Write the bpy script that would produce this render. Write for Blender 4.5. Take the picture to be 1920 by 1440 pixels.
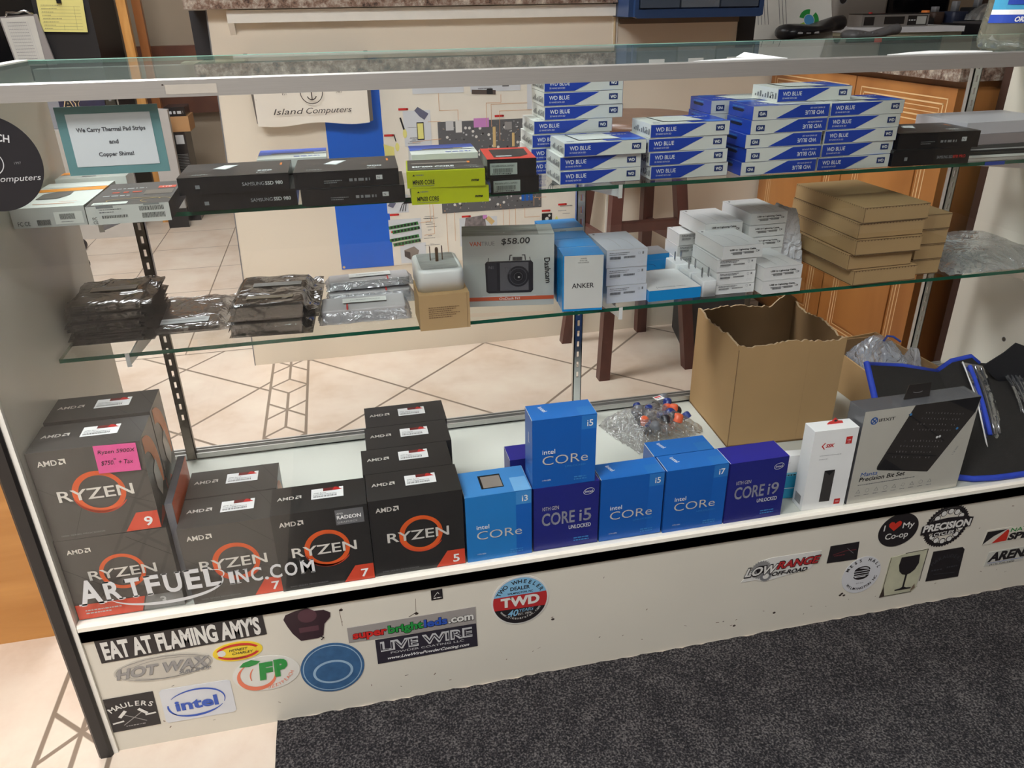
import bpy, math, random
from mathutils import Vector, Matrix
random.seed(7)
S = bpy.context.scene
COL = S.collection
for o in list(bpy.data.objects): bpy.data.objects.remove(o)

# ---------------------------------------------------------------- camera
cam_d = bpy.data.cameras.new('camera'); cam = bpy.data.objects.new('camera', cam_d); COL.objects.link(cam)
S.camera = cam
YAW, PITCH, ROLL, FPX = -0.2101, -0.4557, -0.0161, 1455.4
cy_, sy_, cp_, sp_ = math.cos(YAW), math.sin(YAW), math.cos(PITCH), math.sin(PITCH)
fw = Vector((-sy_*cp_, cy_*cp_, sp_)); r0 = Vector((cy_, sy_, 0)); u0 = r0.cross(fw)
rt = r0*math.cos(ROLL) + u0*math.sin(ROLL); up = -r0*math.sin(ROLL) + u0*math.cos(ROLL)
mw = Matrix((rt, up, -fw)).transposed().to_4x4(); mw.translation = Vector((0.4309, -0.9455, 1.0309))
cam.matrix_world = mw
cam_d.sensor_fit = 'HORIZONTAL'; cam_d.sensor_width = 36.0; cam_d.lens = 36.0*FPX/1920.0
cam_d.clip_start = 0.02; cam_d.clip_end = 50

# ---------------------------------------------------------------- world, colour management
w = bpy.data.worlds.new('world'); S.world = w; w.use_nodes = True
w.node_tree.nodes['Background'].inputs[0].default_value = (1.0, 0.98, 0.96, 1)
w.node_tree.nodes['Background'].inputs[1].default_value = 0.25
S.view_settings.view_transform = 'Standard'; S.view_settings.look = 'None'
S.view_settings.gamma = 1.0; S.view_settings.use_curve_mapping = False
S.view_settings.exposure = 0.28

# ---------------------------------------------------------------- materials
def lin(c):
    return tuple(((v/255.0)/12.92 if v/255.0 <= 0.04045 else ((v/255.0+0.055)/1.055)**2.4) for v in c)
MATS = {}
def newmat(name):
    m = bpy.data.materials.new(name); m.use_nodes = True; m.node_tree.nodes.clear()
    out = m.node_tree.nodes.new('ShaderNodeOutputMaterial')
    return m, m.node_tree, out
def mat(name, c, rough=0.5, metal=0.0, noise=0.0, nscale=30.0, bump=0.0, bscale=200.0, spec=0.5, stretch=None, coord='Object', emit=0.0):
    """principled surface with procedural mottling and fine relief"""
    if name in MATS: return MATS[name]
    m, nt, out = newmat(name); N = nt.nodes; L = nt.links
    p = N.new('ShaderNodeBsdfPrincipled'); L.new(p.outputs[0], out.inputs[0])
    col = lin(c)
    p.inputs['Base Color'].default_value = (*col, 1); p.inputs['Roughness'].default_value = rough
    p.inputs['Metallic'].default_value = metal; p.inputs['Specular IOR Level'].default_value = spec
    if emit: p.inputs['Emission Color'].default_value = (*col, 1); p.inputs['Emission Strength'].default_value = emit
    tc = N.new('ShaderNodeTexCoord'); src = tc.outputs[coord]
    if stretch:
        mp = N.new('ShaderNodeMapping'); mp.inputs['Scale'].default_value = stretch; L.new(src, mp.inputs[0]); src = mp.outputs[0]
    if noise == 0: noise = 0.03
    nz = N.new('ShaderNodeTexNoise'); nz.inputs['Scale'].default_value = nscale; nz.inputs['Detail'].default_value = 4; L.new(src, nz.inputs['Vector'])
    mr = N.new('ShaderNodeMapRange'); mr.inputs[1].default_value = 0.25; mr.inputs[2].default_value = 0.75
    mr.inputs[3].default_value = 1-noise; mr.inputs[4].default_value = 1+noise; L.new(nz.outputs[0], mr.inputs[0])
    mx = N.new('ShaderNodeVectorMath'); mx.operation = 'SCALE'; mx.inputs[0].default_value = col; L.new(mr.outputs[0], mx.inputs['Scale'])
    L.new(mx.outputs[0], p.inputs['Base Color'])
    if bump:
        nb = N.new('ShaderNodeTexNoise'); nb.inputs['Scale'].default_value = bscale; nb.inputs['Detail'].default_value = 3; L.new(src, nb.inputs['Vector'])
        bp = N.new('ShaderNodeBump'); bp.inputs['Strength'].default_value = bump; bp.inputs['Distance'].default_value = 0.002
        L.new(nb.outputs[0], bp.inputs['Height']); L.new(bp.outputs[0], p.inputs['Normal'])
    MATS[name] = m; return m
def glass(name, tint=(1, 1, 1), rough=0.0, ior=1.5, dust_haze=0.0, dcol=(180, 195, 185)):
    """clear sheet: what comes through is tinted, the outer faces mirror by fresnel"""
    if name in MATS: return MATS[name]
    m, nt, out = newmat(name); N = nt.nodes; L = nt.links
    t = N.new('ShaderNodeBsdfTransparent'); t.inputs[0].default_value = (*tint, 1)
    g = N.new('ShaderNodeBsdfGlossy'); g.inputs['Roughness'].default_value = rough
    f = N.new('ShaderNodeFresnel'); f.inputs[0].default_value = ior
    ge = N.new('ShaderNodeNewGeometry'); inv = N.new('ShaderNodeMath'); inv.operation = 'SUBTRACT'; inv.inputs[0].default_value = 1
    L.new(ge.outputs['Backfacing'], inv.inputs[1])
    mu = N.new('ShaderNodeMath'); mu.operation = 'MULTIPLY'; L.new(f.outputs[0], mu.inputs[0]); L.new(inv.outputs[0], mu.inputs[1])
    base = t.outputs[0]
    if dust_haze:  # diffuse mix: some dust plus the pale haze of reflected light
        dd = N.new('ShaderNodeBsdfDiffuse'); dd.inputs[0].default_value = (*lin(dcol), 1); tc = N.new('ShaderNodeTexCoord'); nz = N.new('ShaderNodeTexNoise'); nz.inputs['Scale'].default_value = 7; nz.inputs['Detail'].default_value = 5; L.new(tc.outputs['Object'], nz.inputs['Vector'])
        mr = N.new('ShaderNodeMapRange'); mr.inputs[1].default_value = 0.3; mr.inputs[2].default_value = 0.7; mr.inputs[3].default_value = dust_haze*0.6; mr.inputs[4].default_value = dust_haze*1.4; L.new(nz.outputs[0], mr.inputs[0])
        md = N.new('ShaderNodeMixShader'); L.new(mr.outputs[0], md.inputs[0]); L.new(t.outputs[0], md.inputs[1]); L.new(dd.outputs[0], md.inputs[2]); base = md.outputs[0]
    mx = N.new('ShaderNodeMixShader'); L.new(mu.outputs[0], mx.inputs[0]); L.new(base, mx.inputs[1]); L.new(g.outputs[0], mx.inputs[2])
    L.new(mx.outputs[0], out.inputs[0]); MATS[name] = m; return m
def film(name, c, opac=0.3, rough=0.15, gloss=0.25, wr=60.0, bumpd=0.01):
    """thin crinkled plastic: part see-through, part coloured haze, part shine"""
    if name in MATS: return MATS[name]
    m, nt, out = newmat(name); N = nt.nodes; L = nt.links
    tc = N.new('ShaderNodeTexCoord')
    nz = N.new('ShaderNodeTexNoise'); nz.inputs['Scale'].default_value = wr; nz.inputs['Detail'].default_value = 3; nz.inputs['Distortion'].default_value = 1.2
    L.new(tc.outputs['Object'], nz.inputs['Vector'])
    bp = N.new('ShaderNodeBump'); bp.inputs['Strength'].default_value = 0.9; bp.inputs['Distance'].default_value = bumpd; L.new(nz.outputs[0], bp.inputs['Height'])
    t = N.new('ShaderNodeBsdfTransparent'); t.inputs[0].default_value = (0.97, 0.97, 0.97, 1)
    d = N.new('ShaderNodeBsdfDiffuse'); d.inputs[0].default_value = (*lin(c), 1); L.new(bp.outputs[0], d.inputs['Normal'])
    g = N.new('ShaderNodeBsdfGlossy'); g.inputs['Roughness'].default_value = rough; L.new(bp.outputs[0], g.inputs['Normal'])
    m1 = N.new('ShaderNodeMixShader'); m1.inputs[0].default_value = opac; L.new(t.outputs[0], m1.inputs[1]); L.new(d.outputs[0], m1.inputs[2])
    fr = N.new('ShaderNodeLayerWeight'); fr.inputs[0].default_value = 0.4; L.new(bp.outputs[0], fr.inputs['Normal'])
    mm = N.new('ShaderNodeMapRange'); mm.inputs[3].default_value = gloss*0.35; mm.inputs[4].default_value = min(1, gloss*2.2); L.new(fr.outputs['Facing'], mm.inputs[0])
    m2 = N.new('ShaderNodeMixShader'); L.new(mm.outputs[0], m2.inputs[0]); L.new(m1.outputs[0], m2.inputs[1]); L.new(g.outputs[0], m2.inputs[2])
    L.new(m2.outputs[0], out.inputs[0]); MATS[name] = m; return m

class E_:
    """tiny node-expression helper"""
    def __init__(s, nt, sock): s.nt, s.s = nt, sock
    def op(s, o, b=None, c=None):
        n = s.nt.nodes.new('ShaderNodeMath'); n.operation = o; s.nt.links.new(s.s, n.inputs[0])
        for i, v in ((1, b), (2, c)):
            if v is None: continue
            if isinstance(v, E_): s.nt.links.new(v.s, n.inputs[i])
            else: n.inputs[i].default_value = v
        return E_(s.nt, n.outputs[0])
    def __add__(s, b): return s.op('ADD', b)
    def __sub__(s, b): return s.op('SUBTRACT', b)
    def __mul__(s, b): return s.op('MULTIPLY', b)
    def abs(s): return s.op('ABSOLUTE')
    def lt(s, b): return s.op('LESS_THAN', b)
    def gt(s, b): return s.op('GREATER_THAN', b)
    def mx(s, b): return s.op('MAXIMUM', b)
    def mn(s, b): return s.op('MINIMUM', b)
    def near(s, per, off=0.0):
        """distance to the nearest off + n*per"""
        q = (s - (off + per/2)).op('DIVIDE', per).op('FRACT')
        return ((q - 0.5).abs())*per

# ---------------------------------------------------------------- mesh building
class MB:
    def __init__(s): s.v = []; s.f = []; s.m = []; s.mats = []; s.sm = []
    def mi(s, m):
        if m not in s.mats: s.mats.append(m)
        return s.mats.index(m)
    def face(s, pts, m, smooth=False):
        b = len(s.v); s.v += [tuple(p) for p in pts]; s.f.append(tuple(range(b, b+len(pts)))); s.m.append(s.mi(m)); s.sm.append(smooth)
    def mesh(s, vs, fs, m, smooth=False):
        b = len(s.v); s.v += [tuple(p) for p in vs]; k = s.mi(m)
        for f in fs: s.f.append(tuple(b+i for i in f)); s.m.append(k); s.sm.append(smooth)
    def box(s, x0, x1, y0, y1, z0, z1, m, M=None):
        vs = [Vector((x, y, z)) for z in (z0, z1) for x, y in ((x0, y0), (x1, y0), (x1, y1), (x0, y1))]
        if M is not None: vs = [M @ v for v in vs]
        s.mesh(vs, [(3, 2, 1, 0), (4, 5, 6, 7), (0, 1, 5, 4), (1, 2, 6, 5), (2, 3, 7, 6), (3, 0, 4, 7)], m)
    def rbox(s, x0, x1, y0, y1, z0, z1, r, m, n=4, M=None):
        """box with rounded vertical corners and a softened top edge"""
        def ring(ins, z):
            pts = []
            rr = max(r-ins, 1e-4)
            for cx, cy, a0 in ((x1-r, y0+r, -90), (x1-r, y1-r, 0), (x0+r, y1-r, 90), (x0+r, y0+r, 180)):
                for k in range(n+1):
                    a = math.radians(a0+90*k/n); pts.append(Vector((cx+rr*math.cos(a), cy+rr*math.sin(a), z)))
            return pts
        e = min(r*0.4, (z1-z0)*0.3)
        rings = [ring(0, z0), ring(0, z1-e), ring(e*0.3, z1-e*0.3), ring(e, z1)]
        vs = [v for q in rings for v in q]
        if M is not None: vs = [M @ v for v in vs]
        k = len(rings[0]); fs = []
        for j in range(len(rings)-1):
            for i in range(k): fs.append((j*k+i, j*k+(i+1) % k, (j+1)*k+(i+1) % k, (j+1)*k+i))
        fs.append(tuple(range(k-1, -1, -1))); fs.append(tuple(range((len(rings)-1)*k, len(rings)*k)))
        s.mesh(vs, fs, m, True)
        for q in (-1, -2): s.sm[q] = False
    def prism(s, poly, axis, a, b, m, M=None):
        """polygon in the two other axes extruded along axis from a to b"""
        def P(p, t):
            q = {'x': (t, p[0], p[1]), 'y': (p[0], t, p[1]), 'z': (p[0], p[1], t)}[axis]
            q = Vector(q); return M @ q if M is not None else q
        n = len(poly)
        vs = [P(p, a) for p in poly]+[P(p, b) for p in poly]
        s.mesh(vs, [tuple(range(n-1, -1, -1)), tuple(range(n, 2*n))]+[(i, (i+1) % n, n+(i+1) % n, n+i) for i in range(n)], m)
    def lathe(s, prof, c, m, n=32, smooth=True, sx=1.0, sy=1.0):
        vs = []; fs = []
        for r, z in prof:
            for i in range(n):
                a = 2*math.pi*i/n; vs.append((c[0]+r*sx*math.cos(a), c[1]+r*sy*math.sin(a), c[2]+z))
        for j in range(len(prof)-1):
            for i in range(n): fs.append((j*n+i, j*n+(i+1) % n, (j+1)*n+(i+1) % n, (j+1)*n+i))
        s.mesh(vs, fs, m, smooth)
        s.face(vs[:n][::-1], m); s.face(vs[-n:], m)
    def tube(s, pts, r, m, n=8):
        pts = [Vector(p) for p in pts]; vs = []; fs = []
        for k, p in enumerate(pts):
            d = (pts[min(k+1, len(pts)-1)]-pts[max(k-1, 0)]).normalized()
            a = d.cross(Vector((0, 0, 1))); a = a.normalized() if a.length > 1e-3 else Vector((1, 0, 0)); b = d.cross(a)
            for i in range(n):
                t = 2*math.pi*i/n; vs.append(p+(a*math.cos(t)+b*math.sin(t))*r)
        for k in range(len(pts)-1):
            for i in range(n): fs.append((k*n+i, k*n+(i+1) % n, (k+1)*n+(i+1) % n, (k+1)*n+i))
        fs.append(tuple(range(n))); fs.append(tuple(range((len(pts)-1)*n, len(pts)*n)))
        s.mesh(vs, fs, m, True)
    def bar(s, a, b, wx, wy, m):
        """square-section bar from a to b"""
        a = Vector(a); b = Vector(b)
        vs = [p+Vector((dx*wx/2, dy*wy/2, 0)) for p in (a, b) for dx, dy in ((-1, -1), (1, -1), (1, 1), (-1, 1))]
        s.mesh(vs, [(3, 2, 1, 0), (4, 5, 6, 7), (0, 1, 5, 4), (1, 2, 6, 5), (2, 3, 7, 6), (3, 0, 4, 7)], m)
    def rail(s, a, b, h, t, m):
        """plank between two points, h tall and t thick"""
        a = Vector(a); b = Vector(b); d = (b-a); nrm = Vector((-d.y, d.x, 0)).normalized()*t/2
        vs = [p+q for p in (a, b) for q in (-nrm-Vector((0, 0, h/2)), nrm-Vector((0, 0, h/2)), nrm+Vector((0, 0, h/2)), -nrm+Vector((0, 0, h/2)))]
        s.mesh(vs, [(3, 2, 1, 0), (4, 5, 6, 7), (0, 1, 5, 4), (1, 2, 6, 5), (2, 3, 7, 6), (3, 0, 4, 7)], m)
    def build(s, name, parent=None, loc=None, rz=None):
        me = bpy.data.meshes.new(name); me.from_pydata(s.v, [], s.f)
        for m in s.mats: me.materials.append(m)
        me.polygons.foreach_set('material_index', s.m); me.polygons.foreach_set('use_smooth', s.sm); me.update()
        o = bpy.data.objects.new(name, me); COL.objects.link(o)
        if parent is not None: o.parent = parent
        if loc is not None: o.location = loc
        if rz is not None: o.rotation_euler[2] = math.radians(rz)
        return o

_tc = {}
def glyphs(s, bold):
    k = (s, bold)
    if k not in _tc:
        cu = bpy.data.curves.new('t', 'FONT'); cu.body = s; cu.size = 1; cu.offset = bold; cu.resolution_u = 3; cu.fill_mode = 'FRONT'
        ob = bpy.data.objects.new('t', cu); me = bpy.data.meshes.new_from_object(ob)
        vs = [(v.co.x, v.co.y) for v in me.vertices]; fs = [tuple(p.vertices) for p in me.polygons]
        bpy.data.objects.remove(ob); bpy.data.curves.remove(cu); bpy.data.meshes.remove(me)
        x0 = min([v[0] for v in vs] or [0]); x1 = max([v[0] for v in vs] or [1])
        _tc[k] = ([((x-x0), y) for x, y in vs], fs, x1-x0)
    return _tc[k]
class Face:
    """flat printing area on a mesh: o = lower left corner, u right, v up"""
    def __init__(s, mb, o, u, v, base=1):
        s.mb = mb; s.o = Vector(o); s.u = Vector(u).normalized(); s.v = Vector(v).normalized(); s.n = s.u.cross(s.v); s.base = base; s.step = 0.00022
    def P(s, x, y, l=0): return s.o+s.u*x+s.v*y+s.n*(s.step*(s.base+l))
    def poly(s, pts, m, l=0): s.mb.face([s.P(x, y, l) for x, y in pts], m)
    def rect(s, x0, y0, x1, y1, m, l=0): s.poly([(x0, y0), (x1, y0), (x1, y1), (x0, y1)], m, l)
    def ell(s, cx, cy, rx, ry, m, l=0, n=40, a0=0, a1=360, rot=0):
        c, q = math.cos(rot), math.sin(rot); pts = []
        for i in range(n):
            a = math.radians(a0+(a1-a0)*i/(n if a1-a0 == 360 else n-1)); x, y = rx*math.cos(a), ry*math.sin(a)
            pts.append((cx+x*c-y*q, cy+x*q+y*c))
        s.poly(pts, m, l)
    def ring(s, cx, cy, rx, ry, t, m, l=0, n=40, a0=0, a1=360, rot=0, t1=None):
        c, q = math.cos(rot), math.sin(rot)
        def pt(a, k):
            x, y = (rx-k)*math.cos(a), (ry-k)*math.sin(a); return (cx+x*c-y*q, cy+x*q+y*c)
        for i in range(n):
            f0, f1 = i/n, (i+1)/n
            a = math.radians(a0+(a1-a0)*f0); b = math.radians(a0+(a1-a0)*f1)
            ta = t if t1 is None else t+(t1-t)*math.sin(math.pi*f0); tb = t if t1 is None else t+(t1-t)*math.sin(math.pi*f1)
            s.poly([pt(a, ta), pt(a, 0), pt(b, 0), pt(b, tb)], m, l)
    def line(s, pts, t, m, l=0):
        for (x0, y0), (x1, y1) in zip(pts, pts[1:]):
            d = math.hypot(x1-x0, y1-y0) or 1; nx, ny = -(y1-y0)/d*t/2, (x1-x0)/d*t/2
            ex, ey = (x1-x0)/d*t*0.4, (y1-y0)/d*t*0.4
            s.poly([(x0-nx-ex, y0-ny-ey), (x1-nx+ex, y1-ny+ey), (x1+nx+ex, y1+ny+ey), (x0+nx-ex, y0+ny-ey)], m, l)
    def text(s, t, x, y, h, m, l=1, w=None, bold=0.0, shear=0.0, rot=0.0, al='l', sx=1.0):
        """h = capital height; w forces the width; al = l/c/r about x"""
        vs, fs, W = glyphs(t, bold); k = h/0.70; kx = (w/W if w else k*sx); W2 = W*kx
        ox = {'l': 0, 'c': -W2/2, 'r': -W2}[al]; c, q = math.cos(rot), math.sin(rot)
        out = []
        for a, b in vs:
            a2 = a*kx+ox+b*k*shear; b2 = b*k; out.append(s.P(x+a2*c-b2*q, y+a2*q+b2*c, l))
        s.mb.mesh(out, fs, m)
    def arc(s, t, cx, cy, r, a_mid, h, m, l=1, step=None, inward=False, bold=0.0):
        st = (step or h*0.95)/r; n = len(t)
        for i, ch in enumerate(t):
            if ch == ' ': continue
            if not inward: a = a_mid-(i-(n-1)/2)*st; s.text(ch, cx+r*math.cos(a), cy+r*math.sin(a), h, m, l, bold=bold, rot=a-math.pi/2, al='c')
            else: a = a_mid+(i-(n-1)/2)*st; s.text(ch, cx+r*math.cos(a), cy+r*math.sin(a), h, m, l, bold=bold, rot=a+math.pi/2, al='c')
    def bars(s, x0, y0, x1, y1, m, l=1, seed=1, dens=0.5):
        R = random.Random(seed); x = x0; 
        while x < x1:
            a = (x1-x0)*R.uniform(0.008, 0.03); s.rect(x, y0, min(x+a*dens*2, x1), y1, m, l); x += a*2.2
    def scribble(s, x0, y0, x1, h, m, l=1, seed=1):
        """rows of print too small to read"""
        R = random.Random(seed); x = x0
        while x < x1:
            a = h*R.uniform(0.6, 2.6); s.rect(x, y0, min(x+a, x1), y0+h, m, l); x += a+h*0.55
def carton(mb, W, D, H, m, x=0, y=0, z=0):
    mb.box(x, x+W, y, y+D, z, z+H, m)
    F = {'front': Face(mb, (x, y, z), (1, 0, 0), (0, 0, 1)), 'top': Face(mb, (x, y, z+H), (1, 0, 0), (0, 1, 0)),
         'left': Face(mb, (x, y+D, z), (0, -1, 0), (0, 0, 1)), 'right': Face(mb, (x+W, y, z), (0, 1, 0), (0, 0, 1)),
         'bottom': Face(mb, (x, y+D, z), (1, 0, 0), (0, -1, 0)), 'back': Face(mb, (x+W, y+D, z), (-1, 0, 0), (0, 0, 1))}
    return F
def tag(o, label, cat=None, group=None, kind=None):
    if label: o['label'] = label
    if cat: o['category'] = cat
    if group: o['group'] = group
    if kind: o['kind'] = kind
    return o
def empty(name, loc=(0, 0, 0), rz=0):
    o = bpy.data.objects.new(name, None); COL.objects.link(o); o.location = loc; o.rotation_euler[2] = math.radians(rz); o.empty_display_size = 0.05
    return o
def struct(o): o['kind'] = 'structure'; return o
def dup(o, loc=None, rot=None):
    c = o.copy(); COL.objects.link(c)
    for k in ('label',):
        if k in c: del c[k]
    if loc is not None: c.location = loc
    if rot is not None: c.rotation_euler = [math.radians(a) for a in rot]
    for ch in o.children:
        d = ch.copy(); COL.objects.link(d); d.parent = c
        for g in ch.children:
            e = g.copy(); COL.objects.link(e); e.parent = d
    return c

# common paints
white = mat('white_paint', (232, 228, 218), 0.45); ink = mat('black_ink', (22, 21, 24), 0.5); wink = mat('white_ink', (240, 240, 238), 0.5)
grayink = mat('grey_ink', (120, 120, 122), 0.5); ltgray = mat('light_grey_ink', (190, 190, 190), 0.5); redink = mat('red_ink', (200, 40, 36), 0.45)
alum = mat('brushed_aluminium', (196, 194, 190), 0.38, 0.75, noise=0.05, nscale=20, stretch=(1, 60, 60))
chrome = mat('bright_steel', (205, 205, 205), 0.16, 1.0)
exec_later = []

# ================================================================ THE SETTING
def floor_mat():
    m, nt, out = newmat('ceramic_tile_floor'); N = nt.nodes; L = nt.links
    p = N.new('ShaderNodeBsdfPrincipled'); L.new(p.outputs[0], out.inputs[0]); p.inputs['Roughness'].default_value = 0.38
    tc = N.new('ShaderNodeTexCoord'); sp = N.new('ShaderNodeSeparateXYZ'); L.new(tc.outputs['Object'], sp.inputs[0])
    X = E_(nt, sp.outputs[0]); Y = E_(nt, sp.outputs[1])
    def diag(ox, oy, ang, s):
        c, q = math.cos(math.radians(ang)), math.sin(math.radians(ang))
        dx, dy = X-ox, Y-oy
        u = dx*c+dy*q; v = dy*c-dx*q
        return u.near(s).mn(v.near(s))
    A = diag(0.561, 1.159, 45, 0.4064); B = diag(0.125, 1.269, 50.6, 0.308)
    C = X.near(0.333, -0.80).mn(Y.near(0.334, 1.592))
    def strip(xc, J):
        c = (X-xc).abs(); t = c*0.9; s = 0.743
        d = (Y-t).near(0.309, J).mn((Y+t).near(0.309, J))              # chevrons meeting at the junctions
        d2 = (Y+t).near(0.309, J-0.103+0.309).mn((Y-t).near(0.309, J+0.108))  # white diamonds
        ph = (Y-J).op('DIVIDE', 0.309).op('FRACT')
        gap = ph.gt(0.35)*ph.lt(0.666)
        cen = c+gap*1.0
        d = (d.mn(d2))*s
        return d.mn(cen), c
    s1, c1 = strip(0.2115, 1.106); s2, c2 = strip(-0.0655, 0.05)
    e1 = (c1-0.0545).abs(); e2 = (c2-0.0545).abs()
    in1 = c1.lt(0.0545); in2 = c2.lt(0.0545)*Y.lt(0.45)
    far = Y.gt(1.592); right = X.gt(0.2115)
    def sel(k, a, b): return a*k+b*((k*-1.0)+1.0)
    dd = sel(right, A, B)
    dd = dd.mn(e1); dd = sel(in1, s1.mn(e1), dd)
    front = Y.lt(0.45)
    dd = sel(front, (Y+10.0), dd)                                     # plain big tiles in front
    dd = dd.mn(e2+front*-1.0*0.0+((front*-1.0)+1.0)*1.0); dd = sel(in2, s2.mn(e2), dd)
    dd = sel(far, C, dd); dd = dd.mn((Y-1.592).abs())
    wgt = sel(far, E_(nt, X.s)*0.0+0.0022, E_(nt, X.s)*0.0+0.0038)
    mask = (dd-wgt).op('MULTIPLY', 600.0).op('ADD', 0.5)
    cl = N.new('ShaderNodeClamp'); L.new(mask.s, cl.inputs[0])
    nz = N.new('ShaderNodeTexNoise'); nz.inputs['Scale'].default_value = 5; nz.inputs['Detail'].default_value = 6; nz.inputs['Roughness'].default_value = 0.65
    L.new(tc.outputs['Object'], nz.inputs['Vector'])
    cr = N.new('ShaderNodeValToRGB'); e = cr.color_ramp.elements
    e[0].position = 0.32; e[0].color = (*lin((200, 178, 156)), 1); e[1].position = 0.68; e[1].color = (*lin((218, 204, 186)), 1)
    k = e.new(0.5); k.color = (*lin((212, 194, 176)), 1); L.new(nz.outputs[0], cr.inputs[0])
    gm = N.new('ShaderNodeMix'); gm.data_type = 'RGBA'; gm.inputs[6].default_value = (*lin((128, 112, 96)), 1)
    L.new(cl.outputs[0], gm.inputs[0]); L.new(cr.outputs[0], gm.inputs[7]); L.new(gm.outputs[2], p.inputs['Base Color'])
    bp = N.new('ShaderNodeBump'); bp.inputs['Strength'].default_value = 0.5; bp.inputs['Distance'].default_value = 0.002; L.new(cl.outputs[0], bp.inputs['Height']); L.new(bp.outputs[0], p.inputs['Normal'])
    return m
XL, XR, YF, YB, HC = -2.6, 3.6, -2.8, 4.05, 2.6
b = MB(); b.box(XL, XR, YF, YB, -0.06, 0, floor_mat()); struct(b.build('floor'))
wallm = mat('taupe_wall_paint', (150, 134, 114), 0.7, noise=0.04, nscale=4)
cream = mat('cream_panel', (222, 211, 192), 0.55, noise=0.03, nscale=3)
b = MB(); b.box(XL, XR, YB, YB+0.1, 0, HC, wallm); struct(b.build('wall_back'))
b = MB(); b.box(XL-0.1, XL, YF-0.1, YB+0.1, 0, HC, wallm); struct(b.build('wall_left'))
b = MB(); b.box(XR, XR+0.1, YF-0.1, YB+0.1, 0, HC, wallm); struct(b.build('wall_right'))
frontm = mat('dim_front_wall', (120, 112, 104), 0.7)
b = MB(); b.box(XL, XR, YF-0.1, YF, 0, HC, frontm); struct(b.build('wall_front'))
b = MB(); b.box(XL-0.1, XR+0.1, YF-0.1, YB+0.1, HC, HC+0.1, mat('ceiling_white', (205, 203, 198), 0.8)); struct(b.build('ceiling'))
def troffer(x, y, wx, wy, power, label):
    r = empty('ceiling_light', (x, y, HC)); tag(r, label, 'ceiling light', 'ceiling lights')
    f = MB()
    for a in ((-wx/2, wx/2, -wy/2, -wy/2+0.03), (-wx/2, wx/2, wy/2-0.03, wy/2), (-wx/2, -wx/2+0.03, -wy/2+0.03, wy/2-0.03), (wx/2-0.03, wx/2, -wy/2+0.03, wy/2-0.03)):
        f.box(a[0], a[1], a[2], a[3], -0.05, 0, white)
    f.build('frame', r)
    d = MB(); mm, nt, out = newmat('lamp_diffuser'); e = nt.nodes.new('ShaderNodeEmission'); nt.links.new(e.outputs[0], out.inputs[0])
    e.inputs[0].default_value = (0.97, 0.985, 1.0, 1); e.inputs[1].default_value = power
    d.box(-wx/2+0.03, wx/2-0.03, -wy/2+0.03, wy/2-0.03, -0.04, -0.03, mm); d.build('diffuser', r)
troffer(-0.15, 1.15, 1.2, 0.6, 27, 'recessed ceiling light over the tiled floor behind the display case')
troffer(-0.55, -1.05, 1.2, 0.6, 34, 'recessed ceiling light over the customer side of the display case')
troffer(1.0, -1.9, 1.2, 0.6, 14, 'fill light added at the ceiling over the carpet, well in front of the case')  # added fill lamp, brightens the inner face of the left end panel
troffer(-0.7, 3.1, 1.2, 0.6, 7, 'recessed ceiling light near the far taupe wall')

# doormat / carpet in front
cm, nt, out = newmat('charcoal_carpet'); N = nt.nodes; L = nt.links
p = N.new('ShaderNodeBsdfPrincipled'); L.new(p.outputs[0], out.inputs[0]); p.inputs['Roughness'].default_value = 0.95; p.inputs['Specular IOR Level'].default_value = 0.1
tc = N.new('ShaderNodeTexCoord'); n1 = N.new('ShaderNodeTexNoise'); n1.inputs['Scale'].default_value = 330; n1.inputs['Detail'].default_value = 2; L.new(tc.outputs['Object'], n1.inputs['Vector'])
n2 = N.new('ShaderNodeTexNoise'); n2.inputs['Scale'].default_value = 22; n2.inputs['Detail'].default_value = 5; L.new(tc.outputs['Object'], n2.inputs['Vector'])
ad = N.new('ShaderNodeMath'); ad.operation = 'MULTIPLY_ADD'; L.new(n2.outputs[0], ad.inputs[0]); ad.inputs[1].default_value = 0.22; L.new(n1.outputs[0], ad.inputs[2])
cr = N.new('ShaderNodeValToRGB'); e = cr.color_ramp.elements; e[0].position = 0.45; e[0].color = (*lin((30, 29, 31)), 1); e[1].position = 0.80; e[1].color = (*lin((100, 96, 94)), 1)
k = e.new(0.62); k.color = (*lin((54, 51, 52)), 1); L.new(ad.outputs[0], cr.inputs[0]); L.new(cr.outputs[0], p.inputs['Base Color'])
bp = N.new('ShaderNodeBump'); bp.inputs['Strength'].default_value = 0.8; bp.inputs['Distance'].default_value = 0.004; L.new(n1.outputs[0], bp.inputs['Height']); L.new(bp.outputs[0], p.inputs['Normal'])
b = MB(); R = random.Random(3)
# carpet with a slightly ragged cut edge
x0, x1, y0, y1, h = 0.239, 3.2, -2.3, -0.0042, 0.007
edge = [(x0+R.uniform(-.0012, .0012), y0+(y1-y0)*i/60) for i in range(61)]+[(x0+(x1-x0)*i/240, y1+R.uniform(-.0035, 0)) for i in range(1, 241)]+[(x1, y0)]
b.prism(edge, 'z', 0, h, cm)
tag(b.build('carpet_mat'), 'dark charcoal grey ribbed carpet mat on the floor in front of the case', 'carpet')

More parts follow.
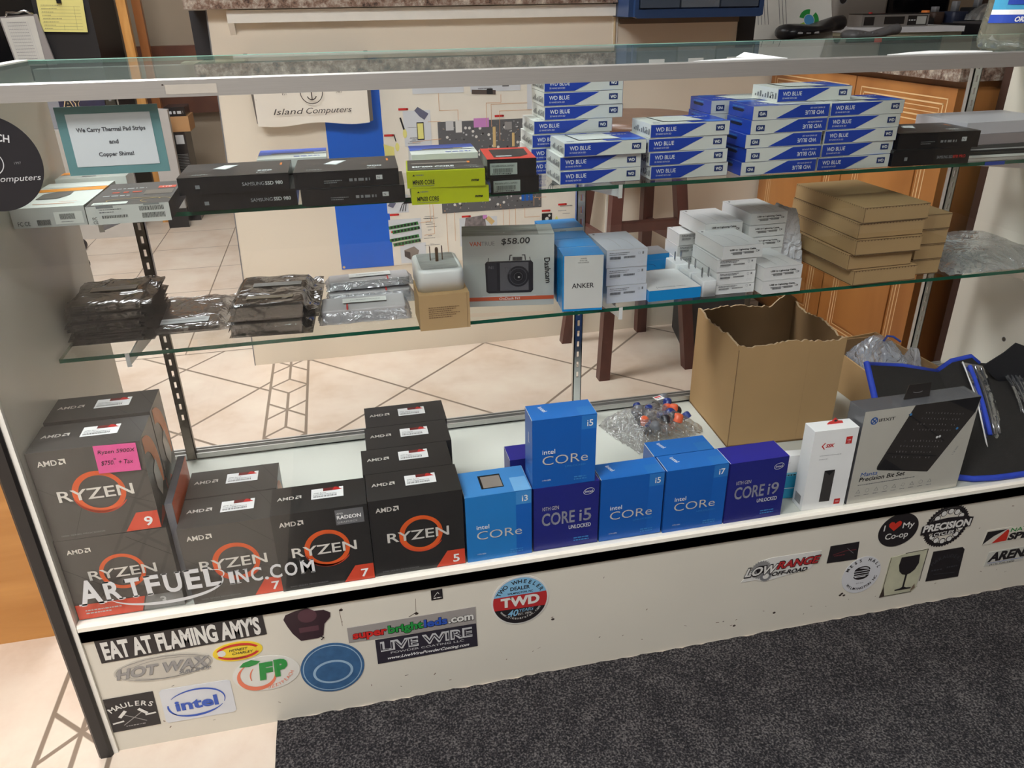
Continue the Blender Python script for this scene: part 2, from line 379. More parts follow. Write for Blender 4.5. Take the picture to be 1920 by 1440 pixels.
# wood
def woodmat(name, c1, c2, scale=(1, 1, 8), rough=0.35):
    m, nt, out = newmat(name); N = nt.nodes; L = nt.links
    p = N.new('ShaderNodeBsdfPrincipled'); L.new(p.outputs[0], out.inputs[0]); p.inputs['Roughness'].default_value = rough
    tc = N.new('ShaderNodeTexCoord'); mp = N.new('ShaderNodeMapping'); mp.inputs['Scale'].default_value = scale; L.new(tc.outputs['Object'], mp.inputs[0])
    nz = N.new('ShaderNodeTexNoise'); nz.inputs['Scale'].default_value = 6; nz.inputs['Detail'].default_value = 6; nz.inputs['Distortion'].default_value = 0.6; L.new(mp.outputs[0], nz.inputs['Vector'])
    cr = N.new('ShaderNodeValToRGB'); e = cr.color_ramp.elements; e[0].position = 0.35; e[0].color = (*lin(c1), 1); e[1].position = 0.7; e[1].color = (*lin(c2), 1)
    L.new(nz.outputs[0], cr.inputs[0]); L.new(cr.outputs[0], p.inputs['Base Color']); MATS[name] = m; return m
maple = woodmat('maple_stain', (158, 100, 50), (186, 126, 68), (1.2, 1.2, 0.25))
mapleline = mat('pale_moulding_edge', (226, 190, 140), 0.4)  # paler lines drawn along the door mouldings
pine = woodmat('pine', (186, 128, 60), (212, 156, 88), (6, 6, 0.6))
def granitemat():
    m, nt, out = newmat('granite'); N = nt.nodes; L = nt.links
    p = N.new('ShaderNodeBsdfPrincipled'); L.new(p.outputs[0], out.inputs[0]); p.inputs['Roughness'].default_value = 0.2
    tc = N.new('ShaderNodeTexCoord'); nz = N.new('ShaderNodeTexNoise'); nz.inputs['Scale'].default_value = 45; nz.inputs['Detail'].default_value = 8; nz.inputs['Roughness'].default_value = 0.75
    L.new(tc.outputs['Object'], nz.inputs['Vector'])
    cr = N.new('ShaderNodeValToRGB'); e = cr.color_ramp.elements; e[0].position = 0.36; e[0].color = (*lin((52, 42, 38)), 1); e[1].position = 0.66; e[1].color = (*lin((196, 180, 160)), 1)
    k = e.new(0.47); k.color = (*lin((120, 96, 82)), 1); k = e.new(0.56); k.color = (*lin((150, 138, 126)), 1)
    L.new(nz.outputs[0], cr.inputs[0]); L.new(cr.outputs[0], p.inputs['Base Color']); return m
granite = granitemat()

# ---- bar with granite top behind the case (cream panel front)
r = empty('service_bar', (0.10, 1.445, 0)); tag(r, 'cream service bar with a brown granite top, poster taped to its front', 'counter')
b = MB(); b.prism([(-0.002, 0), (1.16, 0), (1.16, 1.028), (0.031, 1.028)], 'y', 0, 0.10, cream); b.prism([(-0.002, 0), (0.001, 0), (0.034, 1.028), (0.031, 1.028)], 'y', -0.001, 0, grayink); b.build('front_panel', r)
b = MB(); b.box(0.085, 1.158, -0.03, 0.0, 0.995, 1.026, white); b.prism([(-0.03, 0.995), (0, 0.995), (0, 0.965)], 'x', 0.085, 0.10, white); b.build('moulding', r)
b = MB(); b.box(-0.015, 1.156, -0.05, 0.45, 1.029, 1.067, granite); b.build('granite_top', r)
b = MB(); b.box(1.16, 1.175, -0.004, 0.0, 0.0, 1.5, white); b.build('end_trim', r)
b = MB(); b.box(1.2755, 1.66, 1.446, 1.54, 0, 1.55, cream); struct(b.build('wall_partition'))
b = MB(); b.box(1.66, 1.82, 1.446, 1.54, 0, 0.9, cream); struct(b.build('wall_partition_low'))
b = MB(); b.box(1.66, 1.715, 1.44, 1.56, 0.9, 1.5, mat('black_laminate', (30, 29, 32), 0.4)); struct(b.build('trim_1'))
b = MB(); b.box(0.074, 0.62, 1.546, 1.62, 0.86, 1.026, mat('black_laminate', (30, 29, 32), 0.4)); tag(b.build('shelf_board'), 'black upright board behind the left end of the cream bar', 'board')

# ---- maple base cabinets on the right with granite top
XC = 1.80
r = empty('base_cabinet', (XC, 0.62, 0)); tag(r, 'brown maple base cabinets with panelled doors behind the right end of the case', 'cabinet')
b = MB(); b.box(0, 0.6, 0, 0.82, 0.09, 0.862, maple); b.box(0.05, 0.6, 0.01, 0.82, 0, 0.09, mat('kick_dark', (60, 44, 34), 0.6)); b.build('body', r)
def panel(y0, y1, z0, z1, name, raised=0.045):
    q = MB(); t = 0.018
    q.box(-t, 0, y0, y1, z0, z1, maple)
    F = Face(q, (-t, y1, z0), (0, -1, 0), (0, 0, 1)); W, H = y1-y0, z1-z0
    for k, th in ((raised, 0.0028), (raised+0.012, 0.0035), (raised+0.022, 0.002)):
        F.line([(k, k), (W-k, k), (W-k, H-k), (k, H-k), (k, k)], th, mapleline)
    q.box(-t-0.004, -t, y0+raised+0.03, y1-raised-0.03, z0+raised+0.03, z1-raised-0.03, maple) if H > 0.2 else None
    return q.build(name, r)
panel(0.003, 0.368, 0.745, 0.848, 'drawer_front', 0.024); panel(0.372, 0.80, 0.745, 0.848, 'drawer_front', 0.024)
panel(0.003, 0.368, 0.11, 0.738, 'door', 0.05); panel(0.372, 0.80, 0.11, 0.738, 'door', 0.05)
b = MB(); b.box(XC-0.04, XR-0.3, 0.60, 1.439, 0.864, 0.905, granite); b.box(1.83, XR-0.3, 1.56, 3.0, 0.864, 0.905, granite)
tag(b.build('granite_worktop'), 'speckled granite worktop over the maple base cabinets', 'worktop')
b = MB(); b.box(1.86, 2.5, 0.50, 0.59, 0, 0.93, mat('dark_brown_panel', (62, 40, 32), 0.5)); tag(b.build('brown_side_board'), 'dark reddish brown board standing at the near end of the maple cabinets', 'board')

# ---- maple cabinet on the left edge
r = empty('side_cabinet', (-0.9, 0.29, 0)); tag(r, 'orange brown wooden cabinet left of the display case', 'cabinet')
b = MB(); b.box(0, 0.745, 0.0, 0.5, 0, 0.62, woodmat('oak_side', (178, 122, 62), (198, 142, 78), (0.5, 1, 4))); b.build('body', r)

# ================================================================ DISPLAY CASE
W = 1.751; DK = 0.2549; HT = 0.965; DP = 0.452
panelw = mat('case_white_laminate', (212, 206, 192), 0.4, noise=0.03, nscale=4)
blacktrim = mat('black_edge_trim', (30, 27, 27), 0.42, noise=0.1, nscale=40)
case = empty('display_case', (0, 0, 0)); tag(case, 'long glass display case with white laminate base, aluminium rails and two glass shelves', 'display case')
b = MB(); b.box(-0.024, 0, 0.002, DP, 0, HT-0.03, panelw)
b.build('left_end_panel', case)
b = MB(); b.box(W, W+0.024, 0.002, DP, 0, HT-0.03, panelw); f = Face(b, (W, DP, 0), (0, -1, 0), (0, 0, 1))
for (y, z) in ((0.30, 0.61), (0.30, 0.385), (0.08, 0.61), (0.30, 0.83)): f.ell(DP-y, z, 0.004, 0.004, mat('screw_hole', (70, 60, 46), 0.5)); f.ring(DP-y, z, 0.0052, 0.0052, 0.0012, grayink)
b.build('right_end_panel', case)
for nm, xa, xb, s in (('corner_post', -0.027, -0.006, 1), ('corner_post', W+0.006, W+0.027, -1)):
    b = MB(); b.prism([(xa, -0.006), (xa+0.004, -0.010), (xb-0.003, -0.010), (xb, -0.006), (xb, 0.002), (xa, 0.002)], 'z', 0, HT-0.03, blacktrim); b.build(nm, case)
for xa in (-0.006, W-0.0005):
    b = MB(); b.box(xa, xa+0.0065, -0.004, 0.002, 0, HT-0.03, white); b.build('edge_bead', case)
b = MB(); b.box(0.001, W-0.001, 0, 0.018, 0.0, 0.2235, panelw)
F = Face(b, (0, 0, 0), (1, 0, 0), (0, 0, 1)); R = random.Random(11); scuff = mat('scuff_brown', (120, 100, 84), 0.6); scuffd = mat('scuff_dark', (60, 48, 42), 0.6)
for _ in range(46):
    x, z = R.uniform(0.02, 1.7), R.choice([R.uniform(0.02, 0.06), R.uniform(0.02, 0.2)]); a = R.uniform(0, 3); l = R.uniform(0.0015, 0.006)
    F.line([(x, z), (x+l*math.cos(a), z+l*math.sin(a)*0.5)], R.uniform(0.0006, 0.0016), scuff if R.random() < 0.7 else scuffd)
for x, z in ((1.235, 0.058), (1.238, 0.061), (1.243, 0.056), (1.106, 0.044), (0.361, 0.207), (0.474, 0.176), (1.03, 0.03), (0.695, 0.117)): F.ell(x, z, 0.003, 0.0024, scuffd, n=9)
F.line([(0.360, 0.176), (0.3585, 0.205), (0.362, 0.211)], 0.0007, scuff); F.line([(0.473, 0.176), (0.4745, 0.206)], 0.0006, scuff); F.line([(0.462, 0.172), (0.474, 0.179)], 0.0012, scuffd)
b.build('kick_panel', case)
b = MB(); b.box(0.001, W-0.001, -0.003, 0.02, 0.2238, 0.2436, blacktrim); b.box(0.001, W-0.001, -0.003, 0.0, 0.2238, 0.2436, blacktrim); b.build('front_band', case)
b = MB(); sill = mat('white_sill', (246, 240, 226), 0.25)
b.prism([(-0.0035, 0.2437), (-0.0035, 0.2505), (-0.001, 0.2546), (0.008, 0.2546), (0.008, 0.2437)], 'x', 0.001, W-0.001, sill); b.build('front_sill', case)
deckm = mat('deck_white', (190, 192, 182), 0.3, noise=0.05, nscale=6)
b = MB(); b.box(0.001, W-0.001, 0.008, DP, 0.2437, DK-0.0008, deckm); F = Face(b, (0, 0, DK-0.0008), (1, 0, 0), (0, 1, 0))
for _ in range(40):
    x, y = R.uniform(0.3, 1.6), R.uniform(0.1, 0.4); F.ell(x, y, R.uniform(0.0008, 0.003), R.uniform(0.0005, 0.0015), ltgray, n=7)
b.build('deck', case)
b = MB(); b.box(0.001, W-0.001, DP-0.014, DP, 0.0, 0.2437, panelw); b.build('rear_base_panel', case)
b = MB(); b.box(0.001, W-0.001, DP-0.022, DP-0.019, DK, DK+0.012, alum); b.box(0.001, W-0.001, DP-0.012, DP-0.009, DK, DK+0.014, alum); b.box(0.001, W-0.001, DP-0.003, DP, DK, DK+0.014, alum); b.box(0.001, W-0.001, DP-0.022, DP, DK, DK+0.002, alum); b.build('rear_track', case)
b = MB(); b.box(0.001, W-0.001, DP-0.03, DP, HT-0.03, HT-0.012, alum); b.build('rear_rail', case)
# top frame
b = MB(); b.prism([(-0.0115, HT-0.0185), (-0.0115, HT-0.0015), (-0.0105, HT), (-0.0055, HT), (-0.0055, HT-0.001), (-0.008, HT-0.002), (-0.008, HT-0.0185)], 'x', -0.03, W+0.03, alum)
b.box(-0.03, W+0.03, -0.008, 0.006, HT-0.0105, HT-0.0072, alum)
F = Face(b, (0, -0.0115, HT-0.0185), (1, 0, 0), (0, 0, 1)); F.rect(0.26, 0.003, 0.312, 0.0125, mat('tape_remnant', (176, 168, 156), 0.6)); F.ell(0.258, 0.0125, 0.0012, 0.0008, scuffd, n=8); b.build('front_top_rail', case)
b = MB(); b.box(-0.03, -0.012, 0.006, DP+0.004, HT-0.03, HT, white); b.build('side_top_rail', case)
b = MB(); b.box(W+0.012, W+0.03, 0.006, DP+0.004, HT-0.03, HT, white); b.build('side_top_rail', case)
gt = glass('top_glass', (0.90, 0.95, 0.935), dust_haze=0.14, dcol=(176, 190, 182)); gf = glass('front_glass', (0.99, 0.995, 0.995)); gs = glass('shelf_glass', (0.97, 0.985, 0.98))  # top glass: reflection haze put in as diffuse colour, along with dust
ge = mat('green_glass_edge', (24, 84, 62), 0.15, noise=0.2, nscale=30)
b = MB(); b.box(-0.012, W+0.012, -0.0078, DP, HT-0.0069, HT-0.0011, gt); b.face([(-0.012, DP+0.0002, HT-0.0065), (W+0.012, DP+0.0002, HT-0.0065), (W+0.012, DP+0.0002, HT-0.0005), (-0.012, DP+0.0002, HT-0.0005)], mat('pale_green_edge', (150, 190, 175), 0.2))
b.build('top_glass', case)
b = MB(); b.box(0.001, W-0.001, 0.0, 0.0034, 0.2546, HT-0.0107, gf); b.build('front_glass', case)
def shelf(x0, x1, y0, y1, zt, nm):
    q = MB(); q.box(x0, x1, y0, y1, zt-0.006, zt, gs)
    e = 0.0002
    q.face([(x0, y0-e, zt-0.006), (x1, y0-e, zt-0.006), (x1, y0-e, zt), (x0, y0-e, zt)], ge)
    q.face([(x0-e, y1, zt-0.006), (x0-e, y0, zt-0.006), (x0-e, y0, zt), (x0-e, y1, zt)], ge); q.face([(x1+e, y0, zt-0.006), (x1+e, y1, zt-0.006), (x1+e, y1, zt), (x1+e, y0, zt)], ge)
    return q.build(nm, case)
ZU, ZM = 0.7725, 0.5773
shelf(0.006, W-0.006, 0.228, 0.422, ZU-0.0006, 'glass_shelf'); shelf(0.004, W-0.004, 0.1995, 0.422, ZM-0.0006, 'glass_shelf')
pale_slot = mat('slot_beige', (214, 202, 186), 0.5); tarn = mat('tarnished_steel', (120, 112, 102), 0.3, 0.9, noise=0.3, nscale=8)  # pale slot tone is defined but not applied
for x, mm in ((0.0966, tarn), (0.8607, chrome), (1.6503, alum)):
    # slotted upright: two side strips and bridges between real slots
    b = MB(); hw = 0.0085; y = 0.428; z0, z1 = DK+0.002, HT-0.03; t = 0.003
    b.box(x-hw, x-0.0022, y, y+t, z0, z1, mm); b.box(x+0.0022, x+hw, y, y+t, z0, z1, mm)
    z = z0; b.box(x-0.0022, x+0.0022, y, y+t, z0, z0+0.085, mm); z = z0+0.085
    while z < z1:
        b.box(x-0.0022, x+0.0022, y, y+t, min(z+0.012, z1), min(z+0.0225, z1), mm); z += 0.0225
    b.box(x-hw, x-hw+0.0015, y, y+0.012, z0, z1, mm); b.box(x+hw-0.0015, x+hw, y, y+0.012, z0, z1, mm)
    b.build('shelf_upright', case)
for zt, yf in ((ZU, 0.224), (ZM, 0.196)):
    for x, mm in ((0.0966, mat('bracket_white', (225, 225, 220), 0.35)), (0.8607, mat('bracket_white', (225, 225, 220), 0.35)), (1.6503, alum)):
        b = MB(); zb = zt-0.0072
        b.prism([(yf+0.004, zb), (0.431, zb), (0.431, zb-0.036), (0.40, zb-0.036), (yf+0.004, zb-0.013)], 'x', x-0.0012, x+0.0012, mm)
        b.prism([(yf, zb+0.0069), (yf+0.0012, zb+0.0069), (yf+0.0012, zb-0.013), (yf+0.004, zb-0.013), (yf+0.004, zb-0.014), (yf, zb-0.014)], 'x', x-0.003, x+0.003, mm)
        b.build('shelf_bracket', case)

# ================================================================ CPU BOXES ON THE DECK
orange = mat('orange_ring', (222, 92, 38), 0.4, noise=0.2, nscale=20); orange2 = mat('orange_swoosh', (232, 132, 60), 0.4, noise=0.15, nscale=14)
rcorner = mat('red_orange_corner', (214, 74, 48), 0.4)
rybody = mat('ryzen_grey_card', (68, 65, 62), 0.33, noise=0.08, nscale=12, spec=0.6); rybody2 = mat('ryzen_black_card', (42, 40, 39), 0.33, noise=0.08, nscale=12, spec=0.6)
silver = mat('silver_print', (222, 218, 210), 0.35, 0.2)
def amdlogo(F, x, y, h, l=1):
    F.text('AMD', x, y, h, silver, l, bold=0.018, w=h*3.0)
    q = x+h*3.25; k = h*1.05
    F.poly([(q, y+k), (q+k, y+k), (q+k, y), (q+k*0.7, y+k*0.3), (q+k*0.7, y+k*0.7), (q+k*0.3, y+k*0.7)], silver, l)
    F.poly([(q, y), (q+k*0.42, y), (q+k*0.7, y+k*0.28), (q+k*0.28, y+k*0.28), (q+k*0.28, y+k*0.66), (q, y+k*0.4)], silver, l+1)
def ryzen(digit, body, radeon=False, W=0.136, D=0.073, H=0.136):
    b = MB(); f = carton(b, W, D, H, body); F = f['front']
    amdlogo(F, 0.010, H-0.021, 0.0078)
    cx, cy = W*0.53, H*0.50
    F.ring(cx, cy, 0.0325, 0.0325, 0.0058, orange, 1, a0=25, a1=335+50, t1=0.0078); F.ring(cx+0.001, cy-0.001, 0.034, 0.032, 0.001, rcorner, 1, a0=190, a1=330, t1=0.004)
    F.text('RYZEN', W*0.5, cy-0.0085, 0.0165, silver, 3, w=0.092, bold=0.012, al='c')
    F.poly([(W-0.045, 0.001), (W-0.0005, 0.001), (W-0.0005, 0.029), (W-0.027, 0.029)], rcorner, 1)
    F.text(digit, W-0.014, 0.007, 0.014, wink, 3, bold=0.02, al='c', sx=1.15)
    F.text('5000 SERIES PROCESSOR', 0.011, 0.006, 0.0024, grayink, 1, w=0.055)
    if radeon:
        F.rect(W-0.046, H-0.030, W-0.006, H-0.004, mat('radeon_patch', (120, 120, 122), 0.3, 0.3), 1)
        F.text('AMD', W-0.044, H-0.012, 0.003, wink, 2); F.text('RADEON', W-0.044, H-0.020, 0.006, wink, 2, w=0.034, bold=0.02); F.text('GRAPHICS', W-0.044, H-0.027, 0.003, ltgray, 2, w=0.028)
    lines = mat('facet_line', (48, 46, 45), 0.4)
    F.line([(0.0, H*0.62), (W*0.34, H*0.36), (W*0.2, 0.002)], 0.0007, lines); F.line([(W*0.62, H), (W, H*0.66)], 0.0007, lines); F.line([(W*0.75, H*0.42), (W, H*0.3)], 0.0007, lines)
    T = f['top']; amdlogo(T, 0.008, D*0.50, 0.008); T.line([(0, D*0.3), (W*0.5, D*0.6), (W*0.8, 0)], 0.0006, lines); T.line([(W*0.8, D), (W, D*0.3)], 0.0006, lines)
    Rr = f['right']; Rr.ring(D*0.1, H*0.45, 0.06, 0.072, 0.022, orange2, 1, a0=-20, a1=88); Rr.text('Ryzen', D*0.52, H*0.58, 0.006, wink, 2, rot=-1.1)
    Rr.poly([(D*0.35, H*0.55), (D*0.62, H*0.62), (D*0.78, H*0.3), (D*0.55, H*0.2), (D*0.35, H*0.36)], mat('window_silver', (190, 186, 176), 0.3), 2)
    Rr.poly([(0, 0.004), (D*0.35, 0.02), (D*0.6, 0.002), (0, 0.002)], rcorner, 1)
    root = b.build('processor_box')
    q = MB(); s = Face(q, (0, 0, 0), (1, 0, 0), (0, 1, 0))
    q.mesh([(0, 0, 0), (0.046, 0, 0), (0.046, 0.026, 0), (0, 0.026, 0), (0, 0, .0003), (0.046, 0, .0003), (0.046, 0.026, .0003), (0, 0.026, .0003)], [(4, 5, 6, 7), (0, 1, 5, 4), (1, 2, 6, 5), (2, 3, 7, 6), (3, 0, 4, 7)], wink)
    s.base = 2; s.rect(0.017, 0.018, 0.04, 0.0258, mat('dark_red_banner', (110, 36, 34), 0.5)); s.poly([(0.030, 0.018), (0.0445, 0.018), (0.036, 0.0258), (0.033, 0.0258)], redink, 1)
    s.text('AMD Ryzen', 0.003, 0.0125, 0.0026, ink, 1); s.scribble(0.003, 0.009, 0.036, 0.0012, grayink, 1, 4); s.bars(0.003, 0.003, 0.036, 0.007, ink, 1, 5)
    lb = q.build('label_sticker', root, (W*0.42, D*0.40, H+0.0003)); lb['label'] = 'white barcode label'
    return root
def place(o, label, loc, rz=0, group=None, cat='processor box'):
    o.location = loc; o.rotation_euler[2] = math.radians(rz); tag(o, label, cat, group); return o
r9 = ryzen('9', rybody, W=0.136, H=0.137); g = 'dark processor boxes on the deck'
place(r9, 'charcoal box with big 9 and a pink note on it, upper left pile', (0.004, 0.009, DK+0.1375), 0.5, g)
c = dup(r9, (0.0015, 0.092, DK+0.1375)); tag(c, 'charcoal box directly behind the box that carries the pink note', None, g)
r9b = dup(r9, (0.0015, 0.092, DK)); tag(r9b, 'charcoal box at the bottom rear of the far left pile, under the rear box', None, g)
# lower left box: red band print
b = MB(); f = carton(b, 0.143, 0.078, 0.1365, rybody); F = f['front']; amdlogo(F, 0.012, 0.113, 0.007)
F.ring(0.074, 0.074, 0.030, 0.030, 0.0055, orange, 1, a0=20, a1=380); F.text('RYZEN', 0.074, 0.066, 0.0155, silver, 3, w=0.088, bold=0.012, al='c')
F.poly([(0.0005, 0.0005), (0.085, 0.0005), (0.093, 0.026), (0.0005, 0.026)], rcorner, 1); F.poly([(0.087, 0.0005), (0.1425, 0.0005), (0.1425, 0.026), (0.095, 0.026)], mat('silver_band', (128, 128, 126), 0.3), 1)
F.text('3', 0.112, 0.007, 0.014, ltgray, 3, bold=0.02); F.scribble(0.012, 0.014, 0.06, 0.002, ltgray, 2, 3); F.scribble(0.012, 0.009, 0.045, 0.002, ltgray, 2, 6)
F.line([(0.0, 0.09), (0.05, 0.05), (0.03, 0.026)], 0.0007, ink); F.line([(0.09, 0.13), (0.143, 0.09)], 0.0007, ink)
tag(b.build('processor_box', None, (0.002, 0.010, DK)), 'charcoal box with a red band along its foot at the bottom left corner', 'processor box', g)
# narrow box standing on edge between the piles
b = MB(); f = carton(b, 0.010, 0.13, 0.166, mat('slate_card', (96, 98, 106), 0.3)); f['left'].rect(0.0, 0.0, 0.13, 0.166, rybody, 1); f['right'].rect(0, 0.02, 0.13, 0.166, orange, 1); f['right'].rect(0.004, 0.0, 0.11, 0.12, mat('wine_patch', (110, 44, 50), 0.4), 2)
tag(b.build('upright_box', None, (0.1465, 0.022, DK), 1), 'thin slate grey box standing on edge between the two left piles of charcoal boxes', 'box')
r7 = ryzen('7', rybody, W=0.130, H=0.132)
place(r7, 'charcoal box with big 7 second from the left, faces the glass', (0.158, 0.006, DK), 0, g)
c = dup(r7, (0.158, 0.081, DK+0.0005)); tag(c, 'charcoal box hidden up to its lid behind the second box from the left', None, g)
r7b = ryzen('7', rybody2, True, W=0.1345, H=0.135, D=0.070)
place(r7b, 'black box with big 7 and a silver graphics patch in its upper right corner', (0.283, 0.004, DK), 0, g)
r5 = ryzen('5', rybody2, W=0.1375, H=0.136, D=0.0725)
place(r5, 'black box with big 5, front of the row of four running backwards', (0.4185, 0.006, DK), 0, g)
for k, nm in enumerate(('second', 'third', 'last')):
    c = dup(r5, (0.4185+0.003*(k+1)*(1 if k else -1), 0.006+0.0735*(k+1), DK)); tag(c, 'black box, %s from the glass in the row behind the box marked 5' % nm, None, g)
# pink note
pinkm = mat('pink_note_paper', (226, 84, 150), 0.6); b = MB(); b.box(0, 0.051, -0.0004, 0, 0, 0.041, pinkm); F = Face(b, (0, -0.0004, 0), (1, 0, 0), (0, 0, 1))
F.text('Ryzen 5900X', 0.004, 0.029, 0.0055, ink, 1, w=0.044, shear=0.2); F.text('$750.  + Tax', 0.005, 0.012, 0.0065, ink, 1, w=0.038, shear=0.2); F.text('00', 0.021, 0.019, 0.0025, ink, 1)
o = b.build('price_note', None, (0.083, 0.0078, DK+0.1375+0.097)); o.rotation_euler[1] = math.radians(2); tag(o, 'handwritten pink price note stuck on the top left charcoal box', 'note')

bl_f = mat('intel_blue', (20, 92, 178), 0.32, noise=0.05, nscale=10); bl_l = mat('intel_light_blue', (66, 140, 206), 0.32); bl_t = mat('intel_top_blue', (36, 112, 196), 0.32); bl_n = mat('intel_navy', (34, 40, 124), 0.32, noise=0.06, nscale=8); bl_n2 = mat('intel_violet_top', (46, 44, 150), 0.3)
def intel11(mark, W=0.104, D=0.046, H=0.117, unlocked=True, window=False, tall=bl_f):
    b = MB(); f = carton(b, W, D, H, tall); F = f['front']; m2 = bl_l if window else mat('intel_mid_blue', (46, 120, 196), 0.32)
    F.rect(W*0.76, H*0.80, W-0.0004, H-0.0004, m2, 1); F.rect(W*0.76, 0.001, W-0.0004, H*0.80, mat('intel_side_strip', (24, 98, 186), 0.32), 1)
    F.text(mark, W*0.94, H*0.845, 0.0105, wink, 3, al='r', bold=0.01)
    F.text('intel', W*0.155, H*0.50, 0.0078, wink, 2, w=0.0195, bold=0.005); F.text('CORe', W*0.155, H*0.34, 0.0155, silver, 3, w=0.0705, bold=-0.006)
    if unlocked: F.text('UNLOCKED', W*0.84, H*0.275, 0.0032, bl_l, 3, w=0.032, al='r')
    F.text('11TH GEN', W*0.155, H*0.10, 0.0024, wink, 2, w=0.013); F.scribble(W*0.66, H*0.10, W*0.86, 0.0022, bl_l, 3, 2); F.scribble(W*0.66, H*0.065, W*0.86, 0.0022, bl_l, 3, 3)
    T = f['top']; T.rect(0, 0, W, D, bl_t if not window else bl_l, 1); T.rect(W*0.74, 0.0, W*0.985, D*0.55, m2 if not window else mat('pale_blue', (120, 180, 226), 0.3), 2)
    if window: T.rect(W*0.30-0.002, D*0.24, W*0.62, D*0.78, mat('window_black', (20, 20, 22), 0.3), 2); T.rect(W*0.315, D*0.27, W*0.605, D*0.72, mat('cpu_lid', (166, 156, 146), 0.35, 0.3, noise=0.1), 3)
    else: T.text('intel', W*0.17, D*0.80, 0.0072, wink, 3, rot=-1.25, bold=0.01)
    L_ = f['left']; L_.text('intel', D*0.5, H*0.75, 0.007, wink, 2, rot=-1.57, bold=0.01); L_.scribble(D*0.3, H*0.14, D*0.75, 0.003, bl_l, 2, 5)
    for e in ((0, 0), (W, 0)): b.box(e[0]-0.0003, e[0]+0.0003, 0.001, D-0.001, H-0.0008, H+0.0004, wink)
    return b.build('processor_box')
def intel10(mark, W=0.103, D=0.046, H=0.116):
    b = MB(); f = carton(b, W, D, H, bl_n); F = f['front']
    F.ring(W*0.84, H*0.86, 0.0088, 0.0056, 0.0006, wink, 2, rot=0.25); F.text('intel', W*0.84, H*0.84, 0.0044, wink, 2, w=0.012, al='c')
    F.text('10TH GEN', W*0.13, H*0.64, 0.0068, silver, 2, w=0.026, bold=-0.004); F.text('CORE', W*0.12, H*0.40, 0.0225, mat('foil_silver', (184, 186, 198), 0.3, 0.5, noise=0.3, nscale=60), 2, w=0.053, bold=0.018); F.text(mark, W*0.70, H*0.40, 0.0225, MATS['foil_silver'], 2, w=0.0195, bold=0.01)
    F.text('UNLOCKED', W*0.885, H*0.29, 0.0072, wink, 2, w=0.036, al='r'); F.scribble(W*0.62, H*0.12, W*0.86, 0.0022, bl_l, 2, 2); F.scribble(W*0.62, H*0.08, W*0.86, 0.0022, bl_l, 2, 3)
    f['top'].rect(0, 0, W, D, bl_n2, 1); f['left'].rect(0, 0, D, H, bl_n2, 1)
    for e in ((0, 0), (W, 0)): b.box(e[0]-0.0003, e[0]+0.0003, 0.001, D-0.001, H-0.0008, H+0.0004, wink)
    return b.build('processor_box')
g2 = 'blue processor boxes on the deck'
place(intel11('i3', W=0.102, D=0.069, H=0.119, unlocked=False, window=True, tall=mat('intel_sky_blue', (38, 124, 196), 0.32)), 'sky blue i3 box with a little window in its lid showing the chip', (0.5595, 0.006, DK), 0.5, g2)
i510 = place(intel10('i5', 0.104, 0.05, 0.1165), 'navy blue tenth generation i5 box under the tall standing blue box', (0.6655, 0.009, DK), 0, g2)
place(intel11('i5', 0.098, 0.047, 0.117), 'bright blue i5 box standing on top of the navy i5 box', (0.6635, 0.0095, DK+0.117), -0.3, g2)
i5r = place(intel11('i5', 0.104, 0.045, 0.116), 'bright blue i5 box on the deck between the navy i5 box and the i7 box', (0.7725, 0.0085, DK), 0.3, g2)
i7 = place(intel11('i7', 0.1045, 0.045, 0.1175), 'bright blue i7 box facing the glass beside the navy i9 box', (0.8795, 0.006, DK), 0.3, g2)
c = dup(i7, (0.876, 0.0525, DK)); tag(c, 'bright blue box directly behind the i7 box', None, g2)
place(intel10('i9', 0.1025, 0.05, 0.115), 'navy blue tenth generation i9 box at the right end of the blue row', (0.987, 0.006, DK), 0.5, g2)
place(intel10('i7', 0.103, 0.045, 0.1165), 'dark violet box half hidden behind the standing bright blue i5 box', (0.648, 0.098, DK), 0, g2)

# little teal and white cards behind the white adapter box
b = MB(); f = carton(b, 0.055, 0.018, 0.085, wink); F = f['front']; teal = mat('teal_print', (30, 150, 190), 0.4)
F.rect(0, 0.0, 0.055, 0.045, teal, 1); F.rect(0, 0.045, 0.055, 0.052, mat('pale_teal', (120, 200, 226), 0.4), 1); F.text('Elite', 0.002, 0.074, 0.004, ink, 2); F.line([(0.008, 0.056), (0.022, 0.062), (0.016, 0.07), (0.026, 0.072)], 0.0005, grayink, 1); F.scribble(0.004, 0.046, 0.04, 0.0024, ink, 2)
F.rect(0, 0.020, 0.055, 0.0212, wink, 2)
tag(b.build('cable_box', None, (1.096, 0.052, DK), -6), 'small white and teal box tucked behind the white memory stick box', 'box')
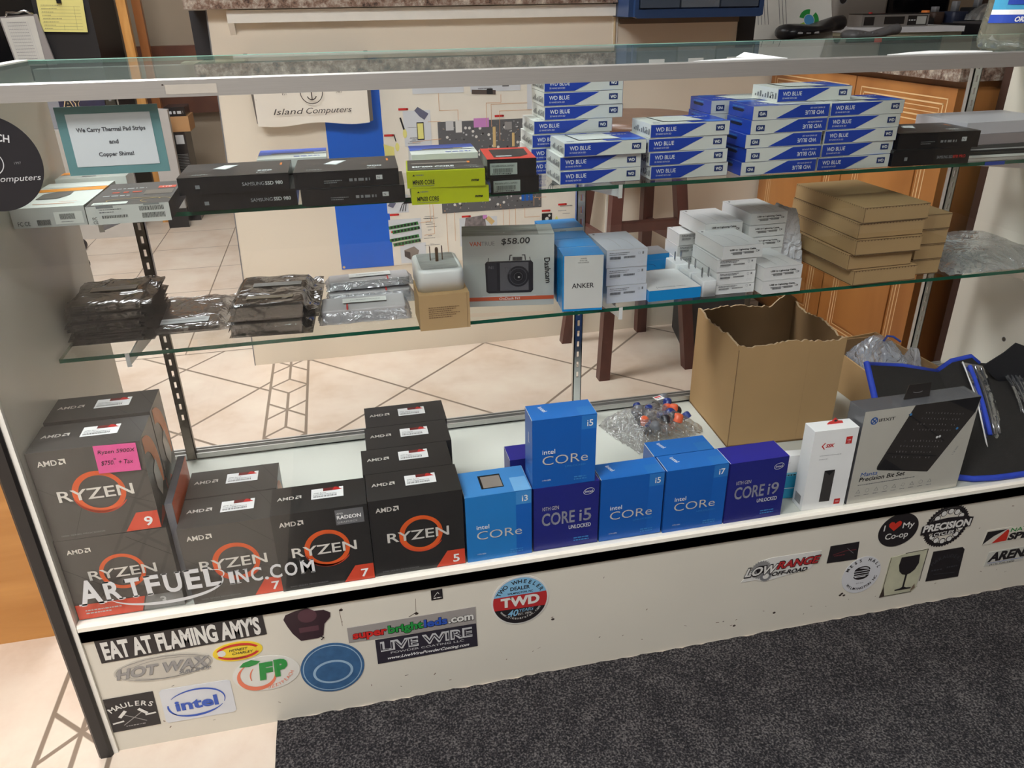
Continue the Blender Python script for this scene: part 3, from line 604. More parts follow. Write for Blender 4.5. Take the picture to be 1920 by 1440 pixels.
# SSK box
b = MB(); f = carton(b, 0.078, 0.030, 0.153, wink); F = f['front']; w_ = 0.078
F.poly([(0.016, 0.124), (0.021, 0.118), (0.023, 0.118), (0.0185, 0.124), (0.023, 0.130), (0.021, 0.130)], redink, 1); F.text('SSK', 0.0235, 0.121, 0.0062, redink, 1, w=0.015, bold=0.03, shear=0.2)
F.rect(0.058, 0.124, 0.069, 0.1375, redink, 1); F.text('USB', 0.0635, 0.130, 0.0026, wink, 2, al='c'); F.text('3.2', 0.0635, 0.1262, 0.0022, wink, 2, al='c'); F.rect(0.058, 0.006, 0.069, 0.0165, redink, 1); F.text('SSD', 0.0635, 0.010, 0.0028, wink, 2, al='c')
F.scribble(0.016, 0.105, 0.055, 0.0016, ltgray, 1, 3); F.scribble(0.016, 0.098, 0.032, 0.0016, ltgray, 1, 4)
F.rect(0.030, 0.014, 0.049, 0.076, mat('stick_dark', (88, 84, 82), 0.3, 0.5), 1); F.poly([(0.030, 0.076), (0.049, 0.076), (0.040, 0.066)], ink, 2)
Lf = f['left']; Lf.rect(0.006, 0.008, 0.024, 0.026, ltgray, 1)
for k in range(5): Lf.bars(0.007, 0.009+k*0.0034, 0.023, 0.0115+k*0.0034, ink, 2, 20+k)
ssk = tag(b.build('memory_stick_box', None, (1.1295, 0.0088, DK), -2), 'narrow white box with a red hanging tab and a dark stick pictured on it', 'box')
b = MB(); b.prism([(-0.013, 0), (-0.010, 0.004), (-0.005, 0.005), (0.0, 0.011), (0.006, 0.005), (0.013, 0.004), (0.015, 0)], 'y', 0, 0.0016, redink); F = Face(b, (0, 0, 0), (1, 0, 0), (0, 0, 1)); F.ell(0.0005, 0.0058, 0.003, 0.0018, ink, 1)
q = b.build('hanging_tab', ssk, (0.045, 0.018, 0.1531)); q['label'] = 'red hanging tab'
# iFixit box
ifx = empty('tool_set_box', (1.2135, 0.0075, DK), 0.8); tag(ifx, 'large white and grey box picturing an open tray of screwdriver bits', 'box')
b = MB(); whc = mat('ifixit_white', (208, 204, 192), 0.35); f = carton(b, 0.218, 0.039, 0.179, mat('smoke_card', (100, 100, 104), 0.2)); F = f['front']; F.rect(0, 0, 0.218, 0.179, whc, 1)
dk = mat('bit_tray_dark', (52, 47, 44), 0.3, noise=0.15, nscale=20); dk2 = mat('bit_tray_black', (22, 21, 24), 0.3); steel = mat('bit_steel', (170, 168, 166), 0.3, 0.5)
F.poly([(0.0925, 0.179), (0.218, 0.179), (0.2145, 0.150), (0.150, 0.0445), (0.148, 0.043), (0.047, 0.062), (0.045, 0.064), (0.045, 0.070)], dk, 2)
F.poly([(0.045, 0.064), (0.049, 0.0615), (0.100, 0.0525), (0.057, 0.083)], dk2, 3); F.poly([(0.155, 0.179), (0.218, 0.179), (0.2145, 0.150), (0.20, 0.156)], dk2, 3)
F.line([(0.084, 0.163), (0.166, 0.102)], 0.0022, dk2, 3); F.line([(0.059, 0.093), (0.158, 0.073)], 0.0022, dk2, 3)
R = random.Random(5)
ax, ay = (0.072, -0.012), (0.046, 0.078)
for row in range(9):
    for k in range(13):
        if R.random() < 0.12: continue
        x = 0.070+ax[0]*k/12*1.02+ay[0]*row/8*1.0; y = 0.083+ax[1]*k/12+ay[1]*row/8
        if row == 4: continue
        F.rect(x, y, x+0.0011, y+0.0026*R.uniform(0.6, 1.3), steel if R.random() < 0.75 else grayink, 4)
for (x, y) in ((0.087, 0.163), (0.186, 0.123), (0.155, 0.112), (0.150, 0.111)): F.ell(x, y, 0.0024, 0.0024, bl_l if x < 0.1 or x > 0.18 else wink, 4, n=14)
F.ell(0.020, 0.160, 0.0068, 0.0068, bl_f, 2); F.ell(0.020, 0.160, 0.0048, 0.0048, whc, 3); F.line([(0.0165, 0.1635), (0.0235, 0.1565)], 0.002, bl_f, 4); F.line([(0.0165, 0.1565), (0.0235, 0.1635)], 0.002, bl_f, 4)
F.text('IFIXIT', 0.029, 0.157, 0.0058, ink, 2, w=0.030, bold=0.01)
F.text('Manta', 0.016, 0.0535, 0.0078, bl_f, 3, w=0.032, shear=0.15); F.text('Precision Bit Set', 0.015, 0.0435, 0.0082, ink, 3, w=0.088, bold=0.018, shear=0.15); F.scribble(0.015, 0.0355, 0.125, 0.0016, grayink, 2, 4)
for k in range(9):
    x = 0.018+0.0175*k; F.ring(x, 0.0235, 0.0042, 0.0042, 0.0005, grayink, 2, n=4+k % 5, rot=k*0.7) if k % 2 else F.line([(x-0.004, 0.020), (x, 0.027), (x+0.004, 0.020), (x-0.003, 0.021)], 0.0006, grayink, 2); F.scribble(x-0.005, 0.0145, x+0.005, 0.0013, grayink, 2, k)
F.text('112 bits', 0.193, 0.070, 0.004, grayink, 2, rot=1.2)
b.build('carton', ifx)
b = MB(); b.box(-0.0006, 0.2186, -0.0012, 0.0396, 0.001, 0.1798, film('clear_sleeve', (150, 150, 150), 0.02, 0.03, 0.06, 4.0, 0.002)); q = b.build('clear_sleeve', ifx); q['label'] = 'clear plastic sleeve'
b = MB(); b.prism([(0.086, 0.1802), (0.1345, 0.1802), (0.132, 0.206), (0.090, 0.206)], 'y', 0.020, 0.0215, mat('hang_tab_dark', (48, 44, 42), 0.25)); F = Face(b, (0, 0.020, 0), (1, 0, 0), (0, 0, 1)); F.line([(0.101, 0.192), (0.106, 0.1905), (0.113, 0.1905), (0.118, 0.192)], 0.0012, grayink, 1)
q = b.build('hanging_tab', ifx); q['label'] = 'dark hanging tab'

# ================================================================ CARDBOARD BOXES
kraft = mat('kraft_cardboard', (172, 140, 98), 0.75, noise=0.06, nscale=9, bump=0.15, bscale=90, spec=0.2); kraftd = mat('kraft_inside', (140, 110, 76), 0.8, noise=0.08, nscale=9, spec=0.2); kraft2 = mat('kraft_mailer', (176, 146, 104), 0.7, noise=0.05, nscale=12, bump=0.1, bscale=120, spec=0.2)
tearm = mat('torn_paper_edge', (186, 160, 126), 0.8)
def torn_box(name, Wd, Dp, H, amp, seed, th=0.004, peak=None):
    """open carton: four walls whose torn rims rise and fall"""
    R = random.Random(seed); b = MB(); n = 40
    cs = [(0, 0), (Wd, 0), (Wd, Dp), (0, Dp)]
    hts = {}
    for k in range(4):
        ph = R.uniform(0, 6); prof = [0]*(n+1); v = 0
        for i in range(n+1):
            v = v*0.7+R.uniform(-1, 1)*amp*0.6; prof[i] = H-abs(v)*(1 if 0 < i < n else 0)+(amp*0.5*math.sin(i*0.25+ph) if 0 < i < n else 0)
        if peak and peak[0] == k:
            for i in range(n+1): prof[i] += peak[2]*max(0, 1-abs(i/n-peak[1])*7)
        hts[k] = prof
    def wall(k):
        (xa, ya), (xb, yb) = cs[k], cs[(k+1) % 4]; d = Vector((xb-xa, yb-ya, 0)).normalized(); nn = Vector((d.y, -d.x, 0))
        L_ = math.hypot(xb-xa, yb-ya)
        for i in range(n):
            t0, t1 = i/n*L_, (i+1)/n*L_; p0 = Vector((xa, ya, 0))+d*t0; p1 = Vector((xa, ya, 0))+d*t1
            h0, h1 = hts[k][i], hts[k][i+1]; q0, q1 = p0-nn*th, p1-nn*th
            z = lambda p, h: (p.x, p.y, h)
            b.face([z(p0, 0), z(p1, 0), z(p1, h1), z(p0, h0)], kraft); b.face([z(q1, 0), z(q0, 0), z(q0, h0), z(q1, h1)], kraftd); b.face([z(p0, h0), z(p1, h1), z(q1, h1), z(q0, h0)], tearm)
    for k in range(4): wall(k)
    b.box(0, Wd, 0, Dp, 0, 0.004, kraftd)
    F = Face(b, (0, 0, 0), (1, 0, 0), (0, 0, 1)); seam = mat('cardboard_seam', (120, 92, 62), 0.8); F.line([(0.001, 0.003), (0.001, H-0.01)], 0.0016, seam); F.rect(Wd*0.66, 0.0, Wd*0.665, H*0.9, mat('kraft_fold', (160, 128, 88), 0.8))
    return b.build(name)
bx = torn_box('cardboard_box', 0.212, 0.212, 0.214, 0.006, 12, peak=(2, 0.10, 0.018)); bx.location = (1.103, 0.229, DK); bx.rotation_euler[2] = math.radians(-3)
bx.scale = (1, 0.93, 1); tag(bx, 'tall open brown cardboard box with torn rim standing on the deck', 'cardboard box')
def crumple(name, x0, x1, y0, y1, z0, hgt, m, seed, n=22, sharp=1.0, edge=0.35, flat=0.0):
    """a pillow of thin film: a wrinkled top sheet over a flat bottom sheet"""
    R = random.Random(seed); b = MB(); vs = []; fs = []
    waves = [(R.uniform(10, 60), R.uniform(10, 60), R.uniform(0, 6), R.uniform(0.2, 1)) for _ in range(9)]
    jit = 0.012*min(x1-x0, y1-y0)
    for j in range(n+1):
        for i in range(n+1):
            u, v = i/n, j/n; x = x0+(x1-x0)*u; y = y0+(y1-y0)*v
            e = min(1, min(u, 1-u, v, 1-v)/edge) if edge else 1; e = e**0.6
            wv = sum(a*math.sin(kx*x*sharp+ky*y*sharp+p) for kx, ky, p, a in waves)/5
            z = z0+hgt*e*(0.85*(1-flat*0)+0.28*wv*(1-flat))
            bx_ = R.uniform(-1, 1)*jit*(2.2 if e == 0 else 1); by_ = R.uniform(-1, 1)*jit*(2.2 if e == 0 else 1)
            vs.append((x+bx_, y+by_, max(z0+0.0004, z)))
    for j in range(n):
        for i in range(n): a = j*(n+1)+i; fs.append((a, a+1, a+n+2, a+n+1))
    b.mesh(vs, fs, m, True)
    k = len(vs); rim = [i for i in range(n+1)]+[j*(n+1)+n for j in range(1, n+1)]+[n*(n+1)+i for i in range(n-1, -1, -1)]+[j*(n+1) for j in range(n-1, 0, -1)]
    b.face([(vs[i][0], vs[i][1], z0+0.0002) for i in reversed(rim)], m)
    return b.build(name)
clearf = film('clear_film', (214, 216, 216), 0.16, 0.08, 0.30, 70, 0.01); frost = film('frosted_film', (206, 208, 212), 0.42, 0.12, 0.22, 45, 0.008); clear2 = film('clear_bag', (220, 222, 224), 0.10, 0.05, 0.32, 60, 0.012)
o = crumple('plastic_film', 0.012, 0.2, 0.012, 0.19, 0.10, 0.06, clearf, 21); o.parent = bx
# low box behind it with bags
lb = empty('low_carton', (0, 0, DK)); tag(lb, 'low open brown carton holding plastic bags behind the black and blue tool roll', 'cardboard box')
b = MB()
def slab(q, pa, pb, ha, hb, th, m, z0=0.0):
    """upright sheet of card from pa to pb"""
    pa = Vector((*pa, 0)); pb = Vector((*pb, 0)); d = (pb-pa).normalized(); n_ = Vector((-d.y, d.x, 0))*th
    vs = [(p.x, p.y, z) for p in (pa, pb, pb+n_, pa+n_) for z in (z0,)]+[(pa.x, pa.y, ha), (pb.x, pb.y, hb), ((pb+n_).x, (pb+n_).y, hb), ((pa+n_).x, (pa+n_).y, ha)]
    q.mesh(vs, [(3, 2, 1, 0), (4, 5, 6, 7), (0, 1, 5, 4), (1, 2, 6, 5), (2, 3, 7, 6), (3, 0, 4, 7)], m)
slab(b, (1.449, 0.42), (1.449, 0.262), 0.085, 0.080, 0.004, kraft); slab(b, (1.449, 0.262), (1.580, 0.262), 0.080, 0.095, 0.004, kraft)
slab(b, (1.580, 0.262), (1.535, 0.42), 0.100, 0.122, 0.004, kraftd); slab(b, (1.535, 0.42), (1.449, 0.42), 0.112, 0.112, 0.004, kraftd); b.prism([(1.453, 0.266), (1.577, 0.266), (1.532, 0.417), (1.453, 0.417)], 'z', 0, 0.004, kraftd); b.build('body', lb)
b = MB(); b.mesh([(1.535, 0.4215, 0.100), (1.434, 0.4215, 0.090), (1.429, 0.4235, 0.110), (1.535, 0.4235, 0.118), (1.535, 0.4235, 0.100), (1.434, 0.4235, 0.090), (1.429, 0.4255, 0.110), (1.535, 0.4255, 0.118)], [(0, 3, 2, 1), (4, 5, 6, 7), (3, 0, 4, 7), (2, 3, 7, 6), (1, 2, 6, 5)], kraft); b.build('flap', lb)
bagb = film('bag_with_blue', (186, 194, 206), 0.5, 0.12, 0.3, 40, 0.012)
o = crumple('plastic_bag', 1.457, 1.526, 0.274, 0.408, DK+0.070, 0.088, bagb, 33, sharp=1.4); tag(o, 'bulging clear plastic bag with blue print inside the low carton', 'plastic bag')
q = MB(); q.tube([(1.470, 0.31, DK+0.152), (1.482, 0.318, DK+0.158), (1.495, 0.316, DK+0.156), (1.506, 0.305, DK+0.148)], 0.0022, mat('bag_print_blue', (60, 90, 190), 0.4)); q.build('blue_print', o)
o = crumple('plastic_bag', 1.5285, 1.551, 0.275, 0.33, DK+0.06, 0.085, frost, 35, sharp=1.6); tag(o, 'hazy white plastic bag at the right side of the low carton', 'plastic bag')

# tool roll draped from the low carton down to the deck
fab = mat('black_canvas', (44, 42, 40), 0.85, noise=0.08, nscale=40, bump=0.3, bscale=500, spec=0.25); fabb = mat('blue_piping', (40, 70, 190), 0.6, noise=0.12, nscale=60)
tr = empty('tool_roll', (0, 0, 0)); tag(tr, 'open black canvas tool roll with blue edging and clear pouches at the right end', 'tool roll')
def sheet(q, top, bot, m, n=10, sag=0.0, th=0.0016):
    """cloth between two edge curves with a belly"""
    def at(c, t):
        k = t*(len(c)-1); i = min(int(k), len(c)-2); f_ = k-i; return Vector(c[i])*(1-f_)+Vector(c[i+1])*f_
    N_ = 24; g_ = []
    for j in range(n+1):
        v = j/n
        for i in range(N_+1):
            u = i/N_; a_, b__ = at(top, u), at(bot, u); p_ = a_*(1-v)+b__*v; p_.z += sag*math.sin(math.pi*v)*(1+0.25*math.sin(u*9+v*3)); g_.append(p_)
    lo = [p_-Vector((0, -th*0.5, th)) for p_ in g_]; K = len(g_); fs = []
    for j in range(n):
        for i in range(N_): a_ = j*(N_+1)+i; fs += [(a_, a_+N_+1, a_+N_+2, a_+1), (K+a_, K+a_+1, K+a_+N_+2, K+a_+N_+1)]
    q.mesh(g_+lo, fs, m, True); return at
fl_t = [(1.380, .235, .401), (1.461, .235, .388), (1.549, .24, .363)]; fl_b = [(1.342, .13, .350), (1.43, .13, .345), (1.515, .13, .330)]
tp = [(1.549, .24, .363), (1.587, .25, .377), (1.639, .26, .377), (1.653, .25, .364), (1.693, .25, .357), (1.732, .27, .366), (1.744, .275, .37)]
bt = [(1.444, .030, .258), (1.472, .016, .258), (1.515, .010, .258), (1.543, .009, .258), (1.601, .009, .258), (1.700, .010, .258), (1.742, .012, .258)]
b = MB(); sheet(b, fl_t, fl_b, fab, 6, 0.002); b.build('side_flap', tr)
b = MB(); sheet(b, tp, bt, fab, 12, 0.012); b.build('main_cloth', tr)
b = MB(); b.tube([Vector(p_)+Vector((0, 0, -.003)) for p_ in fl_t], 0.0055, fabb); b.build('piping', tr)
b = MB(); b.tube([fl_t[0], fl_b[0]], 0.006, fabb); b.build('piping', tr)
b = MB(); b.tube([Vector(p_)+Vector((0, 0, -.002)) for p_ in tp[:4]], 0.0055, fabb); b.build('piping', tr)
b = MB(); b.tube([Vector(p_)+Vector((0, .002, .002)) for p_ in bt], 0.0055, fabb); b.build('piping', tr)
b = MB(); b.prism([(1.616, .385), (1.640, .360), (1.674, .335), (1.748, .276), (1.748, .397), (1.676, .426), (1.655, .408)], 'y', 0.199, 0.2015, mat('black_lining', (20, 20, 26), 0.7)); b.build('top_flap', tr)
pv = film('pouch_vinyl', (150, 152, 158), 0.12, 0.04, 0.4, 25, 0.01)
def pouch(top, bot, tools):
    q = MB(); sheet(q, top, bot, pv, 12, 0.018); r_ = q.build('clear_pouch', tr)
    for (t_, c_, w_) in tools:
        a_ = Vector(top[0])*(1-t_)+Vector(top[-1])*t_; z_ = Vector(bot[0])*(1-t_)+Vector(bot[-1])*t_; q = MB(); pts = []
        for k in range(7):
            v = 0.08+0.72*k/6; p_ = a_*(1-v)+z_*v; p_.z += 0.012*math.sin(math.pi*v)+0.006; pts.append(p_)
        q.tube(pts, w_, c_); q.build('tool', r_)
stl = mat('tool_steel', (150, 150, 152), 0.25, 0.8)
pouch([(1.597, .236, .378), (1.650, .236, .364)], [(1.528, .045, .268), (1.565, .045, .270)], [(0.25, fabb, 0.004), (0.5, stl, 0.003), (0.78, stl, 0.0024)])
pouch([(1.679, .225, .358), (1.722, .225, .350)], [(1.636, .085, .285), (1.680, .085, .285)], [(0.15, stl, 0.002), (0.38, stl, 0.002), (0.6, stl, 0.002), (0.82, stl, 0.002)])
b = MB(); b.tube([(1.598, .234, .379), (1.560, .14, .346), (1.527, .044, .272)], 0.0014, wink); b.build('pouch_edge', tr)

# zip bag of small coloured caps
zb = empty('zip_bag', (0.93, 0.245, DK), 18); tag(zb, 'clear zip bag of small dark and orange caps lying behind the bright blue i7 boxes', 'plastic bag')
R = random.Random(8); cols = [mat('cap_black', (34, 34, 40), 0.3), mat('cap_dark_blue', (30, 52, 120), 0.3), mat('cap_orange', (216, 96, 60), 0.35), mat('cap_grey', (110, 112, 116), 0.3), mat('cap_pink', (200, 90, 110), 0.4)]
for k in range(40):
    b = MB(); rr = R.uniform(0.007, 0.012); x = R.uniform(0.045, 0.152); y = R.uniform(0.018, 0.115); z = R.uniform(0.012, 0.028)
    M_ = Matrix.Translation((x, y, z)) @ Matrix.Rotation(R.uniform(-0.8, 0.8), 4, 'X') @ Matrix.Rotation(R.uniform(-0.6, 0.6), 4, 'Y'); q = MB(); q.lathe([(rr, 0), (rr, rr*1.1), (rr*0.8, rr*1.5), (rr*0.5, rr*1.6)], (0, 0, 0), (cols[2] if k % 8 == 3 else R.choice(cols[:1]*3+cols[1:2]*2+cols[3:4]*2)), 12)
    q.v = [tuple(M_ @ Vector(v)) for v in q.v]; q.build('cap', zb)
b = MB(); b.box(0.112, 0.132, 0.085, 0.100, 0.048, 0.0484, wink); F = Face(b, (0.112, 0.085, 0.0484), (1, 0, 0), (0, 1, 0)); F.rect(0.002, 0.009, 0.018, 0.013, redink); F.scribble(0.002, 0.004, 0.016, 0.002, ink, 1); q = b.build('label', zb); q['label'] = 'white label with a red bar'
o = crumple('bag_film', 0.0, 0.165, 0.0, 0.13, 0.0005, 0.046, clear2, 44, n=34, sharp=2.0, edge=0.25); o.parent = zb

# ================================================================ UPPER SHELF
wdb = mat('wd_blue', (30, 66, 172), 0.32, noise=0.04, nscale=12); wdd = mat('wd_dark_blue', (30, 52, 110), 0.35); wdw = mat('wd_white', (222, 222, 216), 0.35)
WW, WD_, WH = 0.134, 0.083, 0.0215
def wd_box():
    b = MB(); f = carton(b, WW, WD_, WH-0.0006, wdw); H = WH-0.0006
    def side(F, art=True):
        F.poly([(0.0008, 0.0008), (0.052, 0.0008), (0.094, H-0.0012), (0.0008, H-0.0012)], wdb, 1)
        F.text('WD BLUE', 0.009, H*0.46, 0.0062, wink, 2, w=0.034, bold=0.008); F.text('3D NAND SATA SSD', 0.009, H*0.22, 0.0024, wink, 2, w=0.026)
        F.rect(WW-0.0235, H*0.34, WW-0.0085, H*0.78, wdd, 2); F.text('WD', WW-0.016, H*0.44, 0.0046, wink, 3, w=0.0105, bold=0.03, al='c')
    side(f['front']); side(f['back'])
    L_ = f['left']
    for k in range(9): L_.scribble(0.010+k*0.0082, H*0.22, 0.0145+k*0.0082, 0.0009*(4+k % 3*3), grayink if k != 6 else ink, 1, k)
    L_.text('CE', 0.060, H*0.4, 0.006, ink, 1)
    R_ = f['right']; R_.rect(0, 0, WD_, H, wdb, 1); R_.poly([(0.028, H*0.40), (0.034, H*0.34), (0.066, H*0.34), (0.071, H*0.40), (0.066, H*0.55), (0.034, H*0.55)], mat('slot_black', (16, 24, 48), 0.5), 2); R_.scribble(0.03, H*0.18, 0.07, 0.002, bl_l, 2, 3)
    f['bottom'].step = 0.00009
    for T in (f['top'], f['bottom']):
        T.poly([(WW*0.52, 0.002), (WW, 0.002), (WW, WD_), (WW*0.40, WD_)], wdb, 1); T.poly([(WW*0.72, 0.0), (WW*0.9, 0.0), (WW*0.98, 0.02), (WW*0.70, 0.022)], mat('wd_mid_blue', (70, 120, 214), 0.32), 2)
        T.poly([(0.028, 0.017), (0.100, 0.017), (0.086, 0.078), (0.022, 0.078)], ink, 2); T.poly([(0.0295, 0.019), (0.098, 0.019), (0.085, 0.076), (0.0235, 0.076)], wdw, 3); T.text('WD', 0.006, 0.008, 0.005, wdd, 2, bold=0.03); T.scribble(0.075, 0.055, 0.12, 0.004, wink, 4, 6)
    return b.build('drive_box')
wd = wd_box(); gw = 'blue and white drive boxes on the upper shelf'
R = random.Random(21); first = [True]
def put_wd(x, y, z, label, flip=False, rz=0):
    if first[0]: o = wd; first[0] = False
    else: o = dup(wd)
    o.rotation_euler = (0, math.pi if flip else 0, math.radians(rz)) if flip else (0, 0, math.radians(rz))
    o.location = (x+(WW if flip else 0), y, z+(WH-0.0006 if flip else 0)); tag(o, label, 'drive box', gw); return o
ordn = ['bottom', 'second', 'third', 'fourth', 'fifth', 'sixth', 'seventh', 'eighth']
xs = (0.768, 0.768, 0.773)
for k in range(3): put_wd(xs[k], 0.2495+(-0.001, 0.001, -0.004)[k], ZU+k*WH, 'blue and white drive box, %s of the front left stack of three' % ordn[k], rz=(0.6, 0, -0.4)[k])
xr = [0.750, 0.752, 0.749, 0.751, 0.7725-0.0035, 0.7675, 0.768, 0.771]
for k in range(7):
    if k < 3: put_wd(0.742+0.002*k, 0.3425, ZU+k*WH, 'drive box low in the tall rear stack, %s from the shelf' % ordn[k], rz=0)
    else: put_wd(xr[k]-0.002, 0.3425, ZU+k*WH-0.0, 'blue and white drive box, %s from the shelf in the tallest stack' % ordn[k], rz=(0.4, -0.3)[k % 2])
xc = (0.9185, 0.915, 0.912, 0.914)
for k in range(4): put_wd(xc[k], 0.2475, ZU+k*WH, 'blue and white drive box, %s of the stack of four in the middle' % ordn[k], rz=(0.3, -0.3)[k % 2])
xd = (1.070, 1.0755, 1.073, 1.079, 1.0805)
for k in range(5): put_wd(xd[k], 0.233+0.0005*k, ZU+k*WH, 'drive box with upside down lettering, %s of its stack of five' % ordn[k], flip=True, rz=(-0.6, 0, -0.4, 0.2, 0)[k])
for k in range(5): put_wd(1.062-0.0165+0.002*k, 0.329, ZU+k*WH, 'drive box behind the upside down stack, %s from the shelf' % ordn[k], flip=True)
xe = (1.208, 1.213, 1.2145, 1.2165, 1.219)
for k in range(5): put_wd(xe[k], 0.236+0.0006*k, ZU+k*WH, 'blue and white drive box, %s of the stack of five beside the black boxes' % ordn[k], rz=(-0.5, 1.0, -0.2, 0.3, 0)[k])
put_wd(1.138, 0.268, ZU+5*WH, 'single blue and white drive box lying on top of the two stacks of five', rz=0)

# black and coloured SSD boxes
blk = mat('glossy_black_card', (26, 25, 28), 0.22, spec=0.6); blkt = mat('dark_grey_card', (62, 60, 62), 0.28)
def black_ssd(text, W=0.150, D=0.105, H=0.0235, left_text=False, red=False, showtop=True):
    b = MB(); f = carton(b, W, D, H, blk); F = f['front']; T = f['top']
    if left_text:
        F.rect(W*0.78, H*0.4, W*0.84, H*0.66, ltgray, 1); F.text('N', W*0.792, H*0.45, H*0.15, ink, 2); F.scribble(W*0.28, H*0.42, W*0.45, 0.0012, grayink, 1, 4); F.scribble(W*0.28, H*0.3, W*0.4, 0.0012, grayink, 1, 5); F.scribble(W*0.52, H*0.36, W*0.72, 0.004, grayink, 1, 7)
    else:
        F.rect(W*0.15, H*0.34, W*0.19, H*0.56, grayink, 1); F.text(text[0], W*0.57, H*0.38, 0.0048, mat('dim_silver', (150, 150, 154), 0.4), 2, w=0.030); F.text(text[1], W*0.78, H*0.38, 0.0048, redink if red else ltgray, 2, w=0.024, bold=0.02)
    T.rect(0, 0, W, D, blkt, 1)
    T.text('NVMe', W*0.12, D*0.12, 0.006, ltgray, 2); T.text('980', W*0.70, D*0.22, 0.010, ltgray, 2, bold=0.03, rot=0.0); T.scribble(W*0.70, D*0.12, W*0.80, 0.003, ltgray, 2, 8)
    T.poly([(W*0.27, D*0.55), (W*0.36, D*0.8), (W*0.5, D*0.78), (W*0.40, D*0.46)], ltgray, 2); T.poly([(W*0.29, D*0.56), (W*0.365, D*0.76), (W*0.485, D*0.745), (W*0.39, D*0.49)], wink, 3); T.rect(W*0.9, D*0.62, W*0.92, D*0.8, orange2, 2)
    return b.build('drive_box')
gb = 'black drive boxes on the upper shelf'
sb = black_ssd(('SAMSUNG', 'SSD 980')); place(sb, 'glossy black drive box, lower of the left pair, print facing front', (0.217, 0.2215, ZU), 0.5, gb, 'drive box')
c = dup(sb, (0.209, 0.2195, ZU+0.0237), (0, 0, -0.5)); tag(c, 'glossy black drive box with foil patch on its lid, upper of the left pair', None, gb)
sb2 = black_ssd(('SAMSUNG', 'SSD 980'), left_text=True, W=0.148); place(sb2, 'black drive box, lower of the pair beside the yellow boxes', (0.373, 0.211, ZU), -3, gb, 'drive box')
c = dup(sb2, (0.366, 0.213, ZU+0.0237), (0, 0, -2)); tag(c, 'black drive box, upper of the pair beside the yellow boxes', None, gb)
sb3 = black_ssd(('SAMSUNG SSD', '870 PRO'), W=0.146, D=0.100, H=0.0265, red=True); place(sb3, 'black drive box with small red print, lower of the right hand pair', (1.345, 0.230, ZU), -2, gb, 'drive box')
sb4 = black_ssd(('', ''), W=0.150, D=0.100, H=0.0265, left_text=True); place(sb4, 'black drive box on the upper right, on top of the one with red print', (1.352, 0.233, ZU+0.0267), -3.5, gb, 'drive box')
lime = mat('lime_yellow_card', (176, 186, 22), 0.35, noise=0.03, nscale=15); gy = 'lime yellow drive boxes'
def mp600():
    W, D, H = 0.1115, 0.088, 0.0235; b = MB(); f = carton(b, W, D, H, lime); F = f['front']
    F.poly([(0.008, H*0.72), (0.010, H*0.82), (0.012, H*0.72)], ink, 1); F.scribble(0.013, H*0.75, 0.024, 0.0012, grayink, 1, 3)
    F.text('MP600 CORE', 0.008, H*0.22, 0.0062, ink, 1, w=0.031, bold=0.012); F.text('nvme', 0.091, H*0.30, 0.0042, ink, 1, w=0.011, bold=0.03, shear=0.3); F.scribble(0.008, H*0.12, 0.038, 0.0009, grayink, 1, 4)
    T = f['top']; T.rect(0.002, 0.006, W, D-0.001, blkt, 1); T.text('MP600 CORE', 0.009, 0.026, 0.0095, wink, 2, w=0.060, bold=0.03); T.rect(0.008, 0.052, 0.092, 0.062, mat('drive_stick_print', (132, 122, 116), 0.3), 2); T.rect(0.090, 0.050, 0.094, 0.064, orange2, 3); T.text('nvme', 0.084, 0.027, 0.006, ltgray, 2, w=0.018, shear=0.3); T.text('1TB', 0.092, 0.015, 0.006, ltgray, 2); T.scribble(0.010, 0.014, 0.070, 0.0018, ltgray, 2, 5)
    return b.build('drive_box')
mp = mp600(); place(mp, 'lime yellow drive box at the bottom of the yellow pair', (0.5275, 0.176, ZU), -3.5, gy, 'drive box')
c = dup(mp, (0.5225, 0.1765, ZU+0.0237), (0, 0, -5)); tag(c, 'lime yellow drive box with a black lid, upper of the yellow pair', None, gy)
def redbox(lid):
    W, D, H = 0.074, 0.098, 0.0255; b = MB(); f = carton(b, W, D, H, blk); F = f['front']; lab = mat('grey_label', (160, 168, 160), 0.5)
    F.rect(0.004, 0.003, 0.045, 0.020, lab, 1); F.text('PSD30F8-XPG1S-2XM3R1', 0.0065, 0.0145, 0.0026, ink, 2, w=0.034); F.bars(0.009, 0.006, 0.038, 0.0125, ink, 2, 9); F.scribble(0.007, 0.004, 0.036, 0.0012, ink, 2, 3)
    if lid:
        T = f['top']; T.rect(0, 0, W, D, mat('coral_red', (222, 70, 60), 0.35), 1); T.poly([(0.012, 0.014), (0.052, 0.014), (0.066, 0.03), (0.068, D-0.014), (0.012, D-0.014)], mat('lid_charcoal', (58, 52, 54), 0.4, noise=0.3, nscale=80), 2); T.rect(0.016, 0.018, 0.040, 0.026, ltgray, 3)
    return b.build('drive_box')
o = redbox(False); place(o, 'black drive box with a barcode label, under the red lidded one', (0.650, 0.2115, ZU), -1.5, None, 'drive box')
o = redbox(True); place(o, 'black drive box with a coral red lid and barcode label', (0.6455, 0.212, ZU+0.0258), -4, None, 'drive box')
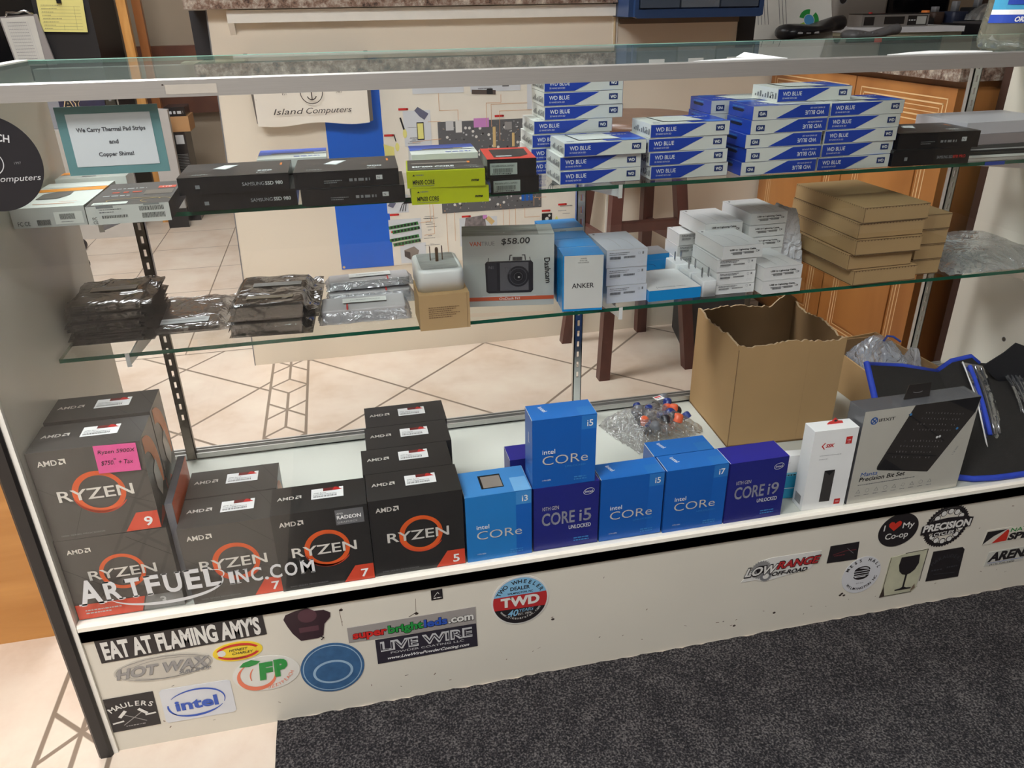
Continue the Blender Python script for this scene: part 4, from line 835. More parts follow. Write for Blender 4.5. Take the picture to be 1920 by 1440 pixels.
def crucial():
    b = MB(); f = carton(b, 0.105, 0.085, 0.022, wdw); T = f['top']; cb = mat('periwinkle', (76, 104, 200), 0.35); T.rect(0, 0.035, 0.105, 0.085, cb, 1); T.poly([(0.0, 0.035), (0.105, 0.035), (0.105, 0.05), (0.04, 0.042)], wdw, 2); T.rect(0.02, 0.038, 0.085, 0.047, mat('stick_navy', (60, 54, 66), 0.3), 3); T.rect(0.07, 0.04, 0.086, 0.045, mat('gold_pins', (190, 160, 80), 0.3), 4); T.scribble(0.055, 0.012, 0.095, 0.004, cb, 2, 6); f['back'].rect(0, 0, 0.105, 0.022, cb, 1)
    return b.build('drive_box')
gc = 'periwinkle and white boxes behind the front row'
cu_ = crucial(); place(cu_, 'white and periwinkle box behind the left pair of black drive boxes', (0.308, 0.334, ZU+0.026), 0, gc, 'drive box')
c = dup(cu_, (0.543, 0.307, ZU+0.026), (0, 0, -2)); tag(c, 'white and periwinkle box peeping out behind the yellow boxes', None, gc)
b = MB(); f = carton(b, 0.105, 0.084, 0.0257, blk); o = b.build('drive_box', None, (0.308, 0.335, ZU)); tag(o, 'plain black box under the periwinkle box behind the left black pair', 'drive box')
b = MB(); f = carton(b, 0.105, 0.084, 0.0257, blk); o = b.build('drive_box', None, (0.5435, 0.307, ZU), -2); tag(o, 'plain black box under the periwinkle box behind the yellow pair', 'drive box')

# white adapter boxes at the left end
wcard = mat('off_white_card', (226, 226, 220), 0.4, noise=0.02, nscale=20); amber = mat('amber_orange', (238, 150, 30), 0.4); gcard = mat('grey_card_end', (194, 194, 190), 0.45)
b = MB(); W_, D_, H_ = 0.122, 0.165, 0.026; f = carton(b, W_, D_, H_, wcard); F = f['front']; F.rect(0, 0, W_, H_, gcard, 1); F.rect(0.070, 0.003, 0.117, 0.019, wcard, 2); F.bars(0.079, 0.009, 0.104, 0.0165, ink, 3, 3); F.bars(0.040, 0.0025, 0.062, 0.010, ink, 3, 4); F.text('FC CE', 0.008, 0.003, 0.0055, ink, 3); F.scribble(0.080, 0.0055, 0.10, 0.001, grayink, 3, 4)
T = f['top']; T.poly([(0, 0.098), (W_, 0.104), (W_, 0.128), (0, 0.118)], amber, 1); T.poly([(0.022, 0.050), (0.058, 0.050), (0.072, 0.075), (0.070, 0.098), (0.040, 0.098), (0.022, 0.085)], mat('adapter_grey', (104, 98, 94), 0.4, noise=0.1), 2); T.poly([(0.03, 0.018), (0.10, 0.018), (0.10, 0.02), (0.03, 0.021)], mat('peach_line', (230, 170, 140), 0.5), 1); T.scribble(0.07, 0.03, 0.10, 0.002, MATS['peach_line'], 1, 3)
T.rect(0.0, 0.128, W_, 0.160, wcard, 1); f['right'].rect(0, 0, D_, H_, gcard, 1); f['right'].poly([(0.098, 0), (0.128, 0), (0.128, H_), (0.098, H_)], amber, 2)
tag(b.build('adapter_box', None, (-0.0+0.0015-0.031+0.0, 0.0, 0)), 'white box with amber band and grey adapter pictured, far left upper shelf', 'box')
o = bpy.data.objects['adapter_box']; o.location = (0.0025, 0.186, ZU); o.scale = (0.745, 1, 1); o.rotation_euler[2] = math.radians(-1)
b = MB(); W_, D_, H_ = 0.104, 0.150, 0.0245; smoke = mat('smoky_brown_card', (84, 74, 70), 0.6, noise=0.12, nscale=30); f = carton(b, W_, D_, H_, smoke); F = f['front']; F.rect(0, 0, W_, H_, mat('pale_grey_end', (208, 208, 204), 0.45), 1)
F.text('FC', 0.006, 0.0065, 0.0036, ink, 2); F.text('CE', 0.006, 0.0015, 0.0036, ink, 2); F.bars(0.066, 0.0155, 0.097, 0.0215, ink, 2, 3); F.bars(0.068, 0.0055, 0.097, 0.0125, ink, 2, 4); F.bars(0.018, 0.008, 0.050, 0.0118, ink, 2, 8); F.scribble(0.016, 0.019, 0.044, 0.0011, grayink, 2, 1); F.scribble(0.016, 0.0155, 0.034, 0.0011, grayink, 2, 2)
F.rect(0.013, 0.0215, 0.034, H_, mat('tuck_flap_grey', (136, 138, 138), 0.4), 2); F.rect(0.072, 0.0225, 0.092, H_, MATS['tuck_flap_grey'], 2)
T = f['top']; T.rect(0.006, 0.006, 0.050, 0.020, wcard, 1); T.rect(0.009, 0.010, 0.020, 0.013, grayink, 2); T.scribble(0.018, 0.078, 0.060, 0.009, mat('rust_print', (180, 70, 44), 0.4), 1, 4); T.scribble(0.010, 0.058, 0.045, 0.004, ltgray, 1, 6); T.scribble(0.012, 0.106, 0.06, 0.004, ltgray, 1, 9); T.rect(0.076, 0.100, 0.100, 0.116, rcorner, 1); T.text('1TB', 0.088, 0.105, 0.006, wink, 2, al='c')
T.ring(0.055, 0.028, 0.035, 0.012, 0.0016, mat('brass_line', (180, 150, 90), 0.4), 1, a0=0, a1=200); T.ring(0.085, 0.02, 0.02, 0.014, 0.0012, MATS['brass_line'], 1, a0=20, a1=240); T.rect(0.062, 0.060, 0.100, 0.090, mat('soft_brown', (110, 100, 92), 0.35), 1)
tag(b.build('adapter_box', None, (0.0965, 0.178, ZU), 1.5), 'smoky brown lidded box with a pale barcode end beneath the hanging sign', 'box')
b = MB(); f = carton(b, 0.100, 0.050, 0.030, wcard); T = f['top']; T.rect(0, 0.03, 0.1, 0.05, amber, 1); T.rect(0.035, 0.010, 0.055, 0.016, grayink, 1); f['front'].poly([(0.0, 0.0), (0.02, 0.0), (0.0, 0.02)], amber, 1)
tag(b.build('adapter_box', None, (0.010, 0.362, ZU), 0), 'white box with an amber rear stripe at the back of the far left', 'box')
b = MB(); b.lathe([(0.0045, 0), (0.005, 0.002), (0.005, 0.040), (0.0035, 0.045)], (0, 0, 0), amber, 14); o = b.build('marker_pen', None, (0.136, 0.345, ZU+0.0055), 0); o.rotation_euler = (math.radians(90), 0, math.radians(80)); tag(o, 'short amber cylinder lying behind the smoky brown lidded box', 'pen')

# boxes and trays at the far right end
gl = mat('pale_lilac_card', (196, 190, 196), 0.45); 
for k, (x, y, z, W_, D_, H_, m_, lab) in enumerate((
    (1.500, 0.262, ZU, 0.19, 0.14, 0.010, blk, 'flat black and white box at the bottom of the pile on the far right'),
    (1.497, 0.268, ZU+0.0102, 0.19, 0.13, 0.010, blkt, 'flat dark box with a pink edge in the far right pile'),
    (1.525, 0.270, ZU+0.0204, 0.17, 0.13, 0.018, mat('mauve_grey', (150, 138, 140), 0.5), 'mauve grey box, second from the top of the far right pile'),
    (1.515, 0.272, ZU+0.0386, 0.19, 0.13, 0.020, gl, 'pale lilac grey box on top of the far right pile'))):
    b = MB(); f = carton(b, W_, D_, H_, m_)
    if k == 0: f['front'].rect(0, 0.0, W_, 0.0045, wcard, 1); f['left'].rect(0, 0, D_, 0.0045, wcard, 1)
    if k == 1: f['top'].rect(0.006, 0.08, 0.03, 0.12, redink, 1); f['front'].rect(0, 0.002, W_, 0.004, ltgray, 1)
    tag(b.build('flat_box', None, (x, y, z), -2+k), lab, 'box')
b = MB(); b.box(0, 0.040, 0, 0.0006, 0, 0.006, wdb); tag(b.build('tape_strip', None, (1.528, 0.2262, ZU-0.0068)), 'short strip of blue tape on the upper shelf edge at the right', 'tape')

# hanging sign taped inside the front glass
b = MB(); tealp = mat('teal_card', (84, 124, 126), 0.5, noise=0.08, nscale=30); b.box(0, 0.1035, 0, 0.0012, 0, 0.0715, tealp); F = Face(b, (0, 0, 0), (1, 0, 0), (0, 0, 1)); F.rect(0.0095, 0.009, 0.0945, 0.064, mat('sign_paper', (186, 192, 194), 0.4), 1)
F.text('We Carry Thermal Pad Strips', 0.052, 0.0455, 0.0042, mat('sign_ink', (66, 68, 72), 0.5), 2, w=0.070, al='c', bold=0.03); F.text('and', 0.052, 0.0325, 0.0042, MATS['sign_ink'], 2, w=0.0095, al='c', bold=0.03); F.text('Copper Shims!', 0.052, 0.0195, 0.0042, MATS['sign_ink'], 2, w=0.036, al='c', bold=0.03)
tag(b.build('shop_sign', None, (0.1415, 0.0062, 0.8675)), 'teal framed paper sign about thermal pad strips taped inside the front glass', 'sign')
# round black sticker and white lettering on the outside of the front glass
b = MB(); n = 64; b.prism([(0.069+0.0505*math.cos(2*math.pi*i/n), 0.8855+0.0505*math.sin(2*math.pi*i/n)) for i in range(n)], 'y', -0.0007, -0.0001, mat('sticker_black', (26, 25, 30), 0.45)); F = Face(b, (0, -0.0007, 0), (1, 0, 0), (0, 0, 1))
F.text('CH', 0.0805, 0.9090, 0.0075, ltgray, 1, al='l', bold=0.02, rot=-0.2, w=0.013); F.text('1997', 0.092, 0.884, 0.0026, grayink, 1); F.text('Computers', 0.113, 0.8665, 0.0062, ltgray, 1, al='r', shear=0.35, w=0.047); F.text('Island', 0.062, 0.869, 0.0062, ltgray, 1, al='r', shear=0.35, w=0.028)
F.ring(0.069, 0.8865, 0.013, 0.013, 0.0009, ltgray, 1); F.line([(0.069, 0.895), (0.069, 0.879)], 0.001, ltgray, 1); F.ring(0.069, 0.886, 0.006, 0.007, 0.001, ltgray, 1, a0=200, a1=340)
tag(b.build('round_sticker'), 'big round black shop sticker at the left edge of the front glass', 'sticker')
b = MB(); F = Face(b, (0, -0.0003, 0), (1, 0, 0), (0, 0, 1)); lt = mat('glass_lettering', (212, 212, 212), 0.5)
def serif_text(s_, x, y, h, adv, bold):
    for ch, w_ in s_:
        F.text(ch, x+w_*adv*0.5, y, h, lt, 0, w=w_*adv*0.80, al='c', bold=bold)
        ft = {'A': (0.08, 0.92), 'R': (0.18, 0.90), 'T': (0.5,), 'F': (0.2,), 'N': (0.15,), 'M': (0.12, 0.86), 'I': (0.5,)}.get(ch, ())
        for t_ in ft:
            xx = x+w_*adv*(0.10+0.80*t_); F.rect(xx-h*0.13, y-h*0.01, xx+h*0.13, y+h*0.06, lt, 0)
        tt = {'R': (0.18,), 'F': (0.2,), 'U': (0.12, 0.88), 'E': (0.15,), 'L': (0.2,), 'N': (0.15, 0.85), 'M': (0.15, 0.84), 'I': (0.5,)}.get(ch, ())
        for t_ in tt:
            xx = x+w_*adv*(0.10+0.80*t_); F.rect(xx-h*0.13, y+h*0.94, xx+h*0.13, y+h*1.01, lt, 0)
        if ch == 'T': F.rect(x+w_*adv*0.10, y+h*0.80, x+w_*adv*0.15, y+h, lt, 0); F.rect(x+w_*adv*0.85, y+h*0.80, x+w_*adv*0.90, y+h, lt, 0)
        x += w_*adv
    return x
x = serif_text([('A', 1.25)], 0.012, 0.2875, 0.041, 0.030, 0.03)
x = serif_text([('R', 1.05), ('T', 0.98), ('F', 0.9), ('U', 1.1), ('E', 0.95), ('L', 0.98)], x-0.003, 0.2895, 0.0325, 0.0265, 0.03)
serif_text([('I', 0.45), ('N', 1.05), ('C', 1.0), ('.', 0.35), ('C', 1.05), ('O', 1.15), ('M', 1.25)], x+0.008, 0.2865, 0.0235, 0.0195, 0.02)
F.ring(0.128, 0.2985, 0.078, 0.029, 0.0006, lt, 0, a0=195, a1=372, t1=0.0055, n=60); F.ring(0.1975, 0.3085, 0.0115, 0.0085, 0.0008, lt, 0, a0=-60, a1=110, t1=0.002)
tag(b.build('window_lettering'), 'white serif web address lettering with a swoosh on the lower left glass', 'lettering')

# ================================================================ MIDDLE SHELF
foil = film('antistatic_film', (42, 38, 37), 0.80, 0.12, 0.26, 14, 0.008); foilc = film('antistatic_clear', (88, 82, 80), 0.50, 0.10, 0.26, 16, 0.008)
drv = mat('drive_body', (92, 78, 64), 0.4, 0.2, noise=0.15, nscale=20); drvlab = mat('bag_label', (150, 134, 114), 0.5); drvd = mat('drive_dark', (22, 23, 26), 0.3)
def drive_bag(nm, x, y, z, W, D, H, rz, m, label, group, ext=0.018, seed=1, inner=drv, lab=None, n=18):
    r_ = empty(nm, (x, y, z), rz); tag(r_, label, 'drive', group)
    q = MB(); q.rbox(0.004, W-0.004, 0.004, D-0.004, 0.001, H-0.0015, 0.004, inner); q.build('drive', r_)
    q = MB(); vs = []; fs = []; R_ = random.Random(seed)
    xa, xb, ya, yb = -ext*0.3, W+ext, -0.003, D+ext*0.8
    for j in range(n+1):
        for i in range(n+1):
            u, v = xa+(xb-xa)*i/n, ya+(yb-ya)*j/n
            d_ = max(0.0, max(-u, u-W, -v, v-D)); hz = H*max(0, 1-d_/(0.35*ext+0.004))
            hz = hz+0.0009*math.sin(u*120+seed)*math.cos(v*90)+R_.uniform(-.0002, .0002)
            if d_ > 0.004: hz = H*0.45+R_.uniform(-.0012, .0012)+0.002*math.sin(u*110+v*80)
            vs.append((u+R_.uniform(-.0004, .0004), v+R_.uniform(-.0004, .0004), max(0.0004, min(hz, H+0.001))))
    for j in range(n):
        for i in range(n): a_ = j*(n+1)+i; fs.append((a_, a_+1, a_+n+2, a_+n+1))
    q.mesh(vs, fs, m, True)
    q.face([(0, -0.003, 0.0003), (W, -0.003, 0.0003), (W, -0.003, H*0.9), (0, -0.003, H*0.9)], m); q.face([(xa, ya, 0.0002), (xa, yb, 0.0002), (xb, yb, 0.0002), (xb, ya, 0.0002)], m)
    q.build('antistatic_bag', r_)
    if lab:
        q = MB()
        for (a0_, b0_, a1_, b1_, mm_) in lab:
            q.box(a0_, a1_, b0_, b1_, H+0.0012, H+0.0015, mm_); Face(q, (0, 0, H+0.0015), (1, 0, 0), (0, 1, 0)).scribble(a0_+0.004, (b0_+b1_)/2-0.0008, a1_-0.004, 0.0016, grayink, 1, seed)
        q.build('label', r_)
    return r_
gd = 'drives in dark antistatic bags piled at the left end'
R = random.Random(4); z = ZM
for k in range(9):
    H = 0.0062 if k < 8 else 0.0075
    W_ = 0.100; x = 0.010+R.uniform(-0.003, 0.006); y = 0.252+R.uniform(-0.004, 0.004)
    x += 0.002
    nm = ('flattest dark bagged drive at the bottom of the far left pile', 'dark bagged drive, second from the bottom of the far left pile', 'dark bagged drive, third from the bottom of the far left pile', 'dark bagged drive, fourth from the bottom of the far left pile', 'dark bagged drive in the middle of the far left pile', 'dark bagged drive, fourth from the top of the far left pile', 'dark bagged drive, third from the top of the far left pile', 'dark bagged drive just under the top one of the far left pile', 'brownish bagged drive with a label on top of the far left pile')[k]
    drive_bag('bagged_drive', x, y, z, W_, 0.12, H, R.uniform(-2, 3), foil, nm, gd, ext=0.016, seed=k+3, inner=drvd if k < 8 else drv, lab=[(0.018, 0.058, 0.085, 0.078, drvlab)] if k == 8 else None, n=16)
    z += H+0.0006
drive_bag('bagged_drive', 0.118, 0.262, ZM, 0.104, 0.135, 0.012, 0.5, foilc, 'single bagged drive with white label lying alone on the middle shelf', None, ext=0.030, seed=31, lab=[(0.010, 0.008, 0.086, 0.030, ltgray)], n=26)
gd2 = 'bagged desktop drives beside the clear bags'
drive_bag('bagged_drive', 0.243, 0.222, ZM, 0.107, 0.142, 0.0235, -3.5, foil, 'thick bagged drive, lower of the shiny pair', gd2, ext=0.014, seed=41, inner=drvd, n=26)
drive_bag('bagged_drive', 0.247, 0.224, ZM+0.0255, 0.107, 0.142, 0.0235, -3.5, foil, 'thick bagged drive with two pale labels, upper of the shiny pair', gd2, ext=0.022, seed=43, lab=[(0.020, 0.026, 0.090, 0.038, drvlab), (0.022, 0.085, 0.098, 0.102, mat('label_grey', (130, 126, 122), 0.5))], n=28)
zf = film('zip_plastic', (206, 206, 210), 0.38, 0.12, 0.25, 45, 0.006); grp = 'clear plastic parcels beside the plug'
def parcel(x, y, z, W, D, H, rz, label, seed, stripe_x):
    r_ = empty('plastic_parcel', (x, y, z), rz); tag(r_, label, 'plastic bag', grp)
    q = MB(); q.rbox(0.006, W-0.008, 0.006, D-0.006, 0.0008, H*0.9, 0.005, mat('pale_drive', (182, 178, 178), 0.4, noise=0.05)); q.build('contents', r_)
    o_ = crumple('bag_film', 0, W, 0, D, 0.0004, H, zf, seed, n=24, edge=0.10, sharp=1.2, flat=0.85); o_.parent = r_
    q = MB(); q.box(0.040, 0.110, D*0.40, D*0.40+0.020, H*1.02, H*1.02+0.0003, wcard); Face(q, (0.04, D*0.40, H*1.02+0.0003), (1, 0, 0), (0, 1, 0)).scribble(0.012, 0.009, 0.06, 0.0018, grayink, 1, seed); q.build('label', r_)
    q = MB(); q.box(stripe_x, stripe_x+0.0022, -0.001, D*0.33, H*1.0, H*1.03, redink); q.build('red_seal_line', r_)
    return r_
parcel(0.372, 0.236, ZM, 0.148, 0.075, 0.024, -1, 'clear plastic parcel with white label and red line, nearest the shelf edge', 51, 0.046)
parcel(0.385, 0.314, ZM, 0.150, 0.062, 0.024, 0, 'clear plastic parcel lying behind the front parcel', 52, 0.100)
parcel(0.388, 0.322, ZM+0.0262, 0.148, 0.055, 0.014, 2, 'thin clear plastic parcel on top of the rear parcel', 53, 0.102)
# kraft box + white three pin adapter
b = MB(); f = carton(b, 0.078, 0.080, 0.0570, kraft2); F = f['front']
for k in range(6): F.scribble(0.014, 0.036-k*0.0032, 0.062-(k % 3)*0.006, 0.0014, mat('brown_print', (120, 92, 62), 0.7), 1, k)
F.line([(0.074, 0), (0.074, 0.057)], 0.0005, MATS['brown_print']); tag(b.build('kraft_box', None, (0.527, 0.1745, ZM), 0), 'small kraft box at the shelf edge carrying the white plug adapter', 'box')
pl = empty('plug_adapter', (0.529, 0.188, ZM+0.0572), 0); tag(pl, 'white square plug adapter with three upright prongs on the kraft box', 'adapter')
b = MB(); wp = mat('white_plastic', (216, 218, 216), 0.3); dust_haze = mat('dusty_top', (150, 150, 146), 0.7, noise=0.2, nscale=40, stretch=(1, 6, 1)); b.rbox(0, 0.072, 0, 0.098, 0, 0.034, 0.012, wp, 6); F = Face(b, (0, 0, 0.034), (1, 0, 0), (0, 1, 0)); F.poly([(0.007, 0.011), (0.011, 0.007), (0.061, 0.007), (0.065, 0.011), (0.065, 0.087), (0.061, 0.091), (0.011, 0.091), (0.007, 0.087)], dust_haze, 1); F.scribble(0.02, 0.020, 0.036, 0.002, grayink, 2, 3); b.build('body', pl)
bronze = mat('bronze_prong', (104, 80, 62), 0.3, 0.8)
for x_, w_, y_ in ((0.026, 0.0012, 0.052), (0.045, 0.0012, 0.052)):
    b = MB(); b.box(x_, x_+w_, y_, y_+0.006, 0.033, 0.056, bronze); b.build('prong', pl)
b = MB(); b.lathe([(0.0026, 0.0), (0.0026, 0.021), (0.0016, 0.0235)], (0.0362, 0.047, 0.033), bronze, 12); b.build('ground_pin', pl)
# dash camera box
vb = empty('camera_box', (0.610, 0.2625, ZM), -9); tag(vb, 'grey and white dash camera box with a price written in black marker', 'box')
b = MB(); vg = mat('pale_grey_box', (176, 178, 172), 0.42); W_, D_, H_ = 0.149, 0.062, 0.120; f = carton(b, W_, D_, H_, vg); F = f['front']
F.text('VAN', 0.012, 0.104, 0.0068, mat('rust_orange', (190, 84, 50), 0.4), 1, w=0.0185, bold=0.02); F.text('TRUE', 0.031, 0.104, 0.0068, grayink, 1, w=0.0215)
F.rect(0, 0.010, W_, 0.0165, MATS['rust_orange'], 1); F.text('OnDash N1', 0.075, 0.0112, 0.0042, wcard, 2, w=0.034, al='c'); F.rect(0.03, 0.0165, W_-0.03, 0.0185, ltgray, 1)
cbk = mat('camera_black', (36, 35, 40), 0.35); cgr = mat('camera_grey', (92, 90, 94), 0.35)
F.poly([(0.037, 0.026), (0.041, 0.023), (0.111, 0.023), (0.1145, 0.027), (0.1145, 0.074), (0.111, 0.0775), (0.039, 0.0775), (0.036, 0.074)], cbk, 1); F.rect(0.060, 0.027, 0.107, 0.075, cgr, 2); F.rect(0.040, 0.027, 0.055, 0.075, mat('camera_black2', (50, 48, 54), 0.4), 2); F.text('N1', 0.042, 0.065, 0.005, grayink, 3)
F.rect(0.069, 0.055, 0.078, 0.069, cgr, 3); F.ring(0.0735, 0.062, 0.0055, 0.0075, 0.0005, cbk, 3, n=4, rot=0.785)
F.ell(0.090, 0.051, 0.0178, 0.0178, cbk, 3); F.ring(0.090, 0.051, 0.0145, 0.0145, 0.0012, mat('lens_ring', (74, 72, 78), 0.3), 4); F.ell(0.090, 0.051, 0.009, 0.009, ink, 4); F.ring(0.090, 0.051, 0.0075, 0.0075, 0.0012, MATS['lens_ring'], 5); F.ell(0.091, 0.050, 0.002, 0.0014, ltgray, 6, n=12)
F.line([(0.076, 0.079), (0.077, 0.087), (0.080, 0.087)], 0.0016, cbk, 1); F.line([(0.097, 0.087), (0.101, 0.087), (0.102, 0.079)], 0.0016, cbk, 1); F.bars(0.081, 0.078, 0.097, 0.084, cbk, 1, 4, 0.8); F.line([(0.041, 0.077), (0.042, 0.083)], 0.0012, cbk, 1); F.line([(0.110, 0.077), (0.109, 0.083)], 0.0012, cbk, 1)
mk = mat('marker_black', (14, 14, 16), 0.6); F.text('$58.00', 0.063, 0.1055, 0.0095, mk, 3, w=0.046, bold=0.012, shear=0.12, rot=0.03); F.text('Dashcam', 0.1325, 0.081, 0.0095, mk, 3, w=0.043, bold=0.012, rot=-1.5)
T = f['top']; T.rect(0, 0, W_, D_, mat('dusty_lid', (150, 148, 140), 0.8, noise=0.3, nscale=14, stretch=(1, 5, 1)), 1); T.rect(W_*0.83, 0, W_, D_, vg, 2); T.ell(0.068, 0.012, 0.0016, 0.001, wcard, 3, n=8)
b.build('carton', vb)
# blue charger boxes
ab = mat('charger_blue', (20, 138, 208), 0.3, noise=0.04, nscale=15); aw = mat('charger_white', (206, 206, 200), 0.35); ga = 'blue and white charger boxes in a row'
def anker():
    W, D, H = 0.066, 0.046, 0.094; b = MB(); f = carton(b, W, D, H, ab); F = f['front']; F.rect(0.002, 0.004, W-0.0005, H-0.0006, aw, 1); F.text('ANKER', W*0.5, H*0.42, 0.0082, ink, 2, w=0.036, al='c', bold=0.01)
    F.rect(0.020, H*0.80, 0.050, H*0.97, mat('clear_seal', (214, 214, 208), 0.2), 2); F.text('ANKER', W*0.5, H*0.93, 0.0022, ink, 3, al='c', w=0.010); F.text('DUAL USB', W*0.5, H*0.895, 0.0022, ink, 3, al='c', w=0.012); F.text('CAR CHARGER', W*0.5, H*0.86, 0.0022, ink, 3, al='c', w=0.018)
    return b.build('charger_box')
an = anker(); place(an, 'blue and white charger box at the front of its row, nearest the glass', (0.7615, 0.2015, ZM), -6, ga, 'charger box')
for k, (dx, dy, rz, nm) in enumerate(((0.004, 0.0485, -4, 'second'), (0.010, 0.097, -3, 'third'))):
    c = dup(an, (0.7615+dx-0.003*k, 0.2015+dy, ZM), (0, 0, rz)); tag(c, 'blue charger box, %s from the front of the row beside the camera box' % nm, None, ga)
c = dup(an, (0.765, 0.347, ZM+0.0), (0, 0, -1)); c.scale = (1.12, 1.3, 1.06); tag(c, 'slightly larger blue charger box at the back of the row', None, ga)
# small white cable boxes
cw = mat('cable_box_white', (222, 222, 220), 0.3); cw2 = mat('cable_box_cool', (204, 208, 216), 0.3)
def cable_box(W=0.071, D=0.108, H=0.030, m=cw, style=0):
    b = MB(); f = carton(b, W, D, H-0.0006, m); F = f['front']; T = f['top']
    if style == 0:
        F.scribble(W*0.07, H*0.80, W*0.55, 0.0012, grayink, 1, 2); F.scribble(W*0.07, H*0.70, W*0.50, 0.0012, grayink, 1, 3); F.bars(W*0.08, H*0.46, W*0.34, H*0.62, ink, 1, 4); F.bars(W*0.42, H*0.50, W*0.70, H*0.62, ink, 1, 5); F.scribble(W*0.07, H*0.38, W*0.30, 0.001, ltgray, 1, 6)
        F.ring(W*0.80, H*0.74, 0.0022, 0.0026, 0.0004, grayink, 1, n=4, rot=0.78); F.rect(W*0.87, H*0.68, W*0.91, H*0.82, grayink, 1); F.ring(W*0.80, H*0.25, 0.0018, 0.0018, 0.0003, ltgray, 1, n=8); F.ring(W*0.88, H*0.25, 0.0018, 0.0018, 0.0003, ltgray, 1, n=8)
    else:
        F.text('Samsung USB to Lightning Cable'[8:], W*0.17, H*0.62, 0.0026, ink, 1, w=W*0.66, bold=0.03); F.bars(W*0.25, H*0.30, W*0.48, H*0.50, ink, 1, 4); F.bars(W*0.55, H*0.34, W*0.78, H*0.51, ink, 1, 5); F.rect(W*0.20, H*0.44, W*0.25, H*0.47, ink, 1); F.rect(W*0.50, H*0.45, W*0.55, H*0.48, ink, 1)
        F.ring(W*0.86, H*0.50, 0.0022, 0.0030, 0.0006, ink, 1, n=4, rot=0.78); F.rect(W*0.89, H*0.44, W*0.92, H*0.55, grayink, 1)
    T.ell(W*0.10, D*0.90, 0.0022, 0.0026, ink, 1, n=12); T.scribble(W*0.25, D*0.87, W*0.55, 0.0012, ltgray, 1, 3)
    b.box(-0.0001, W+0.0001, -0.0001, 0.0003, H-0.0011, H-0.0004, ltgray); b.box(-0.0002, 0.0001, 0, D, H-0.0011, H-0.0004, ltgray)
    T.line([(W*0.40, D*0.12), (W*0.40, D*0.45), (W*0.34, D*0.62), (W*0.22, D*0.64)], 0.0011, ltgray, 1); T.line([(W*0.72, D*0.12), (W*0.72, D*0.42), (W*0.62, D*0.62), (W*0.50, D*0.64)], 0.0011, ltgray, 1)
    return b.build('cable_box')
gk = 'white cable boxes on the middle shelf'
k0 = cable_box(0.070, 0.108, 0.0305, cw2); place(k0, 'white cable box at the bottom of the stack of three beside the blue chargers', (0.843, 0.219, ZM), 0, gk, 'cable box')
for k, nm in ((1, 'middle'), (2, 'top')): c = dup(k0, (0.8425-0.001*k, 0.220, ZM+0.0305*k), (0, 0, (0, 0.6, -0.8)[k])); tag(c, 'white cable box, %s of the stack of three beside the blue chargers' % nm, None, gk)
# blue small box and flat box
b = MB(); f = carton(b, 0.046, 0.05, 0.030, ab); f['top'].rect(0, 0, 0.046, 0.05, mat('pewter_lid', (128, 128, 130), 0.3), 1); f['front'].scribble(0.004, 0.018, 0.042, 0.002, bl_l, 1, 4); f['front'].line([(0.005, 0.012), (0.015, 0.010), (0.02, 0.006)], 0.0006, wdd, 1); f['top'].ell(0.02, 0.04, 0.002, 0.002, ink, 2, n=8)
tag(b.build('adapter_box', None, (0.972, 0.371, ZM), 3), 'small blue box with a pewter lid behind the flat blue and white box', 'box')
b = MB(); f = carton(b, 0.094, 0.104, 0.0185, ab); T = f['top']; T.rect(0, 0, 0.094, 0.104, cw, 1); T.text('Lightning cable', 0.022, 0.012, 0.003, ink, 2, w=0.05); T.line([(0.018, 0.008), (0.020, 0.018)], 0.0006, grayink, 2)
tag(b.build('adapter_box', None, (0.914, 0.209, ZM), 1), 'flat blue box with a white lid at the shelf edge', 'box')
# two white chargers lying with prongs up
gch = 'white wall chargers with prongs up'
def charger(label, x, y):
    r_ = empty('wall_charger', (x, y, ZM), 1); tag(r_, label, 'charger', gch)
    q = MB(); q.rbox(0, 0.026, 0, 0.046, 0, 0.028, 0.003, mat('charger_white_gloss', (226, 228, 228), 0.2)); q.build('body', r_)
    for xx in (0.0065, 0.0185):
        q = MB(); q.prism([(0.020, 0.028), (0.0215, 0.028+0.002), (0.0235, 0.028+0.002), (0.0235, 0.043), (0.022, 0.0455), (0.020, 0.043)], 'x', xx, xx+0.0015, stl); q.build('prong', r_)
charger('white wall charger with two prongs up, nearest the shelf edge', 1.0095, 0.208); charger('white wall charger with two prongs up, behind the front one', 1.008, 0.258); charger('white wall charger with two prongs up, last of the three', 1.003, 0.308)
k1 = cable_box(0.071, 0.100, 0.0170, cw, 0)
k2 = cable_box(0.073, 0.105, 0.0235, cw, 1)
place(k1, 'thin white cable box at the bottom of the stack behind the wall chargers', (1.0365, 0.214, ZM), -1, gk, 'cable box')
zs = ZM+0.017
for k, nm in enumerate(('second', 'third')): c = dup(k1, (1.037-0.002*k, 0.214, zs+k*0.0225), (0, 0, 0.5-k)); c.scale = (1, 1, 1.3); tag(c, 'white cable box, %s from the bottom in the stack behind the chargers' % nm, None, gk)
c = dup(k2, (1.041, 0.2105, zs+0.0452), (0, 0, 1)); tag(c, 'white cable box with a drawn cable on its lid, topmost behind the wall chargers', None, gk)
place(k2, 'white cable box, lower of the pair left of the brown mailers', (1.1135, 0.1945, ZM), 1.5, gk, 'cable box')
c = dup(k2, (1.1135, 0.1965, ZM+0.0237), (0, 0, 2)); tag(c, 'white cable box, upper of the pair left of the brown mailers', None, gk)
for k in range(3):
    c = dup(k1, (1.027+0.002*k, 0.3640, ZM+k*0.0225), (0, 0, 1)); c.scale = (0.95, 0.55, 1.3); tag(c, 'white cable box at the rear left, %s from the shelf' % ordn[k], None, gk)
